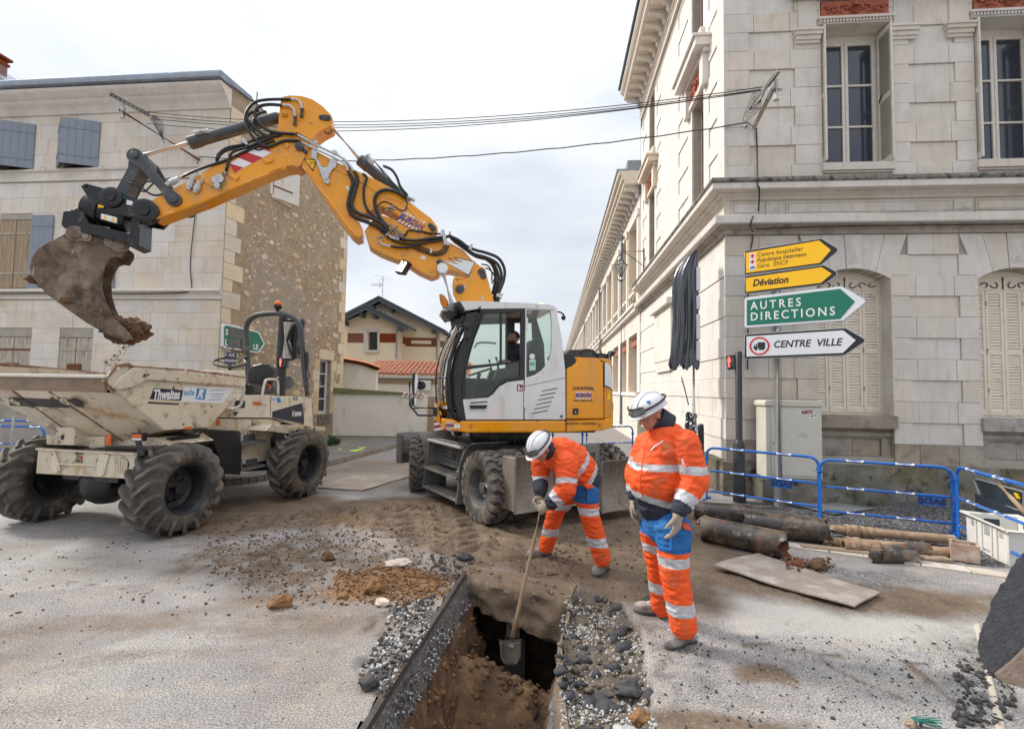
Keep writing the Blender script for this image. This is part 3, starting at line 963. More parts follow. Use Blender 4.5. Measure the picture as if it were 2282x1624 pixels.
ICF=np.array([(0,11,5),(0,5,1),(0,1,7),(0,7,10),(0,10,11),(1,5,9),(5,11,4),(11,10,2),(10,7,6),(7,1,8),(3,9,4),(3,4,2),(3,2,6),(3,6,8),(3,8,9),(4,9,5),(2,4,11),(6,2,10),(8,6,7),(9,8,1)])
RNG=np.random.default_rng(5)
def rocks(name,pts,m,flat=.7):
 """pts: rows x, y, z, size"""
 V,F=[],[]
 for k,(x,y,z,s)in enumerate(pts):
  q=RNG.normal(size=(3,3))
  q,_=np.linalg.qr(q)
  v=ICO*(RNG.uniform(.5,1.35,(12,1)))*RNG.uniform(.65,1.25,3)
  v=v@q*s*.56
  v[:,2]*=flat
  V.append(v+np.array([x,y,z]))
  F.append(ICF+12*k)
 me=np_mesh(name,np.vstack(V),np.vstack(F))
 me.materials.append(m)
 return link(name,me,kind='stuff')
def scatter(poly,n,smin,smax,pw=3.0,fz_=None,sink=.25,dens=None):
 xs=[p[0]for p in poly]
 ys=[p[1]for p in poly]
 r=[]
 tries=0
 while len(r)<n and tries<n*40:
  tries+=1
  x,y=RNG.uniform(min(xs),max(xs)),RNG.uniform(min(ys),max(ys))
  if not inpoly(np.array([x]),np.array([y]),poly)[0]:
   continue
  if dens is not None and RNG.uniform()>dens(x,y):
   continue
  if fz_ is None and(inpoly(np.array([x]),np.array([y]),T2)[0]):
   continue
  s=smin+(smax-smin)*RNG.uniform()**pw
  z=(height(x,y)if fz_ is None else fz_(x,y))
  r.append((x,y,z+s*(.5-sink),s))
 return r
GA=gpoly((0,1220),(480,1150),(1040,1180),(1060,1265),(1000,1345),(880,1400),(400,1380),(0,1440))
GB=gpoly((480,1195),(760,1180),(1040,1200),(1050,1275),(980,1345),(760,1350),(560,1320),(430,1255))
GO=gpoly((740,1272),(900,1262),(1020,1288),(990,1335),(870,1352),(750,1335))
GK=gpoly((880,1345),(970,1325),(950,1440),(905,1520),(850,1560),(800,1500),(850,1420))
GR=gpoly((1440,1395),(1700,1420),(2180,1420),(2250,1640),(1480,1640))
GT=gpoly((380,1160),(1040,1120),(1560,1190),(1420,1390),(1260,1310),(1040,1265),(860,1215),(400,1210))
GW=gpoly((0,1440),(900,1400),(850,1640),(0,1640))
rocks('soil_rubble',scatter(GA,1100,.003,.028,3.6)+scatter(GB,2600,.004,.034,4)+scatter(GT,2600,.004,.040,4)+scatter(GW,130,.003,.014,2),M_['clod'])
rocks('orange_soil_rubble',scatter(GO,2300,.004,.042,5)+scatter(GB,500,.005,.030,3)+scatter(GA,160,.004,.026,3)+scatter(GK,90,.006,.03,2),M_['clod_orange'])
rocks('asphalt_rubble',scatter(GK,800,.004,.040,4)+scatter(GR,1100,.003,.022,4.5)+scatter(GB,160,.005,.03,3)+scatter(SHELF,700,.006,.05,4.0)+scatter(gpoly((960,1240),(1050,1238),(1050,1275),(1000,1300),(940,1265)),140,.006,.05,2.5),M_['crumb_black'],.8)
rocks('limestone_rubble',scatter(GK,600,.004,.034,3)+scatter(SHELF,5200,.005,.024,1.8,dens=lambda x,y:float(np.clip(vnoise(np.array([x*5]),np.array([y*5]),4)[0]*2.6-.75,.05,1)))+scatter(GB,300,.004,.022,2)+scatter(GR,260,.003,.016,2),M_['chip_white'],.8)
rocks('soil_heap_rubble',[(x,y,z-.02,s)for x,y,z,s in scatter([(-.95,2.2),(.75,2.2),(.75,4.75),(-.7,4.75)],3200,.008,.075,3.2,fz_=floor_z)],M_['soil'])
lr_=[]
for i in range(520):
 t=RNG.uniform()
 p=TL0.lerp(TR0,t)
 z=-RNG.uniform(.0,.28+.2*t)
 lr_.append((p.x,p.y+.0+.12*math.exp(z/.05),z,.008+.045*RNG.uniform()**3))
rocks('lip_rubble',lr_,M_['soil_lip'])
rocks('shelf_soil_rubble',scatter(SHELF,260,.010,.05,3.4)+scatter(gpoly((1030,1240),(1270,1255),(1330,1310),(1262,1322),(1040,1275)),420,.005,.028,2.5),M_['soil_lip'])
GG=gpoly((1640,1125),(2282,1130),(2290,1245),(2050,1225),(1780,1182))
rocks('broken_asphalt',scatter(SHELF,75,.05,.17,2.2,sink=.45),M_['asphalt_slab'],.5)
wd_=(TL0-TLn).normalized()
wn_=V3((wd_.y,-wd_.x,0))
def wallrocks(n,z0,z1,o0,o1,smax):
 r=[]
 for i in range(n):
  t,k=RNG.uniform(.25,1),RNG.uniform()
  p=TLn.lerp(TL0,t)+wn_*(o0+(o1-o0)*k)
  r.append((p.x,p.y,z0+(z1-z0)*k,.006+smax*RNG.uniform()**2.5))
 return r
rocks('wall_gravel',wallrocks(420,-.09,-.27,.012,.075,.026),M_['chip_white'])
rocks('wall_gravel',wallrocks(340,-.08,-.28,.012,.078,.036),M_['crumb_black'])
rocks('wall_soil',wallrocks(520,-.28,-1.1,.08,.29,.05),M_['clod_orange'])
rocks('gravel',scatter(GG,2600,.008,.024,1.6),M_['gravel_layer'],.8)
def lump(name,label,cat,u,v,s,m,z0=None,group=None,sc=(1,1,.7),sub=2,seed=0):
 p=ground(u,v)
 z=height(p.x,p.y)if z0 is None else z0
 bm=bmesh.new()
 bmesh.ops.create_icosphere(bm,subdivisions=sub+1,radius=s)
 rr=random.Random(seed+int(u))
 o=V3((rr.random()*50,rr.random()*50,rr.random()*50))
 from mathutils import noise as mn
 for vv in bm.verts:
  k=1+.55*mn.noise(vv.co/s*1.1+o)+.30*mn.noise(vv.co/s*2.9+o)
  vv.co=V3((vv.co.x*k*sc[0],vv.co.y*k*sc[1],vv.co.z*k*sc[2]))
 me=bpy.data.meshes.new(name)
 bm.to_mesh(me)
 bm.free()
 me.materials.append(m)
 ob=link(name,me,smooth=35)
 ob.location=(p.x,p.y,z+s*sc[2]*.62)
 return tag(ob,label,cat,group)
lump('soil_clod','largest brown clod lying alone on the pale road at lower left','clod',621,1352,.075,M_['clod_orange'],sc=(1.25,.8,.75))
lump('soil_clod','round orange clod on the orange soil patch left of the trench','clod',835,1322,.085,M_['clod_orange'],sc=(1,1,.8))
lump('stone','flat pale stone lying above the orange soil patch','stone',887,1262,.095,M_['chip_pale'],sc=(1.5,.8,.45))
lump('stone','small pale stone at the near rim of the orange soil patch','stone',851,1349,.05,M_['chip_pale'],sc=(1.1,.8,.7))
lump('soil_clod','dark brown clod on the road beyond the orange soil patch','clod',730,1246,.07,M_['clod'])
lump('asphalt_lump','black broken asphalt lump by the left far corner of the trench','asphalt lump',1035,1246,.065,M_['crumb_black'],sc=(1.2,1,.6))
lump('asphalt_lump','largest black asphalt lump in the rubble beside the standing worker','asphalt lump',1400,1520,.075,M_['crumb_black'],sc=(1.3,1,.6))
lump('asphalt_lump','black asphalt lump on the left trench edge near the bottom','asphalt lump',826,1531,.055,M_['crumb_black'],sc=(1.2,.9,.8))
lump('gravel_lump','pale lump of caked gravel in the rubble at the bottom','gravel lump',1392,1612,.06,M_['chip_white'],sc=(1.2,1,.7))
lump('soil_clod','orange clod in the rubble shelf right of the trench','clod',1425,1585,.05,M_['clod_orange'],sc=(1.1,.9,.8))
lump('asphalt_lump','flat black asphalt piece on the brown earth behind the standing worker','asphalt lump',1455,1337,.06,M_['crumb_black'],sc=(1.6,.8,.5))
pl=Plane(V3((.14,4.98,-1.0)),(1,-.02,0))
dk=thing('concrete_duct','grey concrete duct block standing in the dark far end of the trench','duct',(.2,4.98,-1.0))
mb=MB()
mb.box(-.01,.125,4.97,5.06,-.62,-.28)
mb.build('upper_block',M_['gravel_layer'],dk,bevel=.006).active_material=M_['kerb']
mb=MB()
mb.box(-.03,.18,4.95,5.10,-1.1,-.63)
mb.build('lower_block',M_['asphalt_cut'],dk,bevel=.008)
KL=[V3(p)for p in((-9.6,7.7,0),(-6.6,8.25,0),(-5.35,8.85,0),(-4.75,9.5,0),(-4.3,10.8,0),(-3.95,12.8,0),(-3.42,15.7,0),(-2.2,22,0),(1,40,0))]
sw=MB()
cv=resample(catmull(KL,6),.5)
n=len(cv)
top=[(p.x-.02,p.y,.12)for p in cv]
far=[(p.x-9-(i*.1),p.y+6+i*.05,.12)for i,p in enumerate(cv)]
mb=MB()
mb.add(top+far,[(i,i+1,n+i+1,n+i)for i in range(n-1)])
mb.build('pavement',mat('dark_pavement_asphalt',(.115,.108,.105),(.155,.145,.135),2.2,.92,bump=.5,bsc=60,layers=[((.24,.20,.15),.60,.10,1.6)]),kind='structure')
kb=bpy.data.objects.new('kerb',None)
COL.objects.link(kb)
kb['kind']='structure'
for i in range(n-1):
 a,b=cv[i],cv[i+1]
 if a.y>24:
  break
 d=(b-a).normalized()
 o=V3((d.y,-d.x,0))*.13
 e=d*.006
 mb=MB()
 mb.hexa([a+e+V3((0,0,-.05)),a+e-o+V3((0,0,-.05)),b-e-o+V3((0,0,-.05)),b-e+V3((0,0,-.05))],[a+e+V3((0,0,.10)),a+e-o+V3((0,0,.128)),b-e-o+V3((0,0,.128)),b-e+V3((0,0,.10))])
 mb.build('kerb_stone',M_['kerb'],kb,bevel=.012)
fk=bpy.data.objects.new('kerb',None)
COL.objects.link(fk)
fk['kind']='structure'
pa,pb=ground(1590,1196),ground(2290,1296)
nk=7
pale=mat('pale_kerb_stone',(.52,.47,.40),(.44,.39,.33),4,.9,bump=.3,rnd=.06,layers=[((.25,.20,.15),.62,.08,7)])
for i in range(nk):
 a,b=pa.lerp(pb,i/nk),pa.lerp(pb,(i+1)/nk)
 d=(b-a).normalized()
 o=V3((-d.y,d.x,0))*.19
 e=d*.006
 mb=MB()
 mb.hexa([a+e+V3((0,0,-.1)),b-e+V3((0,0,-.1)),b-e+o+V3((0,0,-.1)),a+e+o+V3((0,0,-.1))],[a+e+V3((0,0,.022)),b-e+V3((0,0,.022)),b-e+o+V3((0,0,.022)),a+e+o+V3((0,0,.022))])
 mb.build('kerb_stone',pale,fk,bevel=.008)
 # right-hand stone building
A5=rad(5)
FA,SA=V3((math.cos(A5),-math.sin(A5),0)),V3((-math.sin(A5),-math.cos(A5),0))
CORN=V3((3.97,9.0,0))
FP,SP=Plane(CORN,FA),Plane(CORN,SA)
FW,SL,TOPZ=7.6,8.95,13.0
rb_=thing('stone_building','large pale limestone corner building with red carved panels over tall windows','building',CORN)
GWIN=[(1.64,2.93),(4.40,5.70)]
UWIN=[(1.78,3.00),(4.46,5.68)]
ZS,ZSP,ZAR=1.50,4.00,4.19
def arch(x0,x1,n=10):
 c,h=(x0+x1)/2,(x1-x0)/2
 return[(c+h*(1-2*i/n),ZSP+(ZAR-ZSP)*(1-(1-2*i/n)**2))for i in range(n+1)]
holes=[[(a,.75),(b,.75)]+arch(a,b)for a,b in GWIN]+[[(a,5.95),(b,5.95),(b,8.86),(a,8.86)]for a,b in UWIN]
mb=MB()
mb.slab(FP,[(.05,0),(FW,0),(FW,TOPZ),(.05,TOPZ)],-.45,-.035,holes)
mb.build('wall',M_['joint'],rb_)
SW1=[(1.28,2.16),(6.46,7.34)]
sholes=[[(-b,6.1),(-a,6.1),(-a,8.5),(-b,8.5)]for a,b in SW1]+[[(-b,9.85),(-a,9.85),(-a,12.0),(-b,12.0)]for a,b in SW1]
mb=MB()
mb.slab(SP,[(-SL,0),(-.05,0),(-.05,TOPZ),(-SL,TOPZ)],-.45,-.035,sholes)
mb.build('wall',M_['joint'],rb_)
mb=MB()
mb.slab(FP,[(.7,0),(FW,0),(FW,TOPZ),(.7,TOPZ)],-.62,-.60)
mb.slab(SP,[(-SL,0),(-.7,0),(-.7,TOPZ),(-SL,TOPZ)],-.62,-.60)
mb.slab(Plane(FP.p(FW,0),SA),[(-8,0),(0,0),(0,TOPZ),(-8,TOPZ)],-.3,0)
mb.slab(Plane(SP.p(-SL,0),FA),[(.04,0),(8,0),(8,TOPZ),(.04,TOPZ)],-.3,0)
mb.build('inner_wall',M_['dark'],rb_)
G=.004
def course(pl,cuts,z0,z1,d=0.0,m='stone',rec=(),parent=rb_,name='stone'):
 """stones between consecutive cuts; rec: indexes set back"""
 for i,(a,b)in enumerate(zip(cuts[:-1],cuts[1:])):
  dd=d-(.028 if i in rec else 0)
  block(name,pl,a+G,b-G,z0+G,z1-G,-.06,dd+random.uniform(-.0025,.0025),M_[m],parent)
CH=.382
rr=random.Random(3)
piers=[(0.0,1.64),(2.93,4.40),(5.70,FW)]
for k in range(11):
 z0,z1=.62+k*CH,.62+(k+1)*CH
 mm='stone_dark' if k==0 else 'stone'
 for pi,(a,b)in enumerate(piers):
  wdt=b-a
  if k==10:
   if pi==1:
    course(FP,[a+.30,a+wdt*.5,b-.30],z0,z1)
   elif pi==0:
    course(FP,[0,.62,b-.32],z0,z1)
   else:
    course(FP,[a+.30,a+1.1,b],z0,z1)
   continue
  if pi==1:
   if k%2:
    course(FP,[a,a+.31,b-.31,b],z0,z1,m=mm,rec=(1,))
   else:
    course(FP,[a,a+.42,b-.40,b],z0,z1,m=mm)
  elif pi==0:
   if k%2:
    course(FP,[0,.36,b-.36,b],z0,z1,m=mm,rec=(1,)if k<4 else())
   else:
    course(FP,[0,.80+rr.uniform(-.1,.1),b-.42,b],z0,z1,m=mm)
  else:
   course(FP,[a,a+.35,a+1.1,b]if k%2 else[a,a+.5,b],z0,z1,m=mm)
x=-.02
i=0
while x<FW:
 w_=[1.05,.72,1.3,.86][i%4]
 block('plinth_stone',FP,x+G,min(x+w_,FW)-G,0,.30,-.2,.10+rr.uniform(-.012,.012),M_['stone_moss'],rb_)
 block('plinth_stone',FP,max(x-.35,-.02)+G,min(x+w_-.35,FW)-G,.30,.615,-.2,.075+rr.uniform(-.012,.012),M_['stone_moss'],rb_)
 x+=w_
 i+=1
mb_s=None
for wi,(a,b)in enumerate(GWIN):
 c,h=(a+b)/2,(b-a)/2
 zt=.62+11*CH
 def az(t):
  return ZSP+(ZAR-ZSP)*(1-t*t)
 bd=[(-1.0,-1.46),(-.60,-.86),(-.19,-.24),(.19,.24),(.60,.86),(1.0,1.46)]
 for j in range(5):
  (t0,u0),(t1,u1)=bd[j],bd[j+1]
  po=[(c+h*t0+G,az(t0)),(c+h*(t0*.66+t1*.34),az(t0*.66+t1*.34)),(c+h*(t0*.34+t1*.66),az(t0*.34+t1*.66)),(c+h*t1-G,az(t1)),(c+h*u1-G,zt-G),(c+h*u0+G,zt-G)]
  mb=MB()
  mb.slab(FP,po,-.3,.0 if j!=2 else .012)
  if j==2:
   q=[(c-.10,4.27),(c+.10,4.27),(c+.135,zt-.06),(c-.135,zt-.06)]
   mb.add([FP.p(x_,y_,.013)for x_,y_ in q]+[FP.p(c-.005,4.44,.075),FP.p(c+.005,zt-.24,.075)],[(0,1,4),(1,2,5,4),(2,3,5),(3,0,4,5)])
  mb.build('keystone' if j==2 else 'voussoir',M_['stone'],rb_)
 for s_,e in((1,a),(-1,b)):
  for k in range(7):
   z0=1.50+k*.357
   P0=[FP.p(e+s_*.003,z0+.003,-.004),FP.p(e+s_*.003,z0+.003,-.34),FP.p(e-s_*.03,z0+.003,-.34),FP.p(e-s_*.03,z0+.003,-.004)]
   m2_=MB()
   m2_.hexa(P0 if s_>0 else P0[::-1],[p+V3((0,0,.351))for p in(P0 if s_>0 else P0[::-1])])
   m2_.build('jamb_stone',M_['stone'],rb_)
 mb=MB()
 mb.slab(FP,[(a-.03,1.27),(b+.03,1.27),(b+.03,1.50),(a-.03,1.50)],-.4,.065)
 mb.build('window_sill',M_['stone_dark'],rb_,bevel=.012)
 mb=MB()
 mb.slab(FP,[(a,.62),(b,.62),(b,1.268),(a,1.268)],-.3,-.10,[[(a+.16,.76),(b-.16,.76),(b-.16,1.08),(a+.16,1.08)]])
 mb.slab(FP,[(a,1.12),(b,1.12),(b,1.20),(a,1.20)],-.2,-.06)
 mb.build('apron',M_['stone_dark'],rb_,bevel=.008)
 for j in range(2):
  block('apron_stone',FP,a+.165+j*(b-a-.33)/2+G,a+.165+(j+1)*(b-a-.33)/2-G,.765,1.075,-.3,-.14,M_['stone_dark'],rb_)
 lw=(b-a-.06)/4
 fr=MB()
 fr.slab(FP,[(a,1.50),(b,1.50)]+arch(a,b),-.34,-.29,[[(a+.028,1.53),(b-.028,1.53),(b-.028,3.84),(a+.028,3.84)]])
 sf=fr.build('shutter_frame',M_['louvre'],rb_)
 for j in range(4):
  x0=a+.03+j*lw
  mb=MB()
  mb.slab(FP,[(x0+.003,1.535),(x0+lw-.003,1.535),(x0+lw-.003,3.835),(x0+.003,3.835)],-.325,-.285,[[(x0+.055,1.63),(x0+lw-.055,1.63),(x0+lw-.055,2.64),(x0+.055,2.64)],[(x0+.055,2.71),(x0+lw-.055,2.71),(x0+lw-.055,3.77),(x0+.055,3.77)]])
  lf=mb.build('shutter_leaf',M_['louvre'],rb_,bevel=.003,seg=1)
  sl=MB()
  for za,zb in((1.63,2.64),(2.71,3.77)):
   nsl=int((zb-za)/.052)
   for q_ in range(nsl):
    z=za+q_*(zb-za)/nsl
    tl=rr.uniform(-.004,.004)
    sl.add([FP.p(x0+.05,z,-.293),FP.p(x0+lw-.05,z+tl,-.293),FP.p(x0+lw-.05,z+.047+tl,-.303),FP.p(x0+.05,z+.047,-.303)],[(0,1,2,3)])
  sl.build('louvre_slats',M_['louvre'],lf,kind='stuff')
  hg=MB()
  for z in(1.95,2.68,3.55):
   hg.cyl(FP.p(x0+(.01 if j%2 else lw-.01),z,-.275),FP.p(x0+(.01 if j%2 else lw-.01),z+.08,-.275),.011,n=6)
  if j in(1,3):
   hg.build('hinge',M_['louvre_grey'],lf)
 sc_=MB()
 for s_ in(-1,1):
  for q_ in range(3):
   cx=c+s_*(.14+q_*.17)
   pts=[FP.p(cx+s_*.075*math.cos(t)*(1-t/9),3.935+(.052-.010*q_)*math.sin(t)*(1 if q_%2 else-1),-.283)for t in[i_*.45 for i_ in range(11)]]
   sc_.tube(pts,.010,5)
 sc_.tube([FP.p(c,3.86,-.283),FP.p(c,4.08,-.283)],.014,5)
 sc_.build('scroll_board',M_['black_trim'],rb_)
def moulding(name,prof,m,x1=FW,t1=SL,kind=None):
 """stone course running along both street fronts with a mitred corner: prof = (offset, z)"""
 mb=MB()
 vs=[]
 for d,z in prof:
  vs.append(FP.p(x1,z,d))
  vs.append(CORN+FP.n*d+SP.n*d+V3((0,0,z)))
  vs.append(SP.p(-t1,z,d))
 n=len(prof)
 fs=[]
 for i in range(n-1):
  for k in range(2):
   fs.append((i*3+k,i*3+k+1,(i+1)*3+k+1,(i+1)*3+k))
 fs.append(tuple(i*3 for i in range(n)))
 fs.append(tuple(i*3+2 for i in range(n))[::-1])
 mb.add(vs,fs)
 return mb.build(name,M_[m],rb_)
moulding('string_course',[(-.1,4.825),(.05,4.825),(.05,4.90),(.09,4.92),(.13,4.955),(.13,4.975),(-.1,4.975)],'stone_dark')
moulding('ledge',[(-.1,4.977),(.235,4.977),(.245,4.99),(.245,5.12),(.225,5.135),(-.1,5.165)],'stone')
moulding('frieze',[(-.1,5.167),(.02,5.167),(.02,5.47),(.07,5.48),(.07,5.53),(.15,5.56),(.15,5.585),(-.1,5.585)],'stone')
moulding('cornice',[(-.1,5.587),(.30,5.587),(.315,5.60),(.315,5.705),(-.1,5.705)],'stone')
moulding('cornice_top',[(-.1,5.707),(.325,5.707),(.345,5.735),(.345,5.77),(.33,5.80),(-.1,5.86)],'ledge_dark')
x=.12
seq=[.56,.30,2.85,.30,2.3,.30,.7]
for i,w_ in enumerate(seq):
 if x+w_>FW:
  break
 mb=MB()
 if i%2==0:
  mb.slab(FP,[(x,5.20),(x+w_,5.20),(x+w_,5.44),(x,5.44)],.0,.045,[[(x+.028,5.228),(x+w_-.028,5.228),(x+w_-.028,5.412),(x+.028,5.412)]])
  mb.build('panel_frame',M_['stone'],rb_)
  nb=max(1,round(w_/.62))
  for j in range(nb):
   block('panel_stone',FP,x+.036+j*(w_-.072)/nb+G*.5,x+.036+(j+1)*(w_-.072)/nb-G*.5,5.236,5.404,.0,.05,M_['stone'],rb_)
 else:
  mb.slab(FP,[(x,5.20),(x+w_,5.20),(x+w_,5.44),(x,5.44)],.0,.04)
  q=[(x+.03,5.225),(x+w_-.03,5.225),(x+w_-.03,5.415),(x+.03,5.415)]
  mb.add([FP.p(a_,b_,.041)for a_,b_ in q]+[FP.p(x+w_/2,5.32,.095)],[(0,1,4),(1,2,4),(2,3,4),(3,0,4)])
  mb.build('faceted_panel',M_['stone'],rb_)
 x+=w_+.06
UH=.372
upiers=[(0.0,1.78),(3.00,4.46),(5.68,FW)]
for k in range(12):
 z0,z1=5.80+k*UH,5.80+(k+1)*UH
 for pi,(a,b)in enumerate(upiers):
  if pi==0:
   if k%2:
    course(FP,[0,.47,1.30,b],z0,z1,rec=(1,))
   else:
    course(FP,[0,.56,1.22,b],z0,z1)
  elif pi==1:
   if k%2:
    course(FP,[a,a+.33,b-.33,b],z0,z1,rec=(1,))
   else:
    course(FP,[a,a+.43,b-.43,b],z0,z1)
  else:
   course(FP,[a,a+.33,a+1.2,b]if k%2 else[a,a+.43,b],z0,z1,rec=(1,)if k%2 else())
def relief(pl,cx,z0,z1,hw,parent,d=.02):
 """red terracotta panel with a shell between leaf scrolls"""
 mb=MB()
 mb.slab(pl,[(cx-hw,z0),(cx+hw,z0),(cx+hw,z1),(cx-hw,z1)],-.1,d)
 zc=(z0+z1)/2
 Mx=Matrix((pl.a,pl.z,pl.n)).transposed()
 for i in range(7):
  t=rad(-75+25*i)
  p0,p1=pl.p(cx,zc+.06,d+.04),pl.p(cx+.11*math.sin(t)*hw/.6,zc+.03-.13*math.cos(t),d+.025)
  mb.tube([p0,p1],[.016,.026],6)
 mb.ell(pl.p(cx,zc+.08,d+.02),.05,.06,.05,Mx,10,6)
 for s_ in(-1,1):
  for rx_,rz_,cx_,tw in((.085,.075,.17,1),(.07,.06,.36,-1),(.06,.055,.50,1)):
   pts=[pl.p(cx+s_*(cx_+rx_*math.cos(t)*(1-t/8))*hw/.6,zc+.01+rz_*math.sin(t)*(1-t/8)*tw,d+.018+.004*t)for t in[j*.5 for j in range(12)]]
   mb.tube(pts,[.020-.0009*j for j in range(12)],6)
   mb.ell(pl.p(cx+s_*cx_*hw/.6,zc+.01,d+.02),.022,.022,.03,Mx,8,5)
  for j in range(5):
   p=pl.p(cx+s_*(.24+.06*j)*hw/.6,zc-.07+.02*(j%2),d+.012)
   mb.ell(p,.032,.016,.018,Mx,8,5)
 return mb.build('carved_panel',M_['terracotta'],parent,smooth=40)
for wi,(a,b)in enumerate(UWIN):
 c=(a+b)/2
 mb=MB()
 mb.slab(FP,[(a-.02,6.02),(b+.02,6.02),(b+.02,6.165),(a-.02,6.165)],-.4,.06)
 mb.slab(FP,[(a,5.98),(b,5.98),(b,6.02),(a,6.02)],-.4,.03)
 mb.build('window_sill',M_['stone'],rb_,bevel=.01)
 mb=MB()
 mb.slab(FP,[(a+G,5.80),(b-G,5.80),(b-G,5.98),(a+G,5.98)],-.3,-.02)
 mb.slab(FP,[(a+.06,5.82),(b-.14,5.82),(b-.14,5.93),(a+.06,5.93)],-.3,.0)
 mb.build('apron',M_['stone'],rb_)
 mb=MB()
 mb.slab(FP,[(a-.05,8.852),(b+.05,8.852),(b+.05,8.93),(a-.05,8.93)],-.46,.03)
 mb.slab(FP,[(a-.07,8.93),(b+.07,8.93),(b+.07,8.975),(a-.07,8.975)],-.45,.075)
 nd=22
 for i in range(nd):
  x0=a-.03+(b-a+.06)*i/nd
  mb.slab(FP,[(x0,8.875),(x0+.034,8.875),(x0+.034,8.925),(x0,8.925)],.02,.06)
 mb.build('lintel',M_['stone'],rb_)
 relief(FP,c,8.98,9.30,.60,rb_,.02)
 for s_,e in((-1,a),(1,b)):
  mb=MB()
  x0,x1=(e-.46,e-.03)if s_<0 else(e+.03,e+.46)
  for zz,z2,dd,ov in((8.50,8.56,.03,0),(8.56,8.64,.055,.01),(8.64,8.71,.085,.03),(8.71,8.75,.105,.045)):
   mb.slab(FP,[(x0-ov,zz),(x1+ov,zz),(x1+ov,z2),(x0-ov,z2)],-.05,dd)
  mb.build('impost',M_['stone'],rb_)
  mb=MB()
  mb.slab(FP,[(x0+.05,8.76),(x1-.05,8.76),(x1-.05,9.40),(x0+.05,9.40)],-.05,.02)
  mb.build('stone',M_['stone'],rb_)
 mb=MB()
 for zz,z2,dd,ov in((9.34,9.42,.10,.48),(9.42,9.52,.24,.58),(9.52,9.58,.30,.64)):
  mb.slab(FP,[(a-ov,zz),(b+ov,zz),(b+ov,z2),(a-ov,z2)],-.05,dd)
 mb.build('hood',M_['stone_dark'],rb_)
 for s_,e in((1,a),(-1,b)):
  for k in range(7):
   z0=6.166+k*.383
   P0=[FP.p(e+s_*.003,z0+.003,-.004),FP.p(e+s_*.003,z0+.003,-.36),FP.p(e-s_*.03,z0+.003,-.36),FP.p(e-s_*.03,z0+.003,-.004)]
   m2_=MB()
   P0=P0 if s_>0 else P0[::-1]
   m2_.hexa(P0,[p+V3((0,0,.377))for p in P0])
   m2_.build('jamb_stone',M_['stone'],rb_)
 D=-.34
 fw=MB()
 fw.slab(FP,[(a,6.166),(b,6.166),(b,8.855),(a,8.855)],D-.06,D,[[(a+.055,6.23),(b-.055,6.23),(b-.055,8.72),(a+.055,8.72)]])
 wf=fw.build('window_frame',M_['frame_white'],rb_,bevel=.005)
 for s_,(x0,x1)in enumerate(((a+.06,c-.004),(c+.004,b-.06))):
  zb=[6.235,7.04,7.86,8.715]
  hl=[[(x0+.055,zb[j]+(.075 if j==0 else .018)),(x1-.055,zb[j]+(.075 if j==0 else .018)),(x1-.055,zb[j+1]-(.05 if j==2 else .018)),(x0+.055,zb[j+1]-(.05 if j==2 else .018))]for j in range(3)]
  mb=MB()
  mb.slab(FP,[(x0,zb[0]),(x1,zb[0]),(x1,zb[3]),(x0,zb[3])],D-.045,D+.012,hl)
  sh=mb.build('window_sash',M_['frame_white'],rb_,bevel=.004,seg=1)
  for hq in hl:
   pm=MB()
   pm.slab(FP,[(x_,z_)for x_,z_ in hq],D-.03,D-.022)
   pm.build('pane',M_['winglass'],sh)
 for s_,e in((1,a),(-1,b)):
  pl_=Plane(FP.p(e+s_*.025,0,-.30),FP.n,n=(FP.a*s_))
  ln=.40
  mb=MB()
  mb.slab(pl_,[(0,6.20),(ln,6.20),(ln,8.80),(0,8.80)],-.016,.016,[[(.045,6.30),(ln-.045,6.30),(ln-.045,7.42),(.045,7.42)],[(.045,7.52),(ln-.045,7.52),(ln-.045,8.70),(.045,8.70)]])
  lf=mb.build('shutter_leaf',M_['frame_white'],rb_,bevel=.003,seg=1)
  sl=MB()
  for za,zb_ in((6.30,7.42),(7.52,8.70)):
   nsl=int((zb_-za)/.045)
   for q_ in range(nsl):
    z=za+q_*(zb_-za)/nsl
    sl.add([pl_.p(.04,z,.012),pl_.p(ln-.04,z,.012),pl_.p(ln-.04,z+.042,-.012),pl_.p(.04,z+.042,-.012)],[(0,1,2,3)])
  sl.build('louvre_slats',M_['frame_white'],lf,kind='stuff')
  if s_<0:
   hk=MB()
   hk.tube([pl_.p(.06,7.44,.02),pl_.p(.10,7.47,.04),pl_.p(.16,7.55,.03)],.012,6)
   hk.build('latch',M_['black_trim'],lf)
   # street side: courses as one part, windows, hoods, eaves
st=MB()
def sblock(t0,t1,z0,z1,d):
 st.slab(SP,[(-t1+G,z0+G),(-t0-G,z0+G),(-t0-G,z1-G),(-t1+G,z1-G)],-.05,d)
for k in range(11):
 z0,z1=.62+k*CH,.62+(k+1)*CH
 t=0.0
 i=0
 while t<SL:
  w_=[.8,1.25,.95,1.4][(k*2+i)%4]
  sblock(t,min(t+w_,SL),z0,z1,.0 if k%2 else-.018)
  t+=w_
  i+=1
for k in range(17):
 z0,z1=5.86+k*UH,5.86+(k+1)*UH
 if z1>12.1:
  break
 for a,b in((0,1.28),(2.16,6.46),(7.34,SL)):
  if b-a<1.7:
   cuts=[a,a+(b-a)*.3,b-(b-a)*.28,b]
   rc=1 if k%2 else-1
  else:
   cuts=[a,a+.32,a+1.25,a+2.1,b-.95,b-.32,b]if k%2 else[a,a+.45,a+1.12,a+2.3,b-1.05,b-.45,b]
   rc=None
  for i in range(len(cuts)-1):
   rec=(rc==i)or(rc is None and k%2 and i in(1,4))
   sblock(cuts[i],cuts[i+1],z0,z1,-.026 if rec else 0)
st.build('stone_courses',M_['stone_side'],rb_,kind='stuff')
mb=MB()
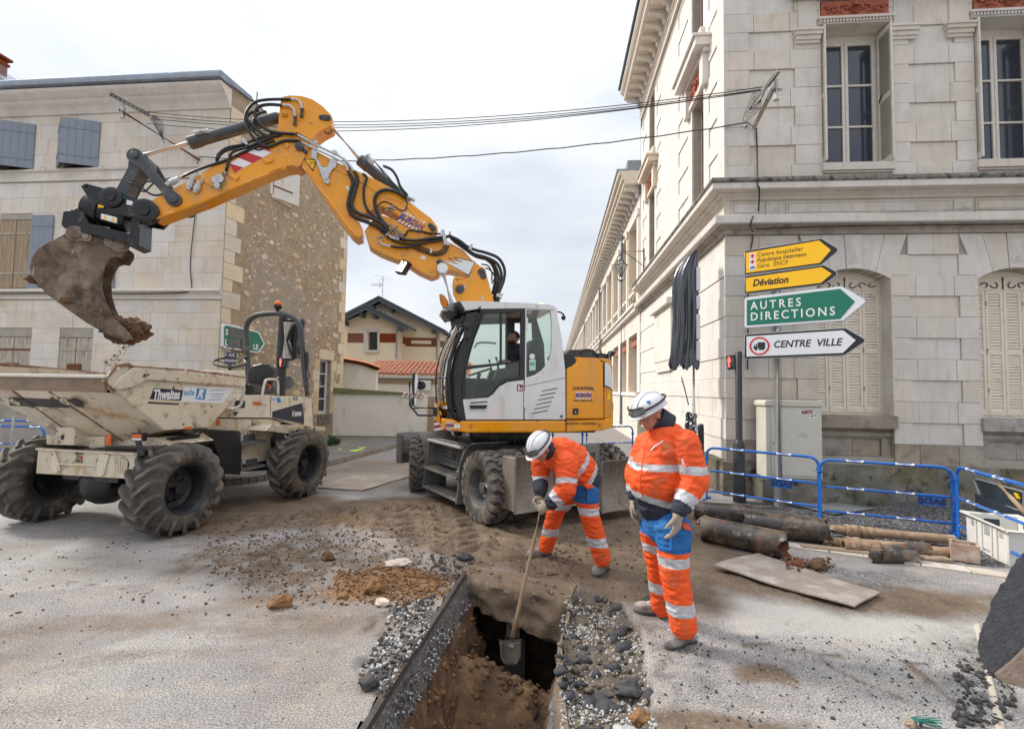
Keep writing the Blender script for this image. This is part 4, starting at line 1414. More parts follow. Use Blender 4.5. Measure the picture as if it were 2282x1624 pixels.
t=-.1
while t<SL:
 mb.slab(SP,[(-t-1.1+G,0),(-max(t,-.1)-G,0),(-max(t,-.1)-G,.61),(-t-1.1+G,.61)],-.2,.085)
 t+=1.1
mb.build('plinth_courses',M_['stone_moss'],rb_,kind='stuff')
for a,b in SW1:
 for z0,z1,up in((6.1,8.5,0),(9.85,12.0,1)):
  mb=MB()
  mb.slab(SP,[(-b,z0),(-a,z0),(-a,z1),(-b,z1)],-.30,-.20,[[(-b+.07,z0+.08),(-a-.07,z0+.08),(-a-.07,z1-.08),(-b+.07,z1-.08)]])
  for i in range(int((z1-z0-.16)/.07)):
   z=z0+.08+i*.07
   mb.add([SP.p(-b+.05,z,-.205),SP.p(-a-.05,z,-.205),SP.p(-a-.05,z+.068,-.245),SP.p(-b+.05,z+.068,-.245)],[(0,1,2,3)])
  mb.build('louvred_shutter',M_['louvre_grey'],rb_)
  mb=MB()
  mb.slab(SP,[(-b-.14,z0-.20),(-a+.14,z0-.20),(-a+.14,z0-.03),(-b-.14,z0-.03)],-.3,.10)
  mb.slab(SP,[(-b-.08,z0-.03),(-a+.08,z0-.03),(-a+.08,z0),(-b-.08,z0)],-.3,.06)
  mb.build('window_sill',M_['stone_side'],rb_,bevel=.01)
 mb=MB()
 for zz,z2,dd,ov in((9.08,9.18,.12,.40),(9.18,9.36,.30,.46),(9.36,9.42,.36,.50)):
  mb.slab(SP,[(-b-ov,zz),(-a+ov,zz),(-a+ov,z2),(-b-ov,z2)],-.05,dd)
 for e in(-b-.22,-a+.22):
  mb.slab(SP,[(e-.10,8.42),(e+.10,8.42),(e+.12,8.62),(e+.12,9.08),(e-.12,9.08),(e-.12,8.62)],-.05,.12)
 mb.slab(SP,[(-b-.05,8.52),(-a+.05,8.52),(-a+.05,8.62),(-b-.05,8.62)],-.3,.06)
 mb.build('hood',M_['stone_side'],rb_,bevel=.01)
 relief(SP,-(a+b)/2,8.64,9.06,.46,rb_,.03)
moulding('frieze',[(-.1,12.15),(.04,12.15),(.04,12.25),(.07,12.27),(.07,12.30),(-.1,12.30)],'stone_side')
moulding('red_frieze',[(-.1,12.302),(.02,12.302),(.02,12.46),(-.1,12.46)],'terracotta')
moulding('eave',[(-.1,12.94),(.62,12.94),(.66,12.98),(.66,13.10),(.74,13.16),(.80,13.24),(.80,13.30),(-.1,13.34)],'stone_side')
moulding('gutter',[(.70,13.345),(.86,13.345),(.88,13.40),(.5,13.5),(-2.5,14.2)],'slate')
moulding('frieze',[(-.1,12.462),(.06,12.462),(.06,12.60),(.02,12.62),(.02,12.938),(-.1,12.938)],'stone_side')
def modillion(pl,x,z1,h,w_,out_,mb):
 pr=[(0.02,z1-h),(.10,z1-h),(.16,z1-h*.72),(.14,z1-h*.5),(.28,z1-h*.30),(out_,z1-h*.22),(out_,z1-.003),(.02,z1-.003)]
 q=Plane(pl.p(x-w_/2,0,0),pl.n)
 mb.slab(q,pr,-w_,0)if q.n.dot(pl.a)>0 else mb.slab(q,pr,-w_,0)
for i in range(19):
 mb=MB()
 modillion(SP,-.30-i*.475,12.938,.36,.17,.56,mb)
 mb.build('eave_bracket',M_['stone_side'],rb_)
for i in range(15):
 mb=MB()
 modillion(FP,.30+i*.475,12.938,.36,.17,.56,mb)
 mb.build('eave_bracket',M_['stone_side'],rb_)
mb=MB()
p=SP.px([(1463,668),(1500,640),(1500,770),(1463,790)])
xa,xb=min(q[0]for q in p),max(q[0]for q in p)
mb.slab(SP,[(xa,2.75),(xb,2.75),(xb,4.25),(xa,4.25)],-.03,.07)
mb.slab(SP,[(xa-.12,4.25),(xb+.12,4.25),(xb+.12,4.42),(xa-.12,4.42)],-.03,.20)
mb.slab(SP,[(xa+.15,2.45),(xb-.15,2.45),(xb-.05,2.75),(xa+.05,2.75)],-.03,.05)
mb.build('stone_tablet',M_['stone_side'],rb_,bevel=.012)
# long wing further up the street
wg=thing('school_wing','long pale stone wing with rows of tall windows receding up the street','building',SP.p(-SL,0,0))
WL,WZ=88.0,9.75
mb=MB()
mb.slab(SP,[(-SL-WL,0),(-SL-.02,0),(-SL-.02,WZ),(-SL-WL,WZ)],-.55,-.42)
mb.build('recess_wall',mat('wing_recess',(.50,.40,.29),(.42,.33,.24),1.2,.9),wg)
pw=MB()
pw.slab(SP,[(-SL-WL,0),(-SL-.02,0),(-SL-.02,1.7),(-SL-WL,1.7)],-.4,.10)
pw.slab(SP,[(-SL-WL,4.15),(-SL-.02,4.15),(-SL-.02,4.9),(-SL-WL,4.9)],-.42,.02)
pw.slab(SP,[(-SL-WL,8.75),(-SL-.02,8.75),(-SL-.02,9.30),(-SL-WL,9.30)],-.42,.03)
pw.build('wall',M_['stone_side'],wg)
mb=MB()
mb.slab(SP,[(-SL-WL,4.92),(-SL-.02,4.92),(-SL-.02,5.08),(-SL-WL,5.08)],-.3,.20)
mb.slab(SP,[(-SL-WL,5.08),(-SL-.02,5.08),(-SL-.02,5.18),(-SL-WL,5.18)],-.3,.28)
mb.slab(SP,[(-SL-WL,1.70),(-SL-.02,1.70),(-SL-.02,1.85),(-SL-WL,1.85)],-.3,.16)
mb.build('string_course',M_['stone_side'],wg)
mb=MB()
mb.slab(SP,[(-SL-WL,9.72),(-SL+.0,9.72),(-SL+.0,9.88),(-SL-WL,9.88)],-.4,.62)
mb.slab(SP,[(-SL-WL,9.88),(-SL+.0,9.88),(-SL+.0,10.06),(-SL-WL,10.06)],-.4,.72)
mb.slab(SP,[(-SL-WL,10.06),(-SL+.0,10.06),(-SL+.0,10.22),(-SL-WL,10.22)],-.4,.84)
mb.build('eave',M_['stone_side'],wg)
mb=MB()
mb.slab(SP,[(-SL-WL,10.225),(-SL+.0,10.225),(-SL+.0,10.29),(-SL-WL,10.29)],-.4,.90)
mb.slab(SP,[(-SL-1.1,10.29),(-SL,10.29),(-SL,10.62),(-SL-1.1,10.62)],-.3,.5)
mb.build('zinc_edge',M_['zinc'],wg)
BAY=2.72
nb=int(WL/BAY)
for i in range(nb):
 t=SL+.02+i*BAY
 mb=MB()
 mb.slab(SP,[(-t-.62,1.85),(-t,1.85),(-t,4.15),(-t-.62,4.15)],-.42,.02)
 mb.slab(SP,[(-t-.62,5.18),(-t,5.18),(-t,8.75),(-t-.62,8.75)],-.42,.02)
 mb.slab(SP,[(-t-.50,5.18),(-t-.12,5.18),(-t-.12,8.75),(-t-.50,8.75)],.02,.07)
 mb.slab(SP,[(-t-.56,8.55),(-t-.06,8.55),(-t-.06,8.80),(-t-.56,8.80)],.02,.12)
 mb.build('pilaster',M_['stone_side'],wg)
 a,b=t+.62,t+BAY
 mb=MB()
 for q_ in range(4):
  x_=-a-.12-q_*(b-a-.24)/3
  mb.cyl(SP.p(x_,5.25,-.06),SP.p(x_,5.80,-.06),.06,n=6)
 mb.slab(SP,[(-b,5.80),(-a,5.80),(-a,5.92),(-b,5.92)],-.25,.04)
 mb.build('balustrade',M_['stone_side'],wg)
 mb=MB()
 mb.slab(SP,[(-b+.35,5.95),(-a-.35,5.95),(-a-.35,8.5),(-b+.35,8.5)],-.41,-.36)
 mb.slab(SP,[(-b+.4,1.9),(-a-.4,1.9),(-a-.4,3.9),(-b+.4,3.9)],-.41,-.34)
 mb.build('window',M_['louvre_grey'],wg)
 mb=MB()
 mb.slab(SP,[(-b+.28,3.70),(-a-.28,3.70),(-a-.28,3.92),(-b+.28,3.92)],-.42,-.05)
 mb.build('brick_lintel',M_['terracotta'],wg)
mb=MB()
for i in range(int(WL/.62)):
 modillion(SP,-SL-.35-i*.62,9.715,.42,.20,.56,mb)
mb.build('eave_brackets',M_['stone_side'],wg,kind='stuff')
for t in(SL+4.0,SL+15,SL+32):
 mb=MB()
 p=SP.p(-t,0,.16)
 mb.cyl(p+V3((0,0,.4)),p+V3((0,0,8.6)),.065,n=8)
 mb.cyl(p+V3((0,0,8.6)),p+V3((0,0,8.95)),.08,.16,8)
 mb.build('downpipe',M_['zinc'],wg)
mb=MB()
pl_=SP
mb.tube([SP.p(-SL-12,5.1,.3),SP.p(-SL-12.5,4.6,.35),SP.p(-SL-12.8,4.2,.2),SP.p(-SL-12.8,.4,.2)],.09,8)
mb.build('downpipe',M_['stone_dark'],wg)
lp=SP.p(-SL+.35,0,.02)
q=SP.px([(1410,565)])[0]
la=thing('street_lantern','glass street lantern on an iron bracket from the stone wall','street lamp',SP.p(-8.2,6.1,0))
base=SP.p(-8.2,0,0)
ou=.82
mb=MB()
mb.tube([base+SP.n*.02+V3((0,0,7.0)),base+SP.n*.02+V3((0,0,6.0))],.03,6)
mb.tube([base+SP.n*.02+V3((0,0,6.9)),base+SP.n*ou+V3((0,0,6.9))],.022,6)
mb.tube(catmull([base+SP.n*.03+V3((0,0,6.35)),base+SP.n*.35+V3((0,0,6.62)),base+SP.n*.70+V3((0,0,6.88))],5),.014,6)
mb.build('bracket',M_['grey_metal'],la)
lc=base+SP.n*ou
mb=MB()
for zz,r0,z2,r1 in((6.40,.26,6.56,.13),(6.56,.13,6.64,.06),(6.64,.05,6.78,.04),(6.78,.07,6.84,.03)):
 mb.cyl(lc+V3((0,0,zz)),lc+V3((0,0,z2)),r0,r1,4 if zz<6.5 else 10)
mb.build('lantern_cap',M_['grey_metal'],la)
mb=MB()
mb.cyl(lc+V3((0,0,5.86)),lc+V3((0,0,6.39)),.11,.20,4)
mb.build('lantern_glass',M_['pane_glass'],la)
mb=MB()
for k in range(4):
 x_,y_=orth(V3((0,0,1)))
 d_=x_*math.cos(k*math.pi/2)+y_*math.sin(k*math.pi/2)
 mb.tube([lc+d_*.115+V3((0,0,5.85)),lc+d_*.205+V3((0,0,6.40))],.012,5)
mb.cyl(lc+V3((0,0,5.78)),lc+V3((0,0,5.86)),.05,.12,8)
mb.build('lantern_frame',M_['grey_metal'],la)
# left-hand house
AL=rad(-5.5)
LO=V3((-7.27,12.0,0))
LP=Plane(LO,(math.cos(AL),math.sin(AL),0))
GD=V3((.19,.982,0)).normalized()
GP=Plane(LO,GD,n=(GD.y,-GD.x,0))
lh=thing('stone_house','old limestone house with grey shutters and a bare rubble side wall','house',LO)
LW,LZ,GW_=11.5,9.36,5.78
rr=random.Random(11)
OPEN=[(-4.62,-3.78,7.46,8.60),(-6.52,-5.66,7.46,8.60),(-6.36,-5.40,4.26,6.10),(-4.28,-3.36,4.26,6.10),(-4.40,-3.46,1.40,3.0),(-6.2,-5.2,1.40,3.0)]
mb=MB()
mb.slab(LP,[(-LW,0),(0,0),(0,LZ),(-LW,LZ)],-.5,-.012,[[(a,c),(b,c),(b,d),(a,d)]for a,b,c,d in OPEN])
mb.slab(LP,[(-LW,0),(-.1,0),(-.1,LZ),(-LW,LZ)],-.62,-.60)
mb.build('wall',M_['joint'],lh)
HC=.405
k=0
z=.0
levels=[]
while z<8.9:
 z1=min(z+HC,8.9)
 for s0,s1 in((3.96,4.24),(7.10,7.42)):
  if z<s0<z1:
   z1=s0
  if s0<=z<s1-.001:
   z1=s1
 if z1-z>.06 and not(3.95<z<4.2 or 7.09<z<7.4):
  levels.append((z,z1))
 z=z1
for k,(z0,z1)in enumerate(levels):
 x=-.02
 i=0
 while x>-7.4:
  w_=rr.choice([.46,.58,.70,.82,.64])
  if i==0:
   w_=.5 if k%2 else .78
  x1=max(x-w_,-7.4)
  segs=[(x1,x)]
  for a,b,c,d in OPEN:
   if z0<d-.03 and z1>c+.03:
    ns=[]
    for p_,q_ in segs:
     if q_<=a or p_>=b:
      ns.append((p_,q_))
     else:
      if p_<a:
       ns.append((p_,a))
      if q_>b:
       ns.append((b,q_))
    segs=ns
  if z0>1.0:
   for p_,q_ in segs:
    if q_-p_>.05:
     block('stone',LP,p_+.0025,q_-.0025,z0+.0025,z1-.0025,-.05,rr.uniform(-.004,.004),M_['stone_left'],lh)
  x=x1
  i+=1
def lcourse(name,prof,m,x0=-LW,x1=0.0,ret=.16):
 mb=MB()
 vs=[]
 for d,z in prof:
  vs+=[LP.p(x0,z,d),LP.p(x1,z,d)]
 n=len(prof)
 fs=[(i*2,i*2+1,i*2+3,i*2+2)for i in range(n-1)]+[tuple(i*2+1 for i in range(n)),tuple(i*2 for i in range(n))[::-1]]
 mb.add(vs,fs)
 return mb.build(name,M_[m],lh,smooth=40)
lcourse('string_course',[(-.1,3.98),(.03,3.98),(.035,4.09),(.05,4.10),(.07,4.15),(.12,4.17),(.12,4.21),(.10,4.235),(-.1,4.25)],'stone_left')
lcourse('string_course',[(-.1,7.10),(.035,7.10),(.035,7.20),(.02,7.21),(.02,7.34),(.06,7.36),(.07,7.40),(.05,7.42),(-.1,7.43)],'stone_left')
lcourse('cornice',[(-.1,8.88),(.04,8.88),(.05,8.93),(.07,8.95),(.08,9.0),(.14,9.06),(.22,9.12),(.23,9.16),(.26,9.17),(.30,9.22),(.38,9.27),(.42,9.33),(.42,9.36),(-.1,9.40)],'stone_left')
lcourse('gutter',[(.0,9.405),(.46,9.39),(.50,9.41),(.52,9.52),(.50,9.56),(-.5,9.62)],'zinc',x1=.05)
mb=MB()
mb.add([LP.p(-LW,9.62,-.45),LP.p(.03,9.62,-.45),GP.p(GW_,9.0,-.05),LP.p(-LW,9.3,-5.8)],[(0,1,2,3)])
mb.slab(GP,[(-.46,9.42),(.62,9.46),(.62,9.56),(-.46,9.56)],.02,.075)
mb.build('roof',M_['zinc'],lh)
def boards(pl,x0,x1,z0,z1,d,m,parent,n,name='shutter',strap=None,straps=(.2,.8),th=.035,jit=0.0,lab=None,kindname='board'):
 """one shutter leaf made of vertical boards with two straps"""
 mb=MB()
 mb.slab(pl,[(x0+.003,z0+.003),(x1-.003,z0+.003),(x1-.003,z1-.003),(x0+.003,z1-.003)],d-th,d-.008)
 lf=mb.build(name,m,parent)
 if lab:
  lf['label']=lab
 w_=(x1-x0)/n
 for i in range(n):
  b=MB()
  b.slab(pl,[(x0+i*w_+.003,z0+rr.uniform(0,jit)),(x0+(i+1)*w_-.003,z0+rr.uniform(0,jit)),(x0+(i+1)*w_-.003,z1-rr.uniform(0,jit)),(x0+i*w_+.003,z1-rr.uniform(0,jit))],d-.0078,d+rr.uniform(-.001,.001))
  b.build(kindname,m,lf)
 for s_ in straps:
  z=z0+(z1-z0)*s_
  b=MB()
  b.slab(pl,[(x0+.02,z-.022),(x1-.0,z-.022),(x1-.0,z+.022),(x0+.02,z+.022)],d+.002,d+.012)
  for q_ in range(4):
   b.cyl(pl.p(x0+.06+q_*(x1-x0-.1)/3,z,d+.01),pl.p(x0+.06+q_*(x1-x0-.1)/3,z,d+.018),.012,n=6)
  b.build('strap',strap or m,lf)
 return lf
def hinge_plane(pl,x,x2,d2):
 """plane of a leaf hung at x on the wall whose free edge is at (x2, d2)"""
 p0,p1=pl.p(x,0,.03),pl.p(x2,0,d2)
 d=(p1-p0)
 n=V3((d.y,-d.x,0)).normalized()
 if n.dot(CAM-p0)<0:
  n=-n
 return Plane(p0,d,n=n),d.length
for a,b,ap in((-4.80,-3.60,-4.38),(-6.70,-5.48,-6.24)):
 for xh in(a,b):
  pl_,ln=hinge_plane(LP,xh,ap,.34)
  boards(pl_,0,ln-.005,7.45,8.64,0,M_['grey_paint'],lh,5 if xh==b else 4,'grey_shutter')
 mb=MB()
 mb.slab(LP,[(a+.1,7.44),(b-.1,7.44),(b-.1,8.62),(a+.1,8.62)],-.3,-.25)
 mb.build('window',M_['winglass'],lh)
boards(LP,-5.38,-4.76,4.22,6.19,.05,M_['grey_paint'],lh,7,'grey_shutter',straps=(.14,.86),th=.03)
boards(LP,-3.50,-2.94,4.22,6.19,.05,M_['grey_paint'],lh,6,'grey_shutter',straps=(.14,.86),th=.03)
iron=M_['pipe_rust']
for a,b,c,d,mm,st_ in((-6.36,-5.40,4.26,6.10,'brown_wood','old_wood'),(-4.40,-3.46,1.40,3.0,'old_wood','old_wood'),(-6.2,-5.2,1.40,3.0,'old_wood','pipe_rust')):
 m_=(a+b)/2
 for x0,x1 in((a,m_-.01),(m_+.01,b)):
  boards(LP,x0,x1,c+.01,d-.01,-.015,M_[mm],lh,4,'plank_shutter',strap=M_[st_],straps=(.22,.80),jit=.03,kindname='plank')
 if d<4:
  mb=MB()
  mb.slab(LP,[(m_-.19,2.18),(m_+.19,2.18),(m_+.19,2.32),(m_-.19,2.32)],.0,.02)
  mb.build('lock_plate',iron,lh)
mb=MB()
mb.slab(LP,[(-4.28,4.26),(-3.36,4.26),(-3.36,6.10),(-4.28,6.10)],-.3,-.25)
mb.build('window',M_['winglass'],lh)
for x_ in(-5.05,-3.40):
 mb=MB()
 mb.tube([LP.p(x_,7.40,.03),LP.p(x_+.03,7.42,.16),LP.p(x_-.02,7.36,.20)],.012,6)
 mb.build('shutter_hook',M_['galv'],lh)
 # gable side: rough mortar with stones showing, quoins, small window, hatch
GOPEN=[(4.32,5.00,.92,2.76),(1.66,2.40,7.32,8.42)]
mb=MB()
mb.slab(GP,[(.0,0),(GW_,0),(GW_,8.95),(1.0,9.50),(.0,9.46)],-.4,0,[[(a,c),(b,c),(b,d),(a,d)]for a,b,c,d in GOPEN])
mb.slab(GP,[(.0,0),(GW_,0),(GW_,8.95),(1.0,9.50),(.0,9.46)],-.52,-.50)
mb.build('side_wall',M_['mortar'],lh)
mb=MB()
mb.slab(Plane(GP.p(GW_,0),-GP.n),[(0,0),(9,0),(9,9.5),(0,9.5)],-.1,.0)
mb.build('rear_wall',M_['mortar'],lh)
pz=MB()
for x0,x1,z0,z1 in((1.2,3.1,2.9,5.3),(2.4,3.9,1.9,4.9),(.9,1.9,4.4,5.6)):
 po=[]
 for i in range(22):
  t=2*math.pi*i/22
  cx,cz,rx_,rz_=(x0+x1)/2,(z0+z1)/2,(x1-x0)/2,(z1-z0)/2
  k_=1/max(abs(math.cos(t)),abs(math.sin(t)),.4)*.95+rr.uniform(-.06,.06)
  po.append((cx+rx_*k_*math.cos(t),cz+rz_*k_*math.sin(t)))
 pz.slab(GP,po,-.01,.003+.002*x0)
pz.build('render_patch',mat('grey_render_patch',(.36,.30,.235),(.30,.245,.19),3,.95,bump=.5,bsc=40),lh)
def irr(cx,cz,rx_,rz_,n=8):
 ph=rr.uniform(0,6)
 return[(cx+rx_*rr.uniform(.55,1.15)*math.cos(2*math.pi*i/n+ph)+rz_*.3*math.sin(ph)*math.sin(2*math.pi*i/n+ph),cz+rz_*rr.uniform(.55,1.15)*math.sin(2*math.pi*i/n+ph))for i in range(n)]
cnt=0
placed=[]
while cnt<285:
 x_,z_=rr.uniform(.75,GW_-.35),rr.uniform(1.2,8.9)
 if any(a-.2<x_<b+.2 and c-.3<z_<d+.35 for a,b,c,d in GOPEN):
  continue
 big=rr.random()<.30
 rx_=rr.uniform(.09,.19)if big else rr.uniform(.04,.095)
 rz_=rx_*rr.uniform(.36,.75)
 if z_<4.5:
  rx_*=1.25
  rz_*=1.25
 if any(abs(x_-a)<(rx_+b)and abs(z_-c)<(rz_+d)for a,c,b,d in placed):
  continue
 placed.append((x_,z_,rx_,rz_))
 mb=MB()
 mb.slab(GP,irr(x_,z_,rx_,rz_,8 if big else 6),-.01,rr.uniform(.006,.016))
 mb.build('rubble_stone',M_['rubble'],lh)
 cnt+=1
sm=MB()
for i in range(2500):
 x_,z_=rr.uniform(.7,GW_-.25),rr.uniform(.4,8.8)
 if any(a-.1<x_<b+.1 and c-.1<z_<d+.1 for a,b,c,d in GOPEN):
  continue
 r_=rr.uniform(.012,.042)
 sm.slab(GP,irr(x_,z_,r_*1.3,r_*.8,5),-.01,rr.uniform(.004,.010))
sm.build('small_stones',M_['rubble'],lh,kind='stuff')
z=.2
i=0
while z<8.6:
 h=rr.uniform(.30,.44)
 w_=rr.choice([.30,.36])if i%2 else rr.uniform(.52,.66)
 w2_=rr.uniform(.20,.30)if i%2 else rr.uniform(.36,.5)
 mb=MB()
 j_=lambda:rr.uniform(-.02,.02)
 mb.slab(GP,[(.004,z+.005),(w_+j_(),z+.005),(w_+j_(),z+h*.5),(w_+j_(),z+h-.005),(.004,z+h-.005)],-.02,.018)
 mb.build('quoin',M_['quoin'],lh,bevel=.008,seg=1)
 mb=MB()
 mb.slab(GP,[(GW_-w2_+j_(),z+.005),(GW_+.01,z+.005),(GW_+.01,z+h-.005),(GW_-w2_+j_(),z+h-.005)],-.02,.018)
 mb.build('quoin',M_['quoin'],lh,bevel=.008,seg=1)
 z+=h
 i+=1
a,b,c,d=GOPEN[0]
mb=MB()
mb.slab(GP,[(a-.06,d+.01),(b+.14,d+.01),(b+.14,d+.34),(a-.06,d+.34)],-.02,.02)
mb.build('window_lintel',M_['quoin'],lh)
for k_ in range(5):
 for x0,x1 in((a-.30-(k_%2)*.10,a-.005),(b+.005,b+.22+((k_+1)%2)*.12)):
  mb=MB()
  mb.slab(GP,[(x0,c+k_*.37),(x1,c+k_*.37),(x1,c+k_*.37+.36),(x0,c+k_*.37+.36)],-.02,.014)
  mb.build('jamb_stone',M_['rubble'],lh)
mb=MB()
mb.slab(GP,[(a-.02,c-.32),(b+.04,c-.32),(b+.04,c-.01),(a-.02,c-.01)],-.2,.05)
mb.build('window_sill',M_['stone_moss'],lh)
mb=MB()
hs=[[(a+.09,c+.10+j*.43),(b-.11,c+.10+j*.43),(b-.11,c+.10+j*.43+.39),(a+.09,c+.10+j*.43+.39)]for j in range(4)]
mb.slab(GP,[(a,c),(b,c),(b,d),(a,d)],-.19,-.13,hs)
wf=mb.build('window_frame',M_['frame_white'],lh)
for hq in hs:
 mb=MB()
 mb.slab(GP,hq,-.17,-.16)
 mb.build('pane',M_['winglass'],wf)
mb=MB()
for s_ in(a,b):
 mb.slab(Plane(GP.p(s_,0,0),-GP.n),[(0,c),(.14,c),(.14,d),(0,d)],-.003,.003)
mb.build('window_reveal',M_['stone_dark'],lh)
a,b,c,d=GOPEN[1]
mb=MB()
mb.slab(GP,[(a-.06,c-.10),(b+.06,c-.10),(b+.06,c-.005),(a-.06,c-.005)],-.2,.04)
mb.slab(GP,[(a-.12,c),(a-.003,c),(a-.003,d+.1),(a-.12,d+.1)],-.02,.02)
mb.build('hatch_surround',M_['quoin'],lh)
pl_,ln=hinge_plane(GP,a+.02,a+.80,.30)
mb=MB()
mb.slab(pl_,[(0,c-.06),(ln,c-.06),(ln,d+.06),(0,d+.06)],-.03,0)
ht=mb.build('white_hatch',mat('rust_streaked_white_paint',(.66,.63,.60),(.60,.57,.53),3,.6,layers=[((.36,.16,.07),.66,.06,7,(1,1,.25))]),lh)
for z_ in(c+.26,c+.82):
 mb=MB()
 mb.slab(pl_,[(-.03,z_-.02),(ln*.72,z_-.02),(ln*.72,z_+.02),(-.03,z_+.02)],.001,.014)
 mb.build('strap',M_['pipe_rust'],ht)
mb=MB()
mb.cyl(GP.p(1.0,9.4,-.1),GP.p(1.0,9.95,-.1),.015,n=5)
mb.build('roof_spike',M_['pipe_rust'],lh)
# cables hanging on the house front
cb_=MB()
cb_.tube(catmull([LP.p(-.83,7.5,.03),LP.p(-.80,6.6,.02),LP.p(-.84,5.6,.035),LP.p(-.88,4.9,.02),LP.p(-.80,4.26,.03)],5),.011,5)
tag(cb_.build('wall_cable',M_['rubber_hose']),'black cable hanging down the front of the stone house','cable')
cb_=MB()
cb_.tube(catmull([LP.p(-7.2,4.10,.10),LP.p(-5,4.12,.09),LP.p(-3,4.10,.10),LP.p(-1.0,4.13,.09),LP.p(-.80,4.25,.03)],6),.014,5)
tag(cb_.build('wall_cable',M_['rubber_hose']),'black cable running along the string course of the stone house','cable')
# iron bracket with overhead wires
br=thing('wire_bracket','rusty iron bracket with insulators on the front of the left house','wire bracket',LP.p(-.85,7.5,0))
tip,foot=LP.p(-2.45,8.56,.55),LP.p(-.78,7.55,.03)
mb=MB()
mb.tube([foot,tip+(tip-foot)*.04],.035,6)
mb.build('strut',M_['pipe_rust'],br)
mb=MB()
e0,e1=LP.p(-2.75,8.98,.62),LP.p(-1.85,8.52,.46)
d_=(e1-e0)
ux=d_.normalized()
uz=(V3((0,0,1))-ux*ux.z).normalized()
pb=Plane(e0,ux,uz)
Ln=d_.length
mb.slab(pb,[(0,-.04),(Ln,-.04),(Ln,.05),(0,.05)],-.02,.02,[[(.05+i*Ln/9,-.02),(.05+i*Ln/9+.05,-.02),(.05+i*Ln/9+.05,.03),(.05+i*Ln/9,.03)]for i in range(9)])
mb.build('perforated_bar',M_['chassis'],br)
mb=MB()
mb.cyl(tip+V3((0,0,-.16)),tip+V3((0,0,.12)),.055,n=8)
mb.cyl(tip+V3((.0,0,.05)),tip+V3((0,0,.26)),.03,n=6)
mb.build('insulator',M_['galv'],br)
mb=MB()
for i in range(5):
 mb.tube(catmull([e1+V3((.05*i,0,0)),e1+V3((.22+.06*i,-.02,-.32-.09*i)),e1+V3((.38,0,-.5-.03*i)),e1+V3((.34-.05*i,.02,-.15)),e1+V3((.1,0,-.02))],5),.006,4)
mb.build('loose_wire',M_['rubber_hose'],br)
b2=thing('wire_bracket','weathered wooden bracket with a perforated arm on the right building front','wire bracket',FP.p(.5,6.9,0))
BX=Z('B4',(955,840),(1085,580),(1120,470),(1040,570))
foot2=FP.at(*BX[0],d=.03)
tip2=FP.at(*BX[1],d=.85)
mb=MB()
mb.tube([foot2,tip2],.040,6)
mb.build('strut',M_['old_wood'],b2)
mb=MB()
e0,e1=FP.at(*BX[2],d=1.0),FP.at(*BX[3],d=.80)
d_=e1-e0
ux=d_.normalized()
uz=(V3((0,0,1))-ux*ux.z).normalized()
pb=Plane(e0,ux,uz)
Ln=d_.length
mb.slab(pb,[(0,-.03),(Ln,-.03),(Ln,.05),(0,.05)],-.015,.015,[[(.04+i*Ln/7,-.015),(.04+i*Ln/7+.05,-.015),(.04+i*Ln/7+.05,.03),(.04+i*Ln/7,.03)]for i in range(7)])
mb.build('perforated_bar',M_['chassis'],b2)
mb=MB()
mb.cyl(tip2+V3((.04,0,-.22)),tip2+V3((.04,0,.14)),.05,n=8)
mb.cyl(tip2+V3((-.08,0,-.02)),tip2+V3((.14,0,-.02)),.03,n=6)
mb.build('insulator',M_['galv'],b2)
mb=MB()
for i in range(5):
 mb.tube(catmull([e1+V3((-.05*i,0,0)),e1+V3((-.22-.05*i,0,-.30-.08*i)),e1+V3((-.30+.04*i,0,-.42)),e1+V3((-.10,0,-.22)),e1+V3((-.02,0,-.03))],5),.005,4)
mb.tube([foot2,foot2+FP.n*.05+FP.a*-.12+V3((0,0,.06)),foot2+FP.a*-.16+V3((0,0,-.02))],.012,5)
mb.build('loose_wire',M_['rubber_hose'],b2)
ends=[(LP.p(-1.95,8.60,.46),FP.at(*Z('B4',(1010,575))[0],d=.8)),(LP.p(-1.85,8.50,.46),FP.at(*Z('B4',(1000,590))[0],d=.8)),(LP.p(-1.80,8.42,.46),FP.at(*Z('B4',(1000,598))[0],d=.8)),(LP.p(-1.9,8.30,.46),FP.at(*Z('B4',(930,606))[0],d=.7))]
for i,(p,q_)in enumerate(ends):
 pts=[p.lerp(q_,t/24)+V3((0,0,-.42*(1-(2*t/24-1)**2)))for t in range(25)]
 mb=MB()
 mb.tube(pts,.0085,5)
 tag(mb.build('overhead_wire',M_['rubber_hose']),['topmost thin wire of the bundle between the two stone buildings','second thin wire from the top of the overhead bundle','third thin wire from the top of the overhead bundle','lowest thin wire of the upper bundle between the buildings'][i],'wire','overhead wires across the street')
p,q_=LP.p(-.78,7.62,.05),FP.at(*Z('B4',(915,808))[0],d=.1)
mb=MB()
mb.tube([p.lerp(q_,t/40)+V3((0,0,-.36*(1-(2*t/40-1)**2)+.008*math.sin(t*2.1)))for t in range(41)],.012,5)
tag(mb.build('overhead_wire',M_['rubber_hose']),'lowest twisted overhead cable crossing below the wire bundle','wire')
mb=MB()
pts=Z('B4',(970,845),(975,1000),(978,1220),(990,1240),(985,1400),(980,1440))
mb.tube(catmull([FP.at(u,v,d=.03 if i not in(2,3)else .36)for i,(u,v)in enumerate(pts)],4),.014,5)
tag(mb.build('wall_cable',M_['rubber_hose']),'black cable dropping from the bracket on the right building','cable')
mb=MB()
mb.tube(catmull([FP.p(.42,5.1,.26),FP.p(.38,4.99,.26),FP.p(.43,4.94,.10),FP.p(.50,4.80,.03),FP.p(.42,4.2,.02),FP.p(.40,3.0,.02),FP.p(.39,2.3,.02)],5),.012,5)
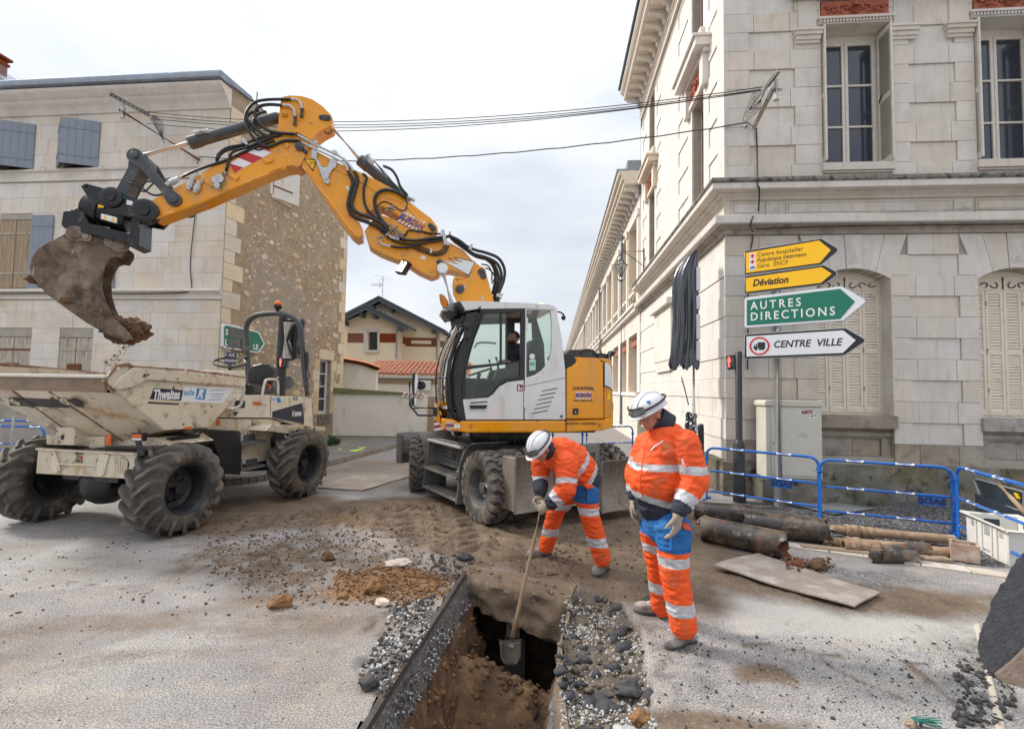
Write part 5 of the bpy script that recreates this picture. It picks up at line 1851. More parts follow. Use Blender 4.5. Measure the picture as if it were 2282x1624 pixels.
mb.tube(catmull([FP.p(.50,4.90,.14),FP.p(2.0,4.93,.14),FP.p(4.0,4.93,.14),FP.p(7.0,4.93,.14)],4),.011,5)
tag(mb.build('wall_cable',M_['rubber_hose']),'black cable running down the corner above the pedestrian signal','cable')
mb=MB()
mb.tube(catmull([FP.p(2.3,5.17,.22),FP.p(2.9,5.14,.25),FP.p(3.5,5.15,.26),FP.p(4.1,5.24,.1),FP.p(5.4,5.25,.1)],5),.008,5)
tag(mb.build('wall_cable',M_['old_wood']),'thin pale wire sagging along the ledge of the right building','cable')
# signs on the left house
gs=thing('direction_sign','green arrow sign with tape over its words on the rubble house wall','road sign',GP.p(.8,3.0,0))
GS=GP.shifted(.10)
q=[(.06,2.80),(.06,3.40),(1.34,3.36),(1.66,3.05),(1.34,2.72)]
q=GS.px(Z('A5',(170,685),(190,672),(480,740),(497,755),(542,850),(495,925),(475,932),(190,888),(168,870)))
cx_,cz_=sum(a for a,b in q)/len(q),sum(b for a,b in q)/len(q)
mb=MB()
mb.slab(GS,q,-.05,0)
mb.build('board',M_['sign_white'],gs,bevel=.008)
mb=MB()
mb.slab(GS,[(cx_+(a-cx_)*.93,cz_+(b-cz_)*.87)for a,b in q],.0,.003)
mb.build('green_face',M_['sign_green'],gs)
text('lettering','S',.21,GS,q[0][0]+.10,cz_+.12,.005,M_['white'],gs,bold=.006)
text('lettering','L',.21,GS,q[0][0]+.10,cz_-.14,.005,M_['white'],gs,bold=.006)
text('lettering','LE',.20,GS,q[4][0]-.46,cz_-.16,.005,M_['white'],gs,bold=.006)
for x0,z0,z1 in((.20,.03,.24),(.20,-.25,-.04)):
 mb=MB()
 po=[(q[0][0]+x0+i*.09,cz_+z1+rr.uniform(-.03,.03))for i in range(9)]+[(q[0][0]+x0+i*.09,cz_+z0+rr.uniform(-.03,.03))for i in range(8,-1,-1)]
 mb.slab(GS,po,.0055,.011)
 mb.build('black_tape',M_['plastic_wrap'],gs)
mb=MB()
for x_ in(q[0][0]+.2,cx_+.2):
 mb.slab(GS,[(x_,2.9),(x_+.05,2.9),(x_+.05,3.3),(x_,3.3)],-.10,-.05)
mb.build('mount',M_['galv'],gs)
sp_=thing('street_name_plate','navy blue enamel street name plate under the green sign','street sign',GP.p(.36,2.56,0))
GS2=GP.shifted(.02)
mb=MB()
mb.slab(GS2,[(.14,2.36),(.58,2.36),(.58,2.70),(.14,2.70)],-.02,.0)
mb.build('plate',M_['sign_blue'],sp_,bevel=.004)
mb=MB()
mb.slab(GS2,[(.15,2.37),(.57,2.37),(.57,2.69),(.15,2.69)],.0,.0015,[[(.158,2.378),(.562,2.378),(.562,2.682),(.158,2.682)]])
mb.slab(GS2,[(.17,2.59),(.20,2.575),(.225,2.59),(.225,2.66),(.17,2.66)],.0,.0015,[[(.18,2.60),(.20,2.588),(.215,2.60),(.215,2.65),(.18,2.65)]])
mb.build('border',M_['white'],sp_)
text('lettering','RUE',.105,GS2,.39,2.61,.002,M_['white'],sp_,align='CENTER',bold=.002)
text('lettering','MAZAGRAN',.085,GS2,.36,2.47,.002,M_['white'],sp_,align='CENTER',sx=.78,bold=.002)
# background: neighbour roof, cream house, garden walls
YB=17.0
nh=thing('neighbour_house','stone gable and brick chimney rising behind the left house','house',(-19,17,0))
NP=Plane((-19,17.2,0),(1,-.1,0))
p=NP.px([(-120,240),(-120,95),(0,174),(46,212),(46,240)])
mb=MB()
mb.slab(NP,[(p[0][0],0),(p[3][0],0),(p[3][0],p[3][1]),(p[2][0],p[2][1]),(p[1][0],p[1][1])],-5,0)
mb.build('wall',M_['mortar'],nh)
mb=MB()
a,b=p[1],p[3]
mb.slab(NP,[(a[0],a[1]),(b[0]+.2,b[1]-.12),(b[0]+.2,b[1]+.02),(a[0],a[1]+.14)],-5.1,.1)
mb.build('roof_edge',M_['zinc'],nh)
c=NP.px([(2,172),(17,150),(21,146)],-.9)
mb=MB()
mb.slab(NP,[(c[1][0]-.75,c[0][1]-.8),(c[1][0],c[0][1]-.8),(c[1][0],c[1][1]),(c[1][0]-.75,c[1][1])],-.9,-.1)
mb.build('chimney',M_['brick'],nh)
mb=MB()
for zz,ov in((.0,.05),(.10,.0),(.22,.10)):
 mb.slab(NP,[(c[1][0]-.75-ov,c[1][1]+zz),(c[1][0]+ov,c[1][1]+zz),(c[1][0]+ov,c[1][1]+zz+.09),(c[1][0]-.75-ov,c[1][1]+zz+.09)],-.9-ov,-.1+ov)
mb.build('chimney_cap',M_['brick'],nh)
ch=thing('cream_house','cream rendered house with red brick bands behind the garden wall','house',(-6,29,0))
HP=Plane((-8,29.0,0),(1,-.02,0))
def hp(*z,off=0):
 return HP.px(Z('A5',*z),off)
w0=hp((1262,700),(1262,650),(1460,560),(1695,690),(1695,700))
zb=0
mb=MB()
win=hp((1442,905),(1525,905),(1525,745),(1442,745))
mb.slab(HP,[(w0[0][0],0),(w0[3][0],0),(w0[3][0],w0[3][1]),(w0[2][0],w0[2][1]),(w0[1][0],w0[1][1])],-8,0,[win])
mb.build('wall',M_['render_cream'],ch)
mb=MB()
o_=hp((1405,925),(1545,925),(1545,715),(1405,715))
mb.slab(HP,o_,.0,.03,[win])
wf=mb.build('window_surround',M_['frame_white'],ch)
mb=MB()
mb.slab(HP,win,-.32,-.30)
mb.build('pane',M_['winglass'],wf)
mb=MB()
s_=hp((1410,928),(1540,928),(1540,905),(1410,905))
mb.slab(HP,s_,.0,.12)
mb.build('window_sill',M_['frame_white'],ch)
HR=HP.shifted(-1.6)
r0=HR.px(Z('A5',(1240,640),(1570,490),(2120,770),(2060,740),(1700,900),(2075,900)))
mb=MB()
mb.slab(HR,[(r0[0][0]-.5,0),(r0[5][0],0),(r0[5][0],r0[3][1]),(r0[1][0],r0[1][1]),(r0[0][0]-.5,r0[0][1]-.2)],-9,0)
mb.build('wall',M_['render_cream'],ch)
def brickband(pl,z,name='brick_band'):
 a=pl.px(Z('A5',*z))
 x0,x1,z0,z1=a[0][0],a[1][0],min(a[0][1],a[1][1]),max(a[0][1],a[1][1])
 h=(z1-z0)
 t=h*.30
 e=.35
 mb=MB()
 if x1-x0>1.2:
  mb.slab(pl,[(x0,z0),(x1,z0),(x1,z1),(x0,z1)],-.02,.03,[[(x0+e,z0+t),(x1-e,z0+t),(x1-e,z1-t),(x0+e,z1-t)]])
 else:
  mb.slab(pl,[(x0,z0),(x1,z0),(x1,z1),(x0,z1)],-.02,.03)
 mb.build(name,M_['brick'],ch)
brickband(HP,[(1264,838),(1405,760)])
brickband(HP,[(1545,838),(1692,762)])
brickband(HR,[(1770,872),(2045,800)])
brickband(HR,[(1700,850),(1770,790)])
brickband(HR,[(2075,880),(2110,825)])
def verge(pl,z,d0=-8,d1=.7):
 a=pl.px(Z('A5',*z))
 mb=MB()
 for(x0,z0),(x1,z1)in zip(a[:-1],a[1:]):
  mb.slab(pl,[(x0,z0-.20),(x1,z1-.20),(x1,z1+.05),(x0,z0+.05)],d1-.06,d1)
  mb.slab(pl,[(x0,z0+.05),(x1,z1+.05),(x1,z1+.15),(x0,z0+.15)],d0,d1+.05)
  for t in(.18,.8):
   xx,zz=x0+(x1-x0)*t,z0+(z1-z0)*t
   mb.slab(pl,[(xx-.09,zz-.42),(xx+.09,zz-.42),(xx+.09,zz-.18),(xx-.09,zz-.18)],.0,d1-.1)
 mb.build('roof',M_['slate'],ch)
verge(HP,[(1225,655),(1460,545),(1815,722)],-8,.8)
verge(HR,[(1240,640),(1570,472),(2140,765)],-9,.8)
mb=MB()
for pl_,z in((HP,[(1735,700),(1700,720),(1697,990)]),(HR,[(2080,745),(2052,760),(2048,990)])):
 a=pl_.px(Z('A5',*z))
 mb.tube([pl_.p(x_,z_,.12)for x_,z_ in a],.055,6)
mb.build('downpipe',M_['zinc'],ch)
mb=MB()
a=HR.px(Z('A5',(1722,895),(1750,745)))
mb.slab(HR,[(a[0][0],a[0][1]),(a[1][0],a[0][1]),(a[1][0],a[1][1]),(a[0][0],a[1][1])],-.02,.05)
mb.build('window',M_['frame_white'],ch)
an=thing('television_aerial','thin television aerial on the ridge of the cream house','aerial',tuple(HR.at(*Z('A5',(1570,470))[0])))
A_=lambda x_,y_:HR.at(*Z('A5',(x_,y_))[0],d=.3)
mb=MB()
mb.tube([A_(1568,545),A_(1573,262)],.03,5)
mb.build('mast',M_['galv'],an)
mb=MB()
mb.tube([A_(1500,256),A_(1630,268)],.014,4)
mb.tube([A_(1535,287),A_(1662,290)],.014,4)
mb.tube([A_(1470,335),A_(1570,335)],.018,4)
for i in range(8):
 mb.tube([A_(1476+i*10,322),A_(1476+i*10,348)],.012,4)
for i in range(3):
 mb.tube([A_(1540,300+i*12),A_(1562,330),A_(1540,372-i*10)],.012,4)
mb.build('antenna',M_['galv'],an)
gw=thing('garden_wall','white garden wall with a green mossy coping beside the house','wall',(-5,17,0))
WP=Plane((-6.3,17.15,0),(1,.07,0))
a=WP.px(Z('A5',(1168,1285),(1725,1290),(1790,1280)))
x0,x1,zt=a[0][0]-.3,a[1][0],a[0][1]
mb=MB()
mb.slab(WP,[(x0,0),(x1+.95,0),(x1+.95,zt),(x0,zt)],-.3,0)
mb.build('wall',mat('white_wall_mossy_foot',(.74,.70,.63),(.68,.635,.565),1.6,.92,bump=.2,bsc=60,layers=[((.45,.42,.27),.66,.09,1.3,(1,1,.4))]),gw)
mb=MB()
mb.slab(WP,[(x0,zt+.003),(x1,zt+.003),(x1+.02,zt+.09),(x0+.3,zt+.20),(x0,zt+.22)],-.45,.08)
mb.build('coping',M_['moss'],gw)
mb=MB()
mb.slab(WP,[(x0-.1,0),(x1+.95,0),(x1+.95,.14),(x0-.1,.14)],.001,.03)
mb.build('wall_foot',M_['moss'],gw)
mb=MB()
xg=x1+.95
mb.slab(WP,[(xg+.55,0),(xg+2.2,0),(xg+2.2,zt-.1),(xg+.55,zt-.1)],-.3,-.05)
mb.build('gate_pier',M_['render_white'],gw)
for i in range(5):
 mb=MB()
 mb.slab(WP,[(xg+.02+i*.105,.05),(xg+.12+i*.105,.05),(xg+.12+i*.105,zt-.05),(xg+.02+i*.105,zt-.05)],-.22,-.18)
 mb.build('gate_board',M_['brown_wood'],gw)
for xa,n_ in((x1+.1,5),(xg+.55,9)):
 mb=MB()
 for i in range(n_):
  c_=WP.p(xa+i*.16,zt-.02 if n_==5 else zt-.09,-.15)
  mb.lathe(c_+WP.n*.2,-WP.n,[(0,.085),(.5,.085)],8)
 mb.build('wall_tiles',M_['tile'],gw,kind='stuff')
tw=thing('tall_wall','tall white curved wall with clay tiles along its sloping top','wall',(-6,18.6,0))
TP=Plane((-6.5,18.6,0),(1,.05,0))
a=TP.px(Z('A5',(1175,1010),(1235,1005),(1400,1035),(1515,1075),(1517,1245)))
mb=MB()
mb.slab(TP,[(a[0][0],0),(a[3][0],0),(a[3][0],a[3][1]),(a[2][0],a[2][1]),(a[1][0],a[1][1]),(a[0][0],a[0][1])],-.35,0)
mb.build('wall',M_['render_white'],tw)
mb=MB()
pts=catmull([TP.p(*a[0],0),TP.p(*a[1],0),TP.p(*a[2],0),TP.p(*a[3],0)],8)
for i in range(len(pts)-1):
 c_=(pts[i]+pts[i+1])/2+V3((0,0,.04))
 for k_ in range(2):
  mb.lathe(c_+TP.n*.12+V3((.1*k_,0,-.02*k_)),-TP.n+V3((0,0,.12)),[(0,.07),(.5,.075)],7)
mb.build('ridge_tiles',M_['tile'],tw,kind='stuff')
shd=thing('tiled_outbuilding','low outbuilding with an orange clay tile roof beside the cream house','outbuilding',(-4,22,0))
OP=Plane((-5.5,21.5,0),(1,.03,0))
a=OP.px(Z('A5',(1515,1115),(2060,1115)))
x0,x1,ze=a[0][0]-.6,a[1][0]+1.4,a[0][1]
mb=MB()
mb.slab(OP,[(x0,0),(x1,0),(x1,ze-.12),(x0,ze-.12)],-3.2,0)
mb.build('wall',M_['render_white'],shd)
mb=MB()
mb.slab(OP,[(x0-.1,ze-.16),(x1,ze-.16),(x1,ze-.06),(x0-.1,ze-.06)],.0,.22)
mb.build('gutter',M_['galv'],shd)
mb=MB()
mb.slab(OP,[(x0,ze-.42),(x1,ze-.42),(x1,ze-.17),(x0,ze-.17)],.0,.04)
mb.build('fascia',M_['brown_wood'],shd)
hb=OP.shifted(-2.6).px(Z('A5',(1515,1000)))[0][1]
nt_,nr=int((x1-x0)/.21),9
tm=MB()
rows=[]
for i in range(nt_):
 for r_ in range(nr):
  t0,t1=r_/nr,(r_+1.12)/nr
  x_=x0+.1+i*.21
  p0=OP.p(x_,ze+(hb-ze)*t0+.03,.26-2.86*t0)
  p1=OP.p(x_,ze+(hb-ze)*t1+.0,.26-2.86*t1)
  vs=[]
  for pp,rr_ in((p0,.085),(p1,.070)):
   for j in range(6):
    an_=math.pi*j/5
    vs.append(pp+OP.a*(-math.cos(an_)*rr_)+V3((0,0,math.sin(an_)*rr_)))
  tm.add(vs,[(j,j+1,7+j,6+j)for j in range(5)]+[(0,5,4,3,2,1)])
tm.build('roof_tiles',M_['tile'],shd,kind='stuff')
mb=MB()
mb.add([OP.p(x0-.1,ze-.03,.24),OP.p(x1,ze-.03,.24),OP.p(x1,hb-.02,-2.6),OP.p(x0-.1,hb-.02,-2.6)],[(0,1,2,3)])
mb.build('roof',M_['tile'],shd)
ac=thing('air_conditioner','white air conditioner box on the outbuilding wall behind the mirrors','air conditioner',OP.p(x1-2,ze-1,.2))
a=OP.px(Z('A5',(1885,1258),(1998,1172)))
mb=MB()
mb.slab(OP,[(a[0][0],a[0][1]),(a[1][0],a[0][1]),(a[1][0],a[1][1]),(a[0][0],a[1][1])],.02,.32)
mb.build('casing',M_['white_paint'],ac,bevel=.03)
mb=MB()
cx_,cz_=a[0][0]+(a[1][0]-a[0][0])*.3,(a[0][1]+a[1][1])/2
mb.cyl(OP.p(cx_,cz_,.32),OP.p(cx_,cz_,.335),(a[1][1]-a[0][1])*.42,n=20)
mb.build('fan_grille',M_['black_trim'],ac)
for i,(u,v,s_)in enumerate(((733,985,.26),(741,982,.34),(752,983,.22))):
 g_=ground(u,v+8,.12)
 mb=MB()
 for k_ in range(60):
  an_,el=rr.uniform(0,6.28),rr.uniform(.25,1.4)
  d_=V3((math.cos(an_)*math.cos(el),math.sin(an_)*math.cos(el),math.sin(el)))
  L_=s_*rr.uniform(.5,1.1)
  x_,y_=orth(d_)
  p_=g_+d_*L_*rr.uniform(.3,.9)
  w_=s_*.14
  mb.add([p_-x_*w_,p_+d_*w_*1.6+y_*w_*.3,p_+x_*w_,p_-d_*w_],[(0,1,2,3)])
  if k_%5==0:
   mb.tube([g_,p_],.004,3)
 tag(mb.build('weed',M_['leaf']),['low green weed at the foot of the rubble wall','tallest green weed between rubble wall and white garden wall','small green weed at the foot of the white garden wall'][i],'weed')
for i,z in enumerate([[(1285,512),(1400,498),(1398,506),(1330,522),(1290,520)],[(1360,486),(1430,484),(1428,490),(1362,493)],[(1180,500),(1215,498),(1214,504),(1182,505)]]):
 pts=[ground(u,v,.126)for u,v in Z('A6',*z)]
 mb=MB()
 mb.add(pts,[tuple(range(len(pts)))])
 mb.build('spray_mark',M_['lime_mark'],kind='structure')
bk=thing('digger_bucket','small rusty trench bucket standing by the white garden wall','bucket',tuple(ground(908,968)))
BP=Plane(ground(906,972),(1,.1,0))
q=BP.px(Z('A5',(1745,1560),(1875,1565),(1860,1700),(1770,1700)))
mb=MB()
mb.slab(BP,q,-.45,0,[[(q[0][0]+.05,q[0][1]-.04),(q[1][0]-.05,q[1][1]-.04),(q[1][0]-.10,q[1][1]-.08),(q[0][0]+.10,q[0][1]-.08)]])
mb.build('shell',M_['grey_metal'],bk,bevel=.01)
q=BP.px(Z('A5',(1752,1565),(1752,1525),(1862,1525),(1862,1565)))
mb=MB()
mb.tube([BP.p(*t,-.1)for t in q[:2]],.035,6)
mb.tube([BP.p(*t,-.1)for t in q[2:]],.035,6)
mb.tube([BP.p(q[1][0]-.03,q[1][1]-.05,-.1),BP.p(q[2][0]+.03,q[2][1]-.05,-.1)],.03,8)
mb.build('pin_lugs',M_['pipe_rust'],bk)
sb=thing('striped_barrier_board','red and white striped warning board behind the excavator cab','warning board',tuple(ground(970,985)))
SBP=Plane(ground(966,990),(1,0,0))
q=SBP.px(Z('A6',(2022,225),(2072,235),(2072,372),(2022,372)))
x0,x1,z0,z1=q[0][0],q[1][0]+.25,.15,q[0][1]
mb=MB()
mb.slab(SBP,[(x0,z0),(x1,z0),(x1,z1),(x0,z1)],-.04,0)
mb.build('board',M_['white'],sb)
hh=(z1-z0)/4
for i in range(4):
 mb=MB()
 mb.slab(SBP,[(x0,z0+i*hh),(x1,z0+i*hh+.3*hh+hh*.3),(x1,z0+min(4,i+.5)*hh+.6*hh if i<3 else z1),(x0,z0+(i+.5)*hh)],.0,.002)
 mb.build('red_stripe',M_['sign_red'],sb)
mb=MB()
mb.box(SBP.p(x0,0).x-.1,SBP.p(x1,0).x+.1,SBP.o.y-.2,SBP.o.y+.2,0,.14)
mb.build('foot',M_['black_trim'],sb)
# wheels
def wheel(parent,c,ax,R,wd,rim,kind,mrim,flip=1,label=None,depth=.5):
 """ax points to the outside of the machine. Part 'wheel' (rim and hub) with its tyre as sub-part"""
 c,ax=V3(c),V3(ax).normalized()
 mb=MB()
 h=wd/2
 mb.lathe(c,ax,[(h*.80,rim+.012),(h*.86,rim+.004),(h*.80,rim-.012),(h*.55,rim-.03),(h*depth,rim-.045),(-h*.15,rim-.055),(-h*.22,rim*.62),(-h*.05,rim*.55),(h*.02,rim*.40),(h*.02,.001)],36)
 mb.lathe(c,ax,[(-h*.8,rim),(-h*.8,rim-.05),(-h*.3,rim*.5),(-h*.3,.001)],24)
 x,y=orth(ax)
 for i in range(8):
  t=2*math.pi*i/8
  p=c+(x*math.cos(t)+y*math.sin(t))*rim*.47
  mb.cyl(p+ax*(h*.0),p+ax*(h*.16),.016,n=6)
 mb.cyl(c,c+ax*h*(.42),rim*.30,rim*.26,16)
 wo=mb.build('wheel',mrim,parent,smooth=35)
 if label:
  wo['label']=label
 tb=MB()
 if kind=='ag':
  lug=.055*R/.56
  Rt=R-lug
  prof=[(-h*.78,rim-.01),(-h*.92,rim+.03),(-h*1.0,rim+(Rt-rim)*.5),(-h*.93,Rt-.05),(-h*.80,Rt-.012),(-h*.4,Rt),(0,Rt+.004),(h*.4,Rt),(h*.80,Rt-.012),(h*.93,Rt-.05),(h*1.0,rim+(Rt-rim)*.5),(h*.92,rim+.03),(h*.84,rim+.025),(h*.78,rim-.01)]
  tb.lathe(c,ax,prof,56,0)
  n=17
  for s_ in(1,-1):
   for i in range(n):
    t0=2*math.pi*(i+(.5 if s_<0 else 0))/n
    path=[(.02,0.0),(.30,.10),(.60,.23),(.86,.36),(.985,.44),(1.02,.47)]
    rad_=[(Rt-.01,R),(Rt-.01,R),(Rt-.015,R-.002),(Rt-.03,R-.012),(Rt-.07,Rt-.005),(Rt-.12,Rt-.06)]
    ring=[]
    for(a_,dt),(ri,ro)in zip(path,rad_):
     tt=t0+flip*dt*.85
     wt=.050+.012*a_
     q=[]
     for da,rq in((-wt,ri),(-wt*.72,ro),(wt*.72,ro),(wt,ri)):
      an=tt+da
      q.append(c+ax*(s_*a_*h)+(x*math.cos(an)+y*math.sin(an))*rq)
     ring.append(q)
    vs=[p for q in ring for p in q]
    fs=[]
    for k in range(len(ring)-1):
     for j in range(3):
      f=(k*4+j,k*4+j+1,k*4+4+j+1,k*4+4+j)
      fs.append(f if s_>0 else f[::-1])
    fs.append((0,1,2,3))
    e=4*(len(ring)-1)
    fs.append((e+3,e+2,e+1,e))
    tb.add(vs,fs,1)
 else:
  lug=.028
  Rt=R-lug
  prof=[(-h*.80,rim-.01),(-h*.95,rim+.03),(-h*1.0,rim+(Rt-rim)*.5),(-h*.97,Rt-.04),(-h*.88,Rt-.008),(0,Rt),(h*.88,Rt-.008),(h*.97,Rt-.04),(h*1.0,rim+(Rt-rim)*.5),(h*.95,rim+.03),(h*.80,rim-.01)]
  tb.lathe(c,ax,prof,48,0)
  n=21
  for s_ in(1,-1):
   for i in range(n):
    t0=2*math.pi*(i+(.5 if s_<0 else 0))/n
    ring=[]
    for a_,dt,wt,ri,ro in((-.10,.10,.035,Rt-.01,R),(.22,.07,.075,Rt-.01,R),(.50,-.02,.085,Rt-.01,R),(.86,-.02,.10,Rt-.02,R-.008),(1.0,-.02,.095,Rt-.06,R-.05),(1.03,-.02,.08,Rt-.12,Rt-.09)):
     q=[]
     for da,rq in((-wt,ri),(-wt*.82,ro),(wt*.82,ro),(wt,ri)):
      an=t0+dt+da
      q.append(c+ax*(s_*a_*h)+(x*math.cos(an)+y*math.sin(an))*rq)
     ring.append(q)
    vs=[p for q in ring for p in q]
    fs=[]
    for k in range(len(ring)-1):
     for j in range(3):
      f=(k*4+j,k*4+j+1,k*4+4+j+1,k*4+4+j)
      fs.append(f if s_>0 else f[::-1])
    fs.append((0,1,2,3))
    tb.add(vs,fs,1)
 tb.build('tyre',[M_['tyre'],M_['tyre_lug']],wo,smooth=32)
 return wo
 # wheeled excavator
XP=Plane((-.664,6.9,0),(.978,.206,0))
ev=thing('excavator','yellow and white wheeled excavator with its boom raised and dirt bucket tipping','excavator',(-.1,8.4,0))
BD0,BD1=-1.30,-.96
BM=XP.shifted(BD1)
def pz(k,*pts,pl=XP,off=0):
 return pl.px(Z(k,*pts),off)
def part(name,mb,m,parent=None,bevel=.0,seg=2,smooth=False,label=None):
 o=mb.build(name,M_[m]if isinstance(m,str)else m,ev if parent is None else parent,smooth=smooth,bevel=bevel,seg=seg)
 if label:
  o['label']=label
 return o
def bslab(name,poly,m,d0=BD0,d1=BD1,bevel=.012,parent=None,holes=()):
 mb=MB()
 mb.slab(BM,poly,d0-BD1,d1-BD1,holes)
 return part(name,mb,m,parent,bevel)
low=[(812,515),(830,490),(846,478),(873,486),(901,504),(930,520),(960,521),(985,530),(1006,542),(1033,557),(1054,580),(1078,598),(1086,613),(1078,622),(1062,624),(1045,615),(1024,608),(1006,603),(991,604),(980,613),(964,618),(950,612),(935,605),(905,585),(870,572),(847,563),(822,548)]
boom2=bslab('lower_boom',BM.px(low),'yellow')
up=Z('A4',(775,560),(790,510),(840,482),(900,500),(1010,575),(1200,675),(1390,755),(1560,840),(1700,915),(1800,1000),(1900,1080),(1995,1150),(2050,1225),(2055,1270),(1985,1290),(1870,1240),(1740,1150),(1640,1085),(1560,1045),(1480,1085),(1390,1125),(1290,1100),(1275,1130),(1370,1190),(1400,1250),(1390,1310),(1340,1330),(1290,1290),(1180,1150),(1030,930),(870,700))
boom1=bslab('upper_boom',BM.px(up),'yellow',BD0-.02,BD1+.02)
mb=MB()
pts=[BM.at(u,v,.03)for u,v in Z('A4',(870,700),(1030,905),(1120,1020),(1200,1130),(1290,1250),(1345,1305))]
mb.tube(pts,.022,6)
part('edge_bead',mb,'yellow',boom1)
mb=MB()
for z in([(1600,970),(1630,950),(1730,985),(1830,1070),(1900,1170),(1910,1215),(1890,1210),(1870,1160),(1800,1075),(1710,1005)],[(1020,690),(1060,680),(1230,740),(1400,820),(1500,890),(1530,930),(1510,925),(1440,870),(1330,810),(1190,745)]):
 mb.slab(BM,pz('A4',*z,pl=BM),.02,.032)
part('weld_plate',mb,'yellow',boom1,.004,1)
stick=Z('A1',(1290,1285),(1480,1180),(1700,1065),(1990,890))+Z('A4',(300,610),(500,498),(590,470),(650,400),(668,330),(668,290),(680,200),(690,120),(700,105),(760,92),(870,97),(960,125),(1050,185),(1125,262),(1140,300),(1128,350),(1055,388),(1000,425),(965,470),(925,540),(885,640),(862,690),(830,712),(790,697),(730,705),(560,765),(0,1005))+Z('A1',(1350,1415),(1300,1400),(1260,1340))
st_=bslab('stick',BM.px(stick),'yellow',BD0+.05,BD1+.05,.010)
mb=MB()
mb.tube([BM.at(u,v,.055)for u,v in Z('A4',(730,707),(560,765),(200,910),(0,1003))+Z('A1',(1360,1405))],.022,6)
part('edge_bead',mb,'yellow',st_)
def pin(parent,k,x,y,r,d=.0,m='grey_metal',rb=None):
 mb=MB()
 c=BM.at(*Z(k,(x,y))[0],d)
 mb.lathe(c,BM.n,[(-.02,r),(.035,r),(.042,r*.92),(.042,r*.45),(.06,r*.42),(.06,r*.2),(.052,.001)],20)
 return part('pivot_pin',mb,m,parent,smooth=35)
def keeper(parent,k,p0,p1,w_,d):
 """dark retaining plate with two bolts"""
 a,b=[V3(BM.px(Z(k,q))[0])for q in(p0,p1)]
 mb=MB()
 t=(b-a).normalized()
 n=V3((-t.y,t.x))
 po=[]
 for i in range(9):
  an=math.pi/2+math.pi*i/8
  po.append(tuple(a+(t*math.cos(an)+n*math.sin(an))*w_*.8))
 for i in range(9):
  an=-math.pi/2+math.pi*i/8
  po.append(tuple(b+(t*math.cos(an)+n*math.sin(an))*w_))
 mb.slab(BM,po,d,d+.025)
 for q,r in((a,w_*.35),(b,w_*.5)):
  mb.cyl(BM.p(q.x,q.y,d+.024),BM.p(q.x,q.y,d+.05),r,n=12)
 part('pin_keeper',mb,'grey_metal',parent,.004,1)
keeper(st_,'A4',(1040,285),(1097,290),.045,.05)
pin(st_,'A4',715,240,.045,.05,'yellow_dirty')
pin(boom1,'A4',845,525,.065,.055)
keeper(boom1,'A4',(845,525),(900,580),.035,.03)
keeper(boom1,'A4',(1985,1215),(2012,1245),.045,.02)
keeper(boom2,'A4',(2060,1530),(2095,1555),.045,.0)
pin(boom2,'B1',560,1275,.06,.03)
SK=BM.shifted(.0535)
mb=MB()
mb.slab(SK,pz('A4',(233,670),(490,515),(550,498),(600,575),(275,752),pl=SK),.0,.002)
part('white_panel',mb,'white',st_)
for z in([(462,528),(492,513),(550,498),(600,572)],[(300,615),(378,570),(520,617),(430,668)],[(233,670),(352,705),(275,752)]):
 mb=MB()
 mb.slab(SK,pz('A4',*z,pl=SK),.0025,.004)
 part('red_stripe',mb,'sign_red',st_)
for q0,q1 in(((540,655),(612,630)),((228,755),(305,805)),((15,805),(95,860)),((720,510),(750,520))):
 a,b=pz('A4',q0,q1,pl=SK)
 t=V3((b[0]-a[0],b[1]-a[1])).normalized()
 n=V3((-t.y,t.x))*.035
 mb=MB()
 mb.slab(SK,[(a[0]+n.x,a[1]+n.y),(a[0]-n.x,a[1]-n.y),(b[0]-n.x,b[1]-n.y),(b[0]+n.x,b[1]+n.y)],-.01,.02)
 mb.cyl(SK.p(*a,.02),SK.p(*a,.03),.012,n=6)
 mb.cyl(SK.p(*b,.02),SK.p(*b,.03),.012,n=6)
 part('bolt_plate',mb,'yellow',st_)
BK=BM.shifted(.0215)
mb=MB()
mb.slab(BK,pz('A4',(878,628),(1003,636),(960,740),pl=BK),.0,.0015)
part('warning_border',mb,'black',boom1)
mb=MB()
mb.slab(BK,pz('A4',(892,636),(990,642),(958,722),pl=BK),.002,.0035)
part('warning_sign',mb,'sign_yellow',boom1)
mb=MB()
mb.slab(BK,pz('A4',(930,655),(944,655),(942,672),(936,672),pl=BK),.004,.005)
mb.slab(BK,pz('A4',(933,682),(942,682),(942,690),(933,690),pl=BK),.004,.005)
mb.slab(BK,pz('A4',(975,650),(980,655),(945,680),(950,668),pl=BK),.004,.005)
part('warning_mark',mb,'black',boom1)
c=pz('A4',(1822,1175),pl=BK)[0]
def stripes_logo(pl,cx,cy,w_,h_,ang,parent,d):
 """striped surround with the hire firm's name"""
 ca,sa=math.cos(ang),math.sin(ang)
 R_=lambda x,y:(cx+x*ca-y*sa,cy+x*sa+y*ca)
 mb=MB()
 for s_ in(1,-1):
  for i in range(7):
   x=-w_/2+w_*(i+.1)/7
   mb.slab(pl,[R_(x,s_*h_*.30),R_(x+w_*.08,s_*h_*.30),R_(x+w_*.08+.12*h_,s_*h_*.52),R_(x+.12*h_,s_*h_*.52)]if s_>0 else[R_(x,-h_*.52),R_(x+w_*.08,-h_*.52),R_(x+w_*.08+.12*h_,-h_*.30),R_(x+.12*h_,-h_*.30)],d,d+.0012)
 part('logo_stripes',mb,'white',parent)
 text('lettering','BURD\u0130N',h_*.62,pl,cx,cy,d+.003,M_['blue_print'],parent,shear=.25,ang=ang,align='CENTER',bold=h_*.018,sx=w_/(h_*.62*3.75))
stripes_logo(BK,c[0],c[1],.40,.20,rad(-24),boom1,.0)
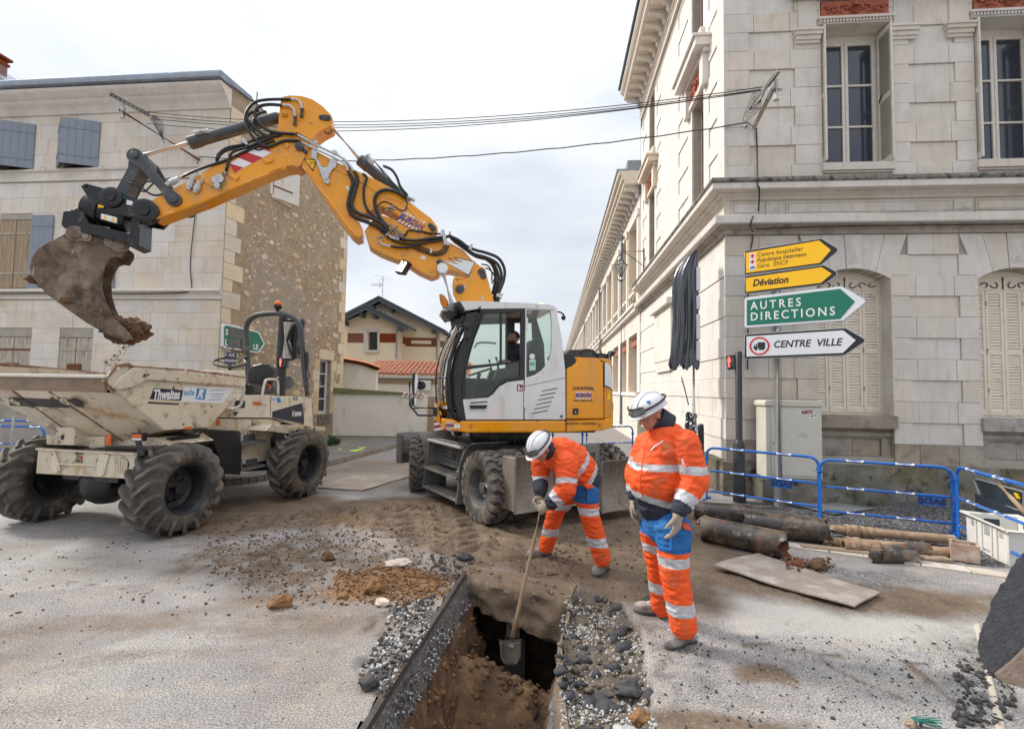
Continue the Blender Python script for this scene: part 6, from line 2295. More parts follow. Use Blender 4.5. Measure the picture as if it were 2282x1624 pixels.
LK=BM.shifted(.0)
zz_=[(240,1168),(395,1222),(300,1162),(425,1200),(345,1158),(517,1195),(470,1302)]
mb=MB()
mb.slab(LK,pz('B1',*zz_,pl=LK),.0,.0015)
part('flash_decal',mb,'black',boom2)
mb=MB()
mb.slab(LK,pz('B1',(262,1180),(397,1219),(330,1178),(430,1205),(375,1170),(511,1200),(468,1294),pl=LK),.002,.003)
part('flash_decal',mb,'white',boom2)
mb=MB()
mb.slab(LK,pz('A4',(1908,1468),(1948,1480),(1944,1512),(1904,1500),pl=LK),.0,.002)
mb.slab(BK,pz('A4',(1245,870),(1262,862),(1285,900),(1268,912),pl=BK),.0,.002)
part('maker_plate',mb,'white',boom2)
bf=bslab('boom_foot',pz('B1',(350,1330),(360,1315),(385,1308),(455,1325),(530,1245),(560,1235),(590,1255),(602,1310),(655,1500),(380,1500),(350,1440),(345,1380),pl=BM),'yellow',BD1,BD1+.05,.01,holes=[pz('B1',(370,1340),(380,1330),(391,1340),(380,1351),pl=BM)])
mb=MB()
mb.slab(BM,pz('B1',(265,1385),(280,1378),(308,1392),(340,1440),(340,1500),(300,1500),(275,1450),pl=BM),BD0-BD1-.35,BD0-BD1-.30)
mb.slab(BM,pz('B1',(530,1245),(560,1235),(590,1255),(602,1310),(655,1500),(380,1500),pl=BM),BD0-BD1-.06,BD0-BD1-.01)
part('boom_foot',mb,'yellow',bevel=.01)
keeper(bf,'B1',(557,1272),(572,1310),.05,.05)
pin(bf,'B1',400,1402,.07,.05)
mb=MB()
mb.tube([BM.at(*q,.06)for q in Z('B1',(428,1360),(440,1385),(425,1400),(440,1398))],.012,6)
part('bracket_clip',mb,'steel',bf)
def cylinder(name,a,b,c,r,rr_,d,head=None,parent=None):
 """barrel from a to b, rod from b to c"""
 A,B_,C_=(BM.at(*q,d)for q in(a,b,c))
 t=(B_-A).normalized()
 mb=MB()
 mb.lathe(A,t,[(0,.001),(0,r*.7),(.05,r),((B_-A).length-.16,r),((B_-A).length-.16,r*1.12),((B_-A).length,r*1.12),((B_-A).length,rr_)],24)
 o=part(name,mb,'grey_metal',parent,smooth=35)
 mb=MB()
 mb.cyl(B_-t*.02,C_,rr_,n=16)
 mb.cyl(C_-BM.n*.07,C_+BM.n*.07,rr_*1.7,n=16)
 part('rod',mb,'chrome',o,smooth=35)
 x,y=orth(t)
 mb=MB()
 for i in range(10):
  an=2*math.pi*i/10
  p=B_+(x*math.cos(an)+y*math.sin(an))*r*.85
  mb.cyl(p,p+t*.025,.010,n=6)
 part('bolt_ring',mb,'grey_metal',o)
 return o
bc=cylinder('bucket_cylinder',Z('A4',(680,262))[0],Z('A1',(1660,745))[0],Z('A1',(1190,870))[0],.085,.042,-.10)
sc2=cylinder('stick_cylinder',Z('A4',(1800,1010))[0],Z('A4',(1375,640))[0],Z('A4',(1090,310))[0],.085,.042,-.16)
lc1=cylinder('lift_cylinder',Z('B1',(385,1720))[0],Z('B1',(345,1520))[0],Z('B1',(270,1250))[0],.085,.05,.10)
lc2=cylinder('lift_cylinder',Z('B1',(400,1720))[0],Z('B1',(397,1520))[0],Z('B1',(385,1370))[0],.085,.05,-.05)
mb=MB()
mb.tube([BM.at(u,v,.0)for u,v in Z('A4',(1440,600),(1460,640),(1490,660))],.05,8)
mb.tube([BM.at(u,v,.02)for u,v in Z('A4',(1790,965),(1850,995))],.035,8)
mb.tube([BM.at(u,v,.02)for u,v in Z('A4',(1750,1075),(1800,1000))],.014,6)
mb.tube([BM.at(u,v,.0)for u,v in Z('A1',(1700,660),(1830,640))],.04,6)
mb.tube([BM.at(u,v,.0)for u,v in Z('A1',(1715,650),(1720,670))],.03,8)
part('valve_block',mb,'galv')
L1=BM.shifted(.06)
def lever(name,a,b,r0,r1,d0,d1,m='grey_metal'):
 pa,pb_=V3(L1.px([a])[0]),V3(L1.px([b])[0])
 t=(pb_-pa).normalized()
 n=V3((-t.y,t.x))
 po=[tuple(pa+(t*math.cos(math.pi/2+math.pi*i/10)+n*math.sin(math.pi/2+math.pi*i/10))*r0)for i in range(11)]
 wq=min(r0,r1)*.62
 po+=[tuple(pa.lerp(pb_,.25)-n*wq),tuple(pa.lerp(pb_,.75)-n*wq)]
 po+=[tuple(pb_+(t*math.cos(-math.pi/2+math.pi*i/10)+n*math.sin(-math.pi/2+math.pi*i/10))*r1)for i in range(11)]
 po+=[tuple(pa.lerp(pb_,.75)+n*wq),tuple(pa.lerp(pb_,.25)+n*wq)]
 mb=MB()
 mb.slab(L1,po,d0,d1)
 for q,r in((pa,r0*.5),(pb_,r1*.62)):
  mb.lathe(L1.p(q.x,q.y,d1),L1.n,[(0,r),(.025,r),(.03,r*.8),(.03,r*.4),(.04,.001)],18)
 return part(name,mb,m,bevel=.006)
lever('rocker_arm',Z('A1',(1185,860))[0],Z('A1',(1525,1240))[0],.105,.10,-.02,.03)
lever('rocker_arm',Z('A1',(1185,860))[0],Z('A1',(1525,1240))[0],.105,.10,-.50,-.45)
lever('bucket_link',Z('A1',(1175,870))[0],Z('A1',(985,1215))[0],.13,.12,-.36,-.10)
CP=BM.shifted(.07)
mb=MB()
mb.slab(CP,pz('A1',(712,1125),(755,1100),(905,1140),(1010,1170),(1090,1190),(1260,1255),(1340,1290),(1352,1350),(1290,1415),(1180,1395),(1100,1390),(850,1280),(770,1215),pl=CP),-.04,.02,[pz('A1',(748,1137),(765,1122),(783,1137),(765,1152),pl=CP)])
mb.slab(CP,pz('A1',(712,1125),(755,1100),(905,1140),(1260,1255),(1340,1290),(1352,1350),(1290,1415),(1180,1395),(850,1280),(770,1215),pl=CP),-.48,-.42)
cpl=part('quick_coupler',mb,'coupler',bevel=.008)
for x_,y_,r_ in((980,1220,.075),(1270,1338,.09)):
 mb=MB()
 p=CP.at(*Z('A1',(x_,y_))[0],.02)
 mb.lathe(p,CP.n,[(-.1,r_*1.9),(.03,r_*1.9),(.04,r_*1.7),(.04,r_*.9),(.06,r_*.85),(.06,r_*.3),(.05,.001)],22)
 part('pivot_pin',mb,'coupler',cpl,smooth=35)
mb=MB()
a,b=CP.at(*Z('A1',(770,1310))[0],-.2),CP.at(*Z('A1',(1150,1410))[0],-.2)
mb.lathe(a,b-a,[(0,.001),(0,.20),(.09,.21),(.10,.23),(.22,.23),(.23,.205),((b-a).length-.2,.205),((b-a).length-.19,.23),((b-a).length-.06,.23),((b-a).length,.19),((b-a).length,.001)],24)
part('tilt_motor',mb,'coupler',cpl,smooth=35)
mb=MB()
mb.slab(CP,pz('A2',(535,190),(553,75),(690,45),(735,90),(775,175),(950,222),(1130,268),(1150,120),(1225,150),(1215,370),(1150,390),(1100,345),(640,235),(560,220),pl=CP),-.34,.0)
part('lower_coupler',mb,'coupler',cpl,.01)
KP=CP.shifted(.022)
for z in([(890,95),(1025,130),(1020,178),(885,142)],):
 z=[(x_,y_+1267)for x_,y_ in z]
 mb=MB()
 mb.slab(KP,pz('A1',*z,pl=KP),-.012,.012)
 part('warning_plate',mb,'white',cpl)
 for x0 in(905,972):
  mb=MB()
  mb.slab(KP,pz('A1',(x0,1407+(x0-905)*.25),(x0+40,1420+(x0-905)*.25),(x0+25,1378+(x0-905)*.25),pl=KP),.012,.014)
  part('warning_sign',mb,'sign_yellow',cpl)
mb=MB()
mb.slab(KP,pz('A1',(857,1282),(905,1292),(908,1310),(857,1308),pl=KP),.0,.002)
mb.slab(KP,pz('A1',(1168,1340),(1172,1297),(1200,1303),(1195,1343),pl=KP),.0,.002)
part('yellow_sticker',mb,'sign_yellow',cpl)
mb=MB()
mb.slab(KP,pz('A1',(1110,1240),(1163,1255),(1158,1292),(1105,1280),pl=KP),.0,.002)
part('white_sticker',mb,'white',cpl)
mb=MB()
mb.slab(KP,pz('A1',(1058,1200),(1098,1210),(1094,1232),(1056,1222),pl=KP),.0,.002)
part('green_sticker',mb,'sign_green',cpl)
bn=V3((.47,-.88,0)).normalized()
bo=BM.at(*Z('A2',(880,330))[0],-.02)
BP_=Plane(bo,(-bn.y,bn.x,0),n=bn)
side=pz('A2',(400,355),(330,400),(280,470),(255,560),(285,650),(400,790),(560,910),(760,1050),(940,1150),(1090,1205),(1170,1190),(1100,1100),(985,1000),(930,880),(895,760),(890,640),(920,550),(960,485),(1010,470),(1060,480),(1100,420),(1105,370),(1060,330),(950,330),(760,265),(660,235),(600,250),pl=BP_)
WB=.56
mb=MB()
mb.slab(BP_,side,-.03,.0)
mb.slab(BP_,side,-WB,-WB+.03)
bkt=part('bucket',mb,'bucket',bevel=.008)
back=pz('A2',(600,262),(420,360),(335,405),(285,473),(262,560),(290,646),(404,784),(564,903),(762,1042),(942,1142),(1090,1198),pl=BP_)
inn=[(x_+.02,y_+.02)for x_,y_ in back]
mb=MB()
n=len(back)
vs=[BP_.p(x_,y_,-.03)for x_,y_ in back]+[BP_.p(x_,y_,-WB+.03)for x_,y_ in back]
vi=[BP_.p(x_+.012,y_+.02,-.03)for x_,y_ in back]+[BP_.p(x_+.012,y_+.02,-WB+.03)for x_,y_ in back]
mb.add(vs,[(i,i+1,n+i+1,n+i)for i in range(n-1)])
mb.add(vi,[(n+i,n+i+1,i+1,i)for i in range(n-1)])
mb.tube([BP_.p(*back[-1],.02),BP_.p(*back[-1],-WB-.02)],.03,6)
part('bucket_shell',mb,'bucket',bkt,smooth=50)
for x_,y_,x2,y2 in((665,272,752,298),(1047,368,965,348)):
 pa,pb_=BP_.px(Z('A2',(x_,y_),(x2,y2)))
 mb=MB()
 mb.lathe(BP_.p(*pa,0),BP_.n,[(-.03,.11),(.03,.11),(.03,.075),(.05,.07),(.05,.001)],18)
 mb.lathe(BP_.p(*pb_,0),BP_.n,[(-.03,.07),(.03,.07),(.03,.04),(.045,.038),(.045,.001)],14)
 part('bucket_ear',mb,'blade',bkt,smooth=35)
mb=MB()
mb.tube([BP_.p(*q,-.01)for q in pz('A2',(730,370),(725,500),(705,640),(720,780),(735,880),pl=BP_)],.012,5)
mb.tube([BP_.p(*q,-.004)for q in pz('A2',(440,370),(560,385),(730,362),(900,360),pl=BP_)],.012,5)
part('weld_seam',mb,'bucket',bkt)
from mathutils import noise as mn
def mudball(c,r,sx,sub=3,amp=.5):
 bm=bmesh.new()
 bmesh.ops.create_icosphere(bm,subdivisions=sub,radius=1)
 o=V3((random.random()*40,random.random()*40,0))
 vs,fs=[],[]
 for v in bm.verts:
  k=1+amp*mn.noise(v.co*1.5+o)+amp*.6*mn.noise(v.co*4+o)+amp*.3*mn.noise(v.co*9+o)
  vs.append(V3(c)+V3((v.co.x*sx[0],v.co.y*sx[1],v.co.z*sx[2]))*r*k)
 bm.verts.index_update()
 fs=[tuple(v.index for v in f.verts)for f in bm.faces]
 bm.free()
 return vs,fs
mb=MB()
for x_,y_,r_,sx in((1110,1110,.26,(1.15,.9,.72)),(1190,1090,.16,(1,.9,.8)),(1040,1090,.20,(1.2,1,.6)),(1000,1040,.12,(1,1,.8)),(960,1000,.09,(1,1,1))):
 mb.add(*mudball(BP_.at(*Z('A2',(x_,y_))[0],-.28),r_,sx,4 if r_>.15 else 3,.42))
for i in range(16):
 t=i/15
 x_,y_=300+t*780,660+t*540-30*math.sin(t*3.1)
 mb.add(*mudball(BP_.at(*Z('A2',(x_-8,y_+8))[0],-.06-.35*random.random()),random.uniform(.045,.085),(1.2,1.4,.7),2,.6))
part('clinging_earth',mb,'clod',bkt,smooth=30)
fl=[]
for i in range(70):
 t=random.random()
 x_,y_=1130-t*170+random.uniform(-60,50),1215+t*220+random.uniform(-20,20)
 p=BP_.at(*Z('A2',(x_,y_))[0],-.28+random.uniform(-.2,.2))
 fl.append((p.x,p.y,p.z,random.choice((.008,.012,.018,.026))*random.uniform(.7,1.3)))
rocks('falling_soil',fl,M_['clod'],1.0)
p=BP_.at(*Z('A2',(1005,1400))[0],-.3)
HS=[('C8',.075,.022,[(890,545),(760,545),(640,590),(560,560),(480,470),(452,380),(470,300),(530,238),(620,218),(740,214),(815,215)]),('C8',.085,.024,[(860,492),(720,482),(620,455),(545,380),(530,315),(565,272),(640,256),(745,262)]),('C8',.065,.022,[(740,500),(650,510),(570,480),(500,410),(465,360),(500,320),(560,300)]),('C8',.055,.020,[(690,470),(600,520),(520,470),(520,380),(560,330),(620,310)]),('C8',.045,.020,[(640,590),(560,620),(480,590),(430,600),(310,620),(250,660),(225,720)]),('A4',.06,.021,[(125,640),(150,575),(225,528),(350,505),(430,470),(540,430)]),('A4',.075,.020,[(200,740),(225,640),(262,570),(400,522),(500,480),(600,440)]),('A1',.065,.020,[(1590,1040),(1750,970),(1990,890),(2160,810),(2400,720)]),('A1',.05,.018,[(1890,900),(1920,830),(2050,780),(2200,730),(2400,690)]),('A1',.03,.012,[(1200,950),(1280,910),(1310,940),(1325,980)]),('A1',.02,.012,[(1190,1240),(1220,1150),(1290,1080),(1400,1110)]),('A1',.05,.014,[(1140,1060),(1200,1090),(1270,1160),(1350,1200),(1430,1190)]),('A1',.03,.012,[(1120,1090),(1200,1120),(1260,1170),(1340,1100),(1420,1080)]),('A4',.06,.030,[(1270,740),(1310,830),(1285,940),(1270,1050),(1320,1130),(1430,1180),(1530,1220),(1625,1275)]),('A4',.075,.030,[(1325,740),(1350,810),(1318,930),(1300,1030),(1350,1100),(1460,1140),(1560,1190),(1640,1280)]),('A4',.05,.020,[(1395,758),(1430,790),(1405,890),(1415,1020),(1470,1110),(1570,1180)]),('A4',.07,.028,[(1780,972),(1680,915),(1580,902),(1512,950),(1505,1040),(1550,1150),(1620,1230)]),('A4',.05,.016,[(1700,1330),(1770,1290),(1800,1255),(1900,1262),(2000,1280),(2080,1285)]),('A4',.07,.026,[(1715,1330),(1850,1342),(2000,1322),(2160,1305)]),('A4',.06,.022,[(1640,1395),(1780,1402),(1920,1365),(2040,1345),(2130,1325)]),('A4',.05,.016,[(1460,1180),(1560,1260),(1640,1330),(1760,1370),(1900,1365),(2050,1330)]),('B1',.06,.026,[(330,1005),(400,1040),(460,1085),(530,1112),(600,1130),(690,1170),(735,1250),(728,1340),(690,1440),(690,1500)]),('B1',.02,.026,[(330,1020),(420,1075),(500,1135),(600,1165),(680,1210),(712,1290),(695,1380),(672,1500)]),('B1',-.03,.026,[(340,1030),(440,1100),(520,1155),(620,1185),(670,1240),(690,1320),(665,1420),(655,1500)]),('B1',-.08,.024,[(520,1150),(600,1180),(650,1230),(668,1320),(645,1440)]),('B1',-.05,.012,[(560,1215),(610,1225),(640,1275),(640,1340)]),('B1',-.06,.012,[(590,1240),(630,1260),(662,1310),(640,1360)]),('B1',.03,.010,[(80,1075),(150,1100),(215,1125),(265,1110),(285,1080)]),('B1',.03,.010,[(60,1085),(140,1115),(215,1140),(280,1120),(302,1080)]),('B1',.03,.010,[(50,1095),(130,1125),(220,1150),(290,1130),(318,1082)]),('A4',.04,.022,[(1575,690),(1650,725),(1695,790),(1725,870),(1785,945)]),('A4',.03,.009,[(1500,655),(1600,760),(1700,890),(1775,990),(1780,1055),(1740,1085),(1640,1020),(1570,1005),(1520,1060),(1530,1120)]),('A4',.03,.009,[(1500,650),(1560,730),(1660,850),(1750,960)]),('A4',.03,.010,[(1060,390),(1090,410),(1118,395),(1122,370)]),('A4',.05,.012,[(820,400),(940,470),(1060,540),(1180,590),(1250,660),(1290,720)])]
for k,d,r,pts in HS:
 mb=MB()
 mb.tube(catmull([BM.at(u,v,d)for u,v in Z(k,*pts)],6),r,7)
 part('hose',mb,'rubber_hose',smooth=True)
for k,d,r,pts in(('A4',.07,.020,[(805,408),(920,470),(1010,520),(1180,600),(1255,650),(1322,742)]),('A4',.06,.018,[(845,478),(960,532),(1130,612),(1232,670),(1272,740)]),('C8',.08,.017,[(812,215),(860,216),(895,250),(903,305)]),('C8',.09,.020,[(740,262),(800,264),(840,300),(848,360)]),('A4',.08,.022,[(1620,1270),(1640,1310),(1715,1332)]),('A4',.07,.018,[(1520,1310),(1560,1370),(1640,1395)]),('A4',.05,.020,[(1740,1280),(1690,1320)]),('A1',.06,.03,[(1450,1100),(1560,1050)]),('A4',.07,.025,[(200,742),(165,800)])):
 mb=MB()
 mb.tube(catmull([BM.at(u,v,d)for u,v in Z(k,*pts)],5),r,8)
 part('metal_pipe',mb,'galv',smooth=True)
mb=MB()
for k,q in(('C8',(903,310)),('C8',(848,372))):
 p0,p1=BM.at(*Z(k,q)[0],.09),BM.at(*Z(k,(q[0]-2,q[1]+45))[0],.06)
 mb.cyl(p0-(p1-p0)*.5,p1,.035,n=8)
part('hose_elbow',mb,'grey_metal')
for x_,y_,s_ in((120,820,1),(150,810,1.2),(130,870,.8)):
 mb=MB()
 p=BM.at(*Z('A4',(x_,y_))[0],.07)
 mb.cyl(p-BM.n*.02,p+BM.n*.05,.055*s_,n=8)
 part('hose_coupling',mb,'galv',st_,smooth=30)
for q0,q1,r in(((1685,1050),(1645,1150),.045),((1745,1080),(1705,1180),.045),((1455,1110),(1560,1060),.045)):
 mb=MB()
 a,b=BM.at(*Z('A1',q0)[0],.08),BM.at(*Z('A1',q1)[0],.08)
 mb.lathe(a,b-a,[(0,.001),(0,r*.7),(.06,r*.7),(.06,r),(.14,r),(.14,r*.75),((b-a).length,r*.75),((b-a).length,.001)],10)
 part('hose_coupling',mb,'galv',st_,smooth=30)
mb=MB()
mb.tube(catmull([BM.at(*Z('A1',q)[0],.08)for q in((1690,1050),(1720,1015),(1770,1030),(1760,1090))],5),.010,5)
part('wire_loop',mb,'galv',st_,smooth=30)
mb=MB()
mb.slab(BM,pz('A4',(955,560),(1006,560),(1000,640),(1050,715),(1090,715),(1122,640),(1176,650),(1170,710),(1130,740),(1100,800),(1116,850),(1092,866),(1062,842),(990,650),(952,630),pl=BM),.045,.06)
for x_,y_ in((1075,800),(1092,840)):
 p=BM.at(*Z('A4',(x_,y_))[0],.06)
 mb.cyl(p,p+BM.n*.02,.02,n=8)
part('pipe_bracket',mb,'galv',boom1,.004,1)
mb=MB()
for z in([(2080,1265),(2105,1262),(2130,1370),(2160,1375),(2160,1395),(2105,1390)],[(2145,1280),(2165,1280),(2165,1305),(2145,1305)],[(1985,1425),(2002,1425),(2000,1465),(1980,1465)],[(350,490),(372,470),(412,525),(395,535)],[(1145,575),(1175,582),(1170,612),(1143,605)],[(980,490),(1005,495),(1000,525),(978,518)]):
 mb=MB()
 mb.slab(BM,pz('A4',*z,pl=BM),.03,.10)
 part('hose_clamp',mb,'galv')
for z in([(478,1075),(497,1080),(482,1118),(462,1110)],[(672,1440),(718,1440),(715,1455),(705,1480),(695,1470),(668,1460)]):
 mb=MB()
 mb.slab(BM,pz('B1',*z,pl=BM),.0,.09)
 part('hose_clamp',mb,'galv')
mb=MB()
for q0,q1 in(((1640,1200),(1700,1320)),((1600,1300),(1700,1220)),((1520,1320),(1580,1310)),((1610,1050),(1680,1075)),((1600,1085),(1670,1040))):
 mb.cyl(BM.at(*Z('A4',q0)[0],.10),BM.at(*Z('A4',q1)[0],.10),.022,n=7)
for i in range(6):
 mb.cyl(BM.at(*Z('A4',(1655+i*14,1225+i*8))[0],.09),BM.at(*Z('A4',(1680+i*14,1300+i*4))[0],.09),.012,n=6)
part('manifold',mb,'galv',smooth=30)
mb=MB()
p=BM.at(*Z('A4',(1755,1545))[0],.06)
mb.tube([BM.at(*Z('A4',(1775,1525))[0],.03),p],.03,6)
w1=Plane(p,(.85,-.4,-.3),(.35,.1,.9))
mb.slab(w1,[(-.10,-.17),(.06,-.15),(.08,.06),(-.06,.07)],-.10,.0)
wl=part('work_light',mb,'black_trim',boom2,.01)
mb=MB()
mb.slab(w1,[(-.08,-.14),(-.035,-.145),(-.03,.03),(-.05,.04)],.002,.006)
mb.slab(w1,[(-.015,-.14),(.03,-.135),(.045,.03),(.005,.04)],.002,.006)
part('light_strip',mb,'led',wl)
# upper structure: deck band, engine cover, counterweight
b2=lambda*z,off=0:pz('B2',*z,off=off)
W_=2.42
dk=b2((400,797),(555,812),(1176,811),(1176,886),(555,888),(408,862))
mb=MB()
mb.slab(XP,dk,-W_,.0)
band=part('deck_band',mb,'yellow',bevel=.025)
dk2=b2((1180,811),(1406,806),(1430,800),(1466,740),(1474,700),(1470,840),(1455,860),(1404,873),(1180,884))
mb=MB()
mb.slab(XP,dk2,-W_,.0)
part('deck_band',mb,'yellow',bevel=.03)
p=pz('C6',(222,690),(300,655),(350,610),(360,580),(325,530),(640,540),(735,615),(738,1398),(217,1398))
mb=MB()
mb.slab(XP,p,-.9,.0)
cov=part('engine_cover',mb,'yellow',bevel=.018)
p=pz('C6',(642,541),(790,555),(845,590),(872,655),(872,1050),(878,1250),(862,1420),(744,1400),(744,612))
mb=MB()
mb.slab(XP,p,-W_,-.0)
cw=part('counterweight',mb,'yellow_dirty',bevel=.05,seg=3)
X3=XP.shifted(.003)
mb=MB()
mb.slab(X3,pz('C6',(752,615),(790,610),(835,655),(858,800),(864,1000),(820,950),(752,925),pl=X3),.0,.004)
part('white_panel',mb,'white_paint',cw)
mb=MB()
mb.slab(X3,pz('C6',(738,610),(752,615),(752,925),(820,950),(864,1000),(864,1012),(815,962),(738,938),pl=X3),.0,.0025)
part('panel_edge',mb,'black',cw)
mb=MB()
mb.slab(X3,pz('C6',(780,1128),(832,1118),(815,985),pl=X3),.0,.003)
part('warning_sign',mb,'sign_yellow',cw)
mb=MB()
mb.slab(X3,pz('C6',(303,1250),(382,1245),(382,1330),(303,1335),pl=X3),.0,.012)
o_=part('cover_latch',mb,'black_trim',cov,.006)
mb=MB()
p=X3.at(*Z('C6',(342,1298))[0],.012)
mb.cyl(p,p+XP.n*.008,.012,n=8)
part('lock',mb,'steel',cov)
q=pz('C6',(450,970),pl=X3)[0]
text('lettering','LOCATION',.062,X3,q[0],q[1],.001,M_['black'],cov,align='CENTER',bold=.0022,sx=1.02)
q=pz('C6',(450,1068),pl=X3)[0]
stripes_logo(X3,q[0],q[1],.245,.115,0,cov,.0)
q=pz('C6',(447,1142),pl=X3)[0]
text('lettering','17600 CORME ROYAL',.033,X3,q[0],q[1],.001,M_['black'],cov,align='CENTER',bold=.0004)
q=pz('C6',(425,1462),pl=X3)[0]
text('lettering','05 46 94 73 31 \u2022 06 09 70 08 63',.052,X3,q[0],q[1],.001,M_['black'],band,align='CENTER',shear=.15,sx=.68,bold=.0008)
q=pz('C6',(680,1472),pl=X3)[0]
mb=MB()
mb.cyl(X3.p(*q,0),X3.p(*q,.012),.024,n=16)
q=b2((585,842))[0]
mb.cyl(X3.p(*q,0),X3.p(*q,.012),.024,n=16)
part('side_reflector',mb,'amber',band)
q=b2((450,842))[0]
stripes_logo(X3,q[0],q[1],.11,.09,rad(-3),band,.0)
q=b2((495,848))[0]
for dx in(-.012,.03):
 mb=MB()
 mb.ell(X3.p(q[0]+dx,q[1],.0),.022,.006,.036,n=12,k=8)
 part('round_sticker',mb,'white',band)
mb=MB()
mb.slab(XP,pz('C6',(205,512),(330,516),(362,580),(352,608),(300,652),(222,688),(210,690)),-.9,-.02)
part('vent_gap',mb,'black_trim')
mb=MB()
mb.slab(XP,pz('C6',(205,495),(262,428),(440,425),(590,440),(640,470),(672,520),(640,536),(325,526),(205,508),off=-.5),-1.6,-.5)
part('engine_hood',mb,'grey_metal',bevel=.015)
mb=MB()
mb.tube(catmull([XP.at(*Z('C6',q)[0],-.25)for q in((430,505),(425,460),(455,435),(570,440),(600,470),(605,505))],5),.02,8)
part('handrail',mb,'black_trim',smooth=True)
hq=pz('C6',(660,470),(790,490),(822,556),(680,540),off=-.4)
mb=MB()
mb.slab(XP,hq,-1.2,-.4)
gb=part('exhaust_box',mb,'grey_metal',bevel=.01)
mb=MB()
for i in range(6):
 a=pz('C6',(668+i*19,478+i*2),(682+i*19,481+i*2),(692+i*19,505+i*2),(680+i*19,503+i*2),off=-.4)
 mb.slab(XP,a,-.4,-.396)
part('vent_slot',mb,'black',gb)
mb=MB()
lp_=pz('C6',(845,440),(908,462),(880,520),(805,512),off=-.3)
mb.slab(XP,lp_,-.42,-.3)
mb.tube([XP.at(*Z('C6',q)[0],-.35)for q in((838,520),(835,560))],.02,6)
mb.tube(catmull([XP.at(*Z('C6',q)[0],-.35)for q in((838,465),(800,470),(790,500),(810,520))],4),.008,5)
part('rear_work_lamp',mb,'black_trim',bevel=.012)
# cab
CWD=1.02
c5=lambda*z,off=0:pz('C5',*z,off=off)
roof=b2((480,88),(505,74),(545,70),(700,72),(900,79),(1060,88),(1100,98),(1122,118),(1100,122),(920,114),(650,118),(545,128),(525,112))
mb=MB()
mb.slab(XP,roof,-CWD,.01)
rf=part('cab_roof',mb,'white_paint',bevel=.022,seg=3)
fr_out=c5((597,238),(1118,230),(1106,1115),(900,1140),(790,1200),(720,1290),(660,1332),(340,1357),(332,1290),(345,1130),(385,940),(440,740),(510,510))
w1_=c5((622,294),(1066,280),(1060,882),(402,942),(440,790),(500,590))
w2_=c5((388,990),(640,955),(1058,900),(1052,1070),(880,1108),(760,1185),(690,1285),(640,1320),(378,1343))
mb=MB()
mb.slab(XP,fr_out,-.05,.012,[w1_,w2_])
door=part('cab_door',mb,'black_trim',bevel=.006)
mb=MB()
mb.slab(XP,c5((342,1358),(661,1334),(722,1292),(792,1202),(902,1142),(1105,1117),(1100,1612),(382,1612)),-.06,.008)
dp=part('door_panel',mb,'white_paint',door,.01)
mb=MB()
mb.slab(XP,c5((622,294),(896,286),(898,904),(402,942),(440,790),(500,590)),-.03,-.024)
mb.slab(XP,w2_,-.03,-.024)
part('door_glass',mb,'cab_glass',door)
mb=MB()
mb.slab(XP,c5((808,290),(835,290),(832,905),(805,910)),-.022,.0)
mb.slab(XP,c5((890,288),(900,288),(902,900),(890,902)),-.022,-.004)
part('sliding_sash',mb,'black_trim',door)
mb=MB()
mb.slab(XP,c5((430,1430),(648,1428),(630,1472),(438,1474)),.009,.035)
mb.slab(XP,c5((440,1395),(650,1380),(655,1395),(445,1412)),.006,.010)
part('door_handle',mb,'black_trim',door,.008)
mb=MB()
mb.slab(XP,c5((1018,1173),(1095,1177),(1093,1260),(1018,1257)),.008,.010)
part('fire_sticker',mb,'maroon',door)
mb=MB()
mb.slab(XP,c5((1033,1200),(1052,1200),(1052,1248),(1033,1248)),.0105,.0115)
mb.slab(XP,c5((1030,1188),(1046,1182),(1048,1196),(1034,1196)),.0105,.0115)
mb.slab(XP,c5((1062,1245),(1066,1205),(1074,1225),(1080,1195),(1086,1245)),.0105,.0115)
part('sticker_symbol',mb,'white',door)
mb=MB()
win3=b2((930,124),(1078,127),(1087,200),(1085,375),(1070,440),(1030,494),(985,526),(930,545))
mb.slab(XP,b2((921,116),(1096,116),(1118,128),(1150,300),(1172,500),(1173,806),(918,806)),-.05,.005,[win3])
qp=part('rear_quarter_panel',mb,'white_paint',bevel=.01)
mb=MB()
mb.slab(XP,win3,-.03,-.02)
part('rear_side_glass',mb,'cab_glass',qp)
mb=MB()
for i in range(6):
 a=b2((1025-i*12,628+i*28),(1122-i*12,610+i*27.5))
 mb.slab(XP,[(a[0][0],a[0][1]-.006),(a[1][0],a[1][1]-.006),(a[1][0],a[1][1]+.008),(a[0][0],a[0][1]+.008)],.0,.009)
part('vent_slot',mb,'chassis',qp)
mb=MB()
a=b2((918,598),(1172,545))
mb.slab(XP,[(a[0][0],a[0][1]-.004),(a[1][0],a[1][1]-.004),(a[1][0],a[1][1]+.004),(a[0][0],a[0][1]+.004)],.003,.0065)
a=b2((1146,784))[0]
mb.cyl(XP.p(*a,.0),XP.p(*a,.02),.022,n=12)
part('seam',mb,'chassis',qp)
mb=MB()
for z in([(1122,350),(1153,350),(1150,484),(1120,484)],[(1105,1265),(1136,1265),(1132,1465),(1103,1465)]):
 mb.slab(XP,c5(*z),.006,.03)
part('door_hinge',mb,'white_paint',qp,.005,1)
mb=MB()
a=b2((967,412))[0]
mb.cyl(XP.p(*a,-.019),XP.p(*a,-.016),.042,n=20)
part('round_sticker',mb,'white',qp)
mb=MB()
mb.slab(XP,b2((949,432),(988,430),(988,498),(949,500)),-.019,-.016)
part('noise_sticker',mb,mat('pale_teal_sticker',(.42,.66,.60)),qp)
a=b2((967,462))[0]
text('lettering','99',.07,XP.shifted(-.0155),a[0],a[1],.001,M_['black'],qp,align='CENTER')
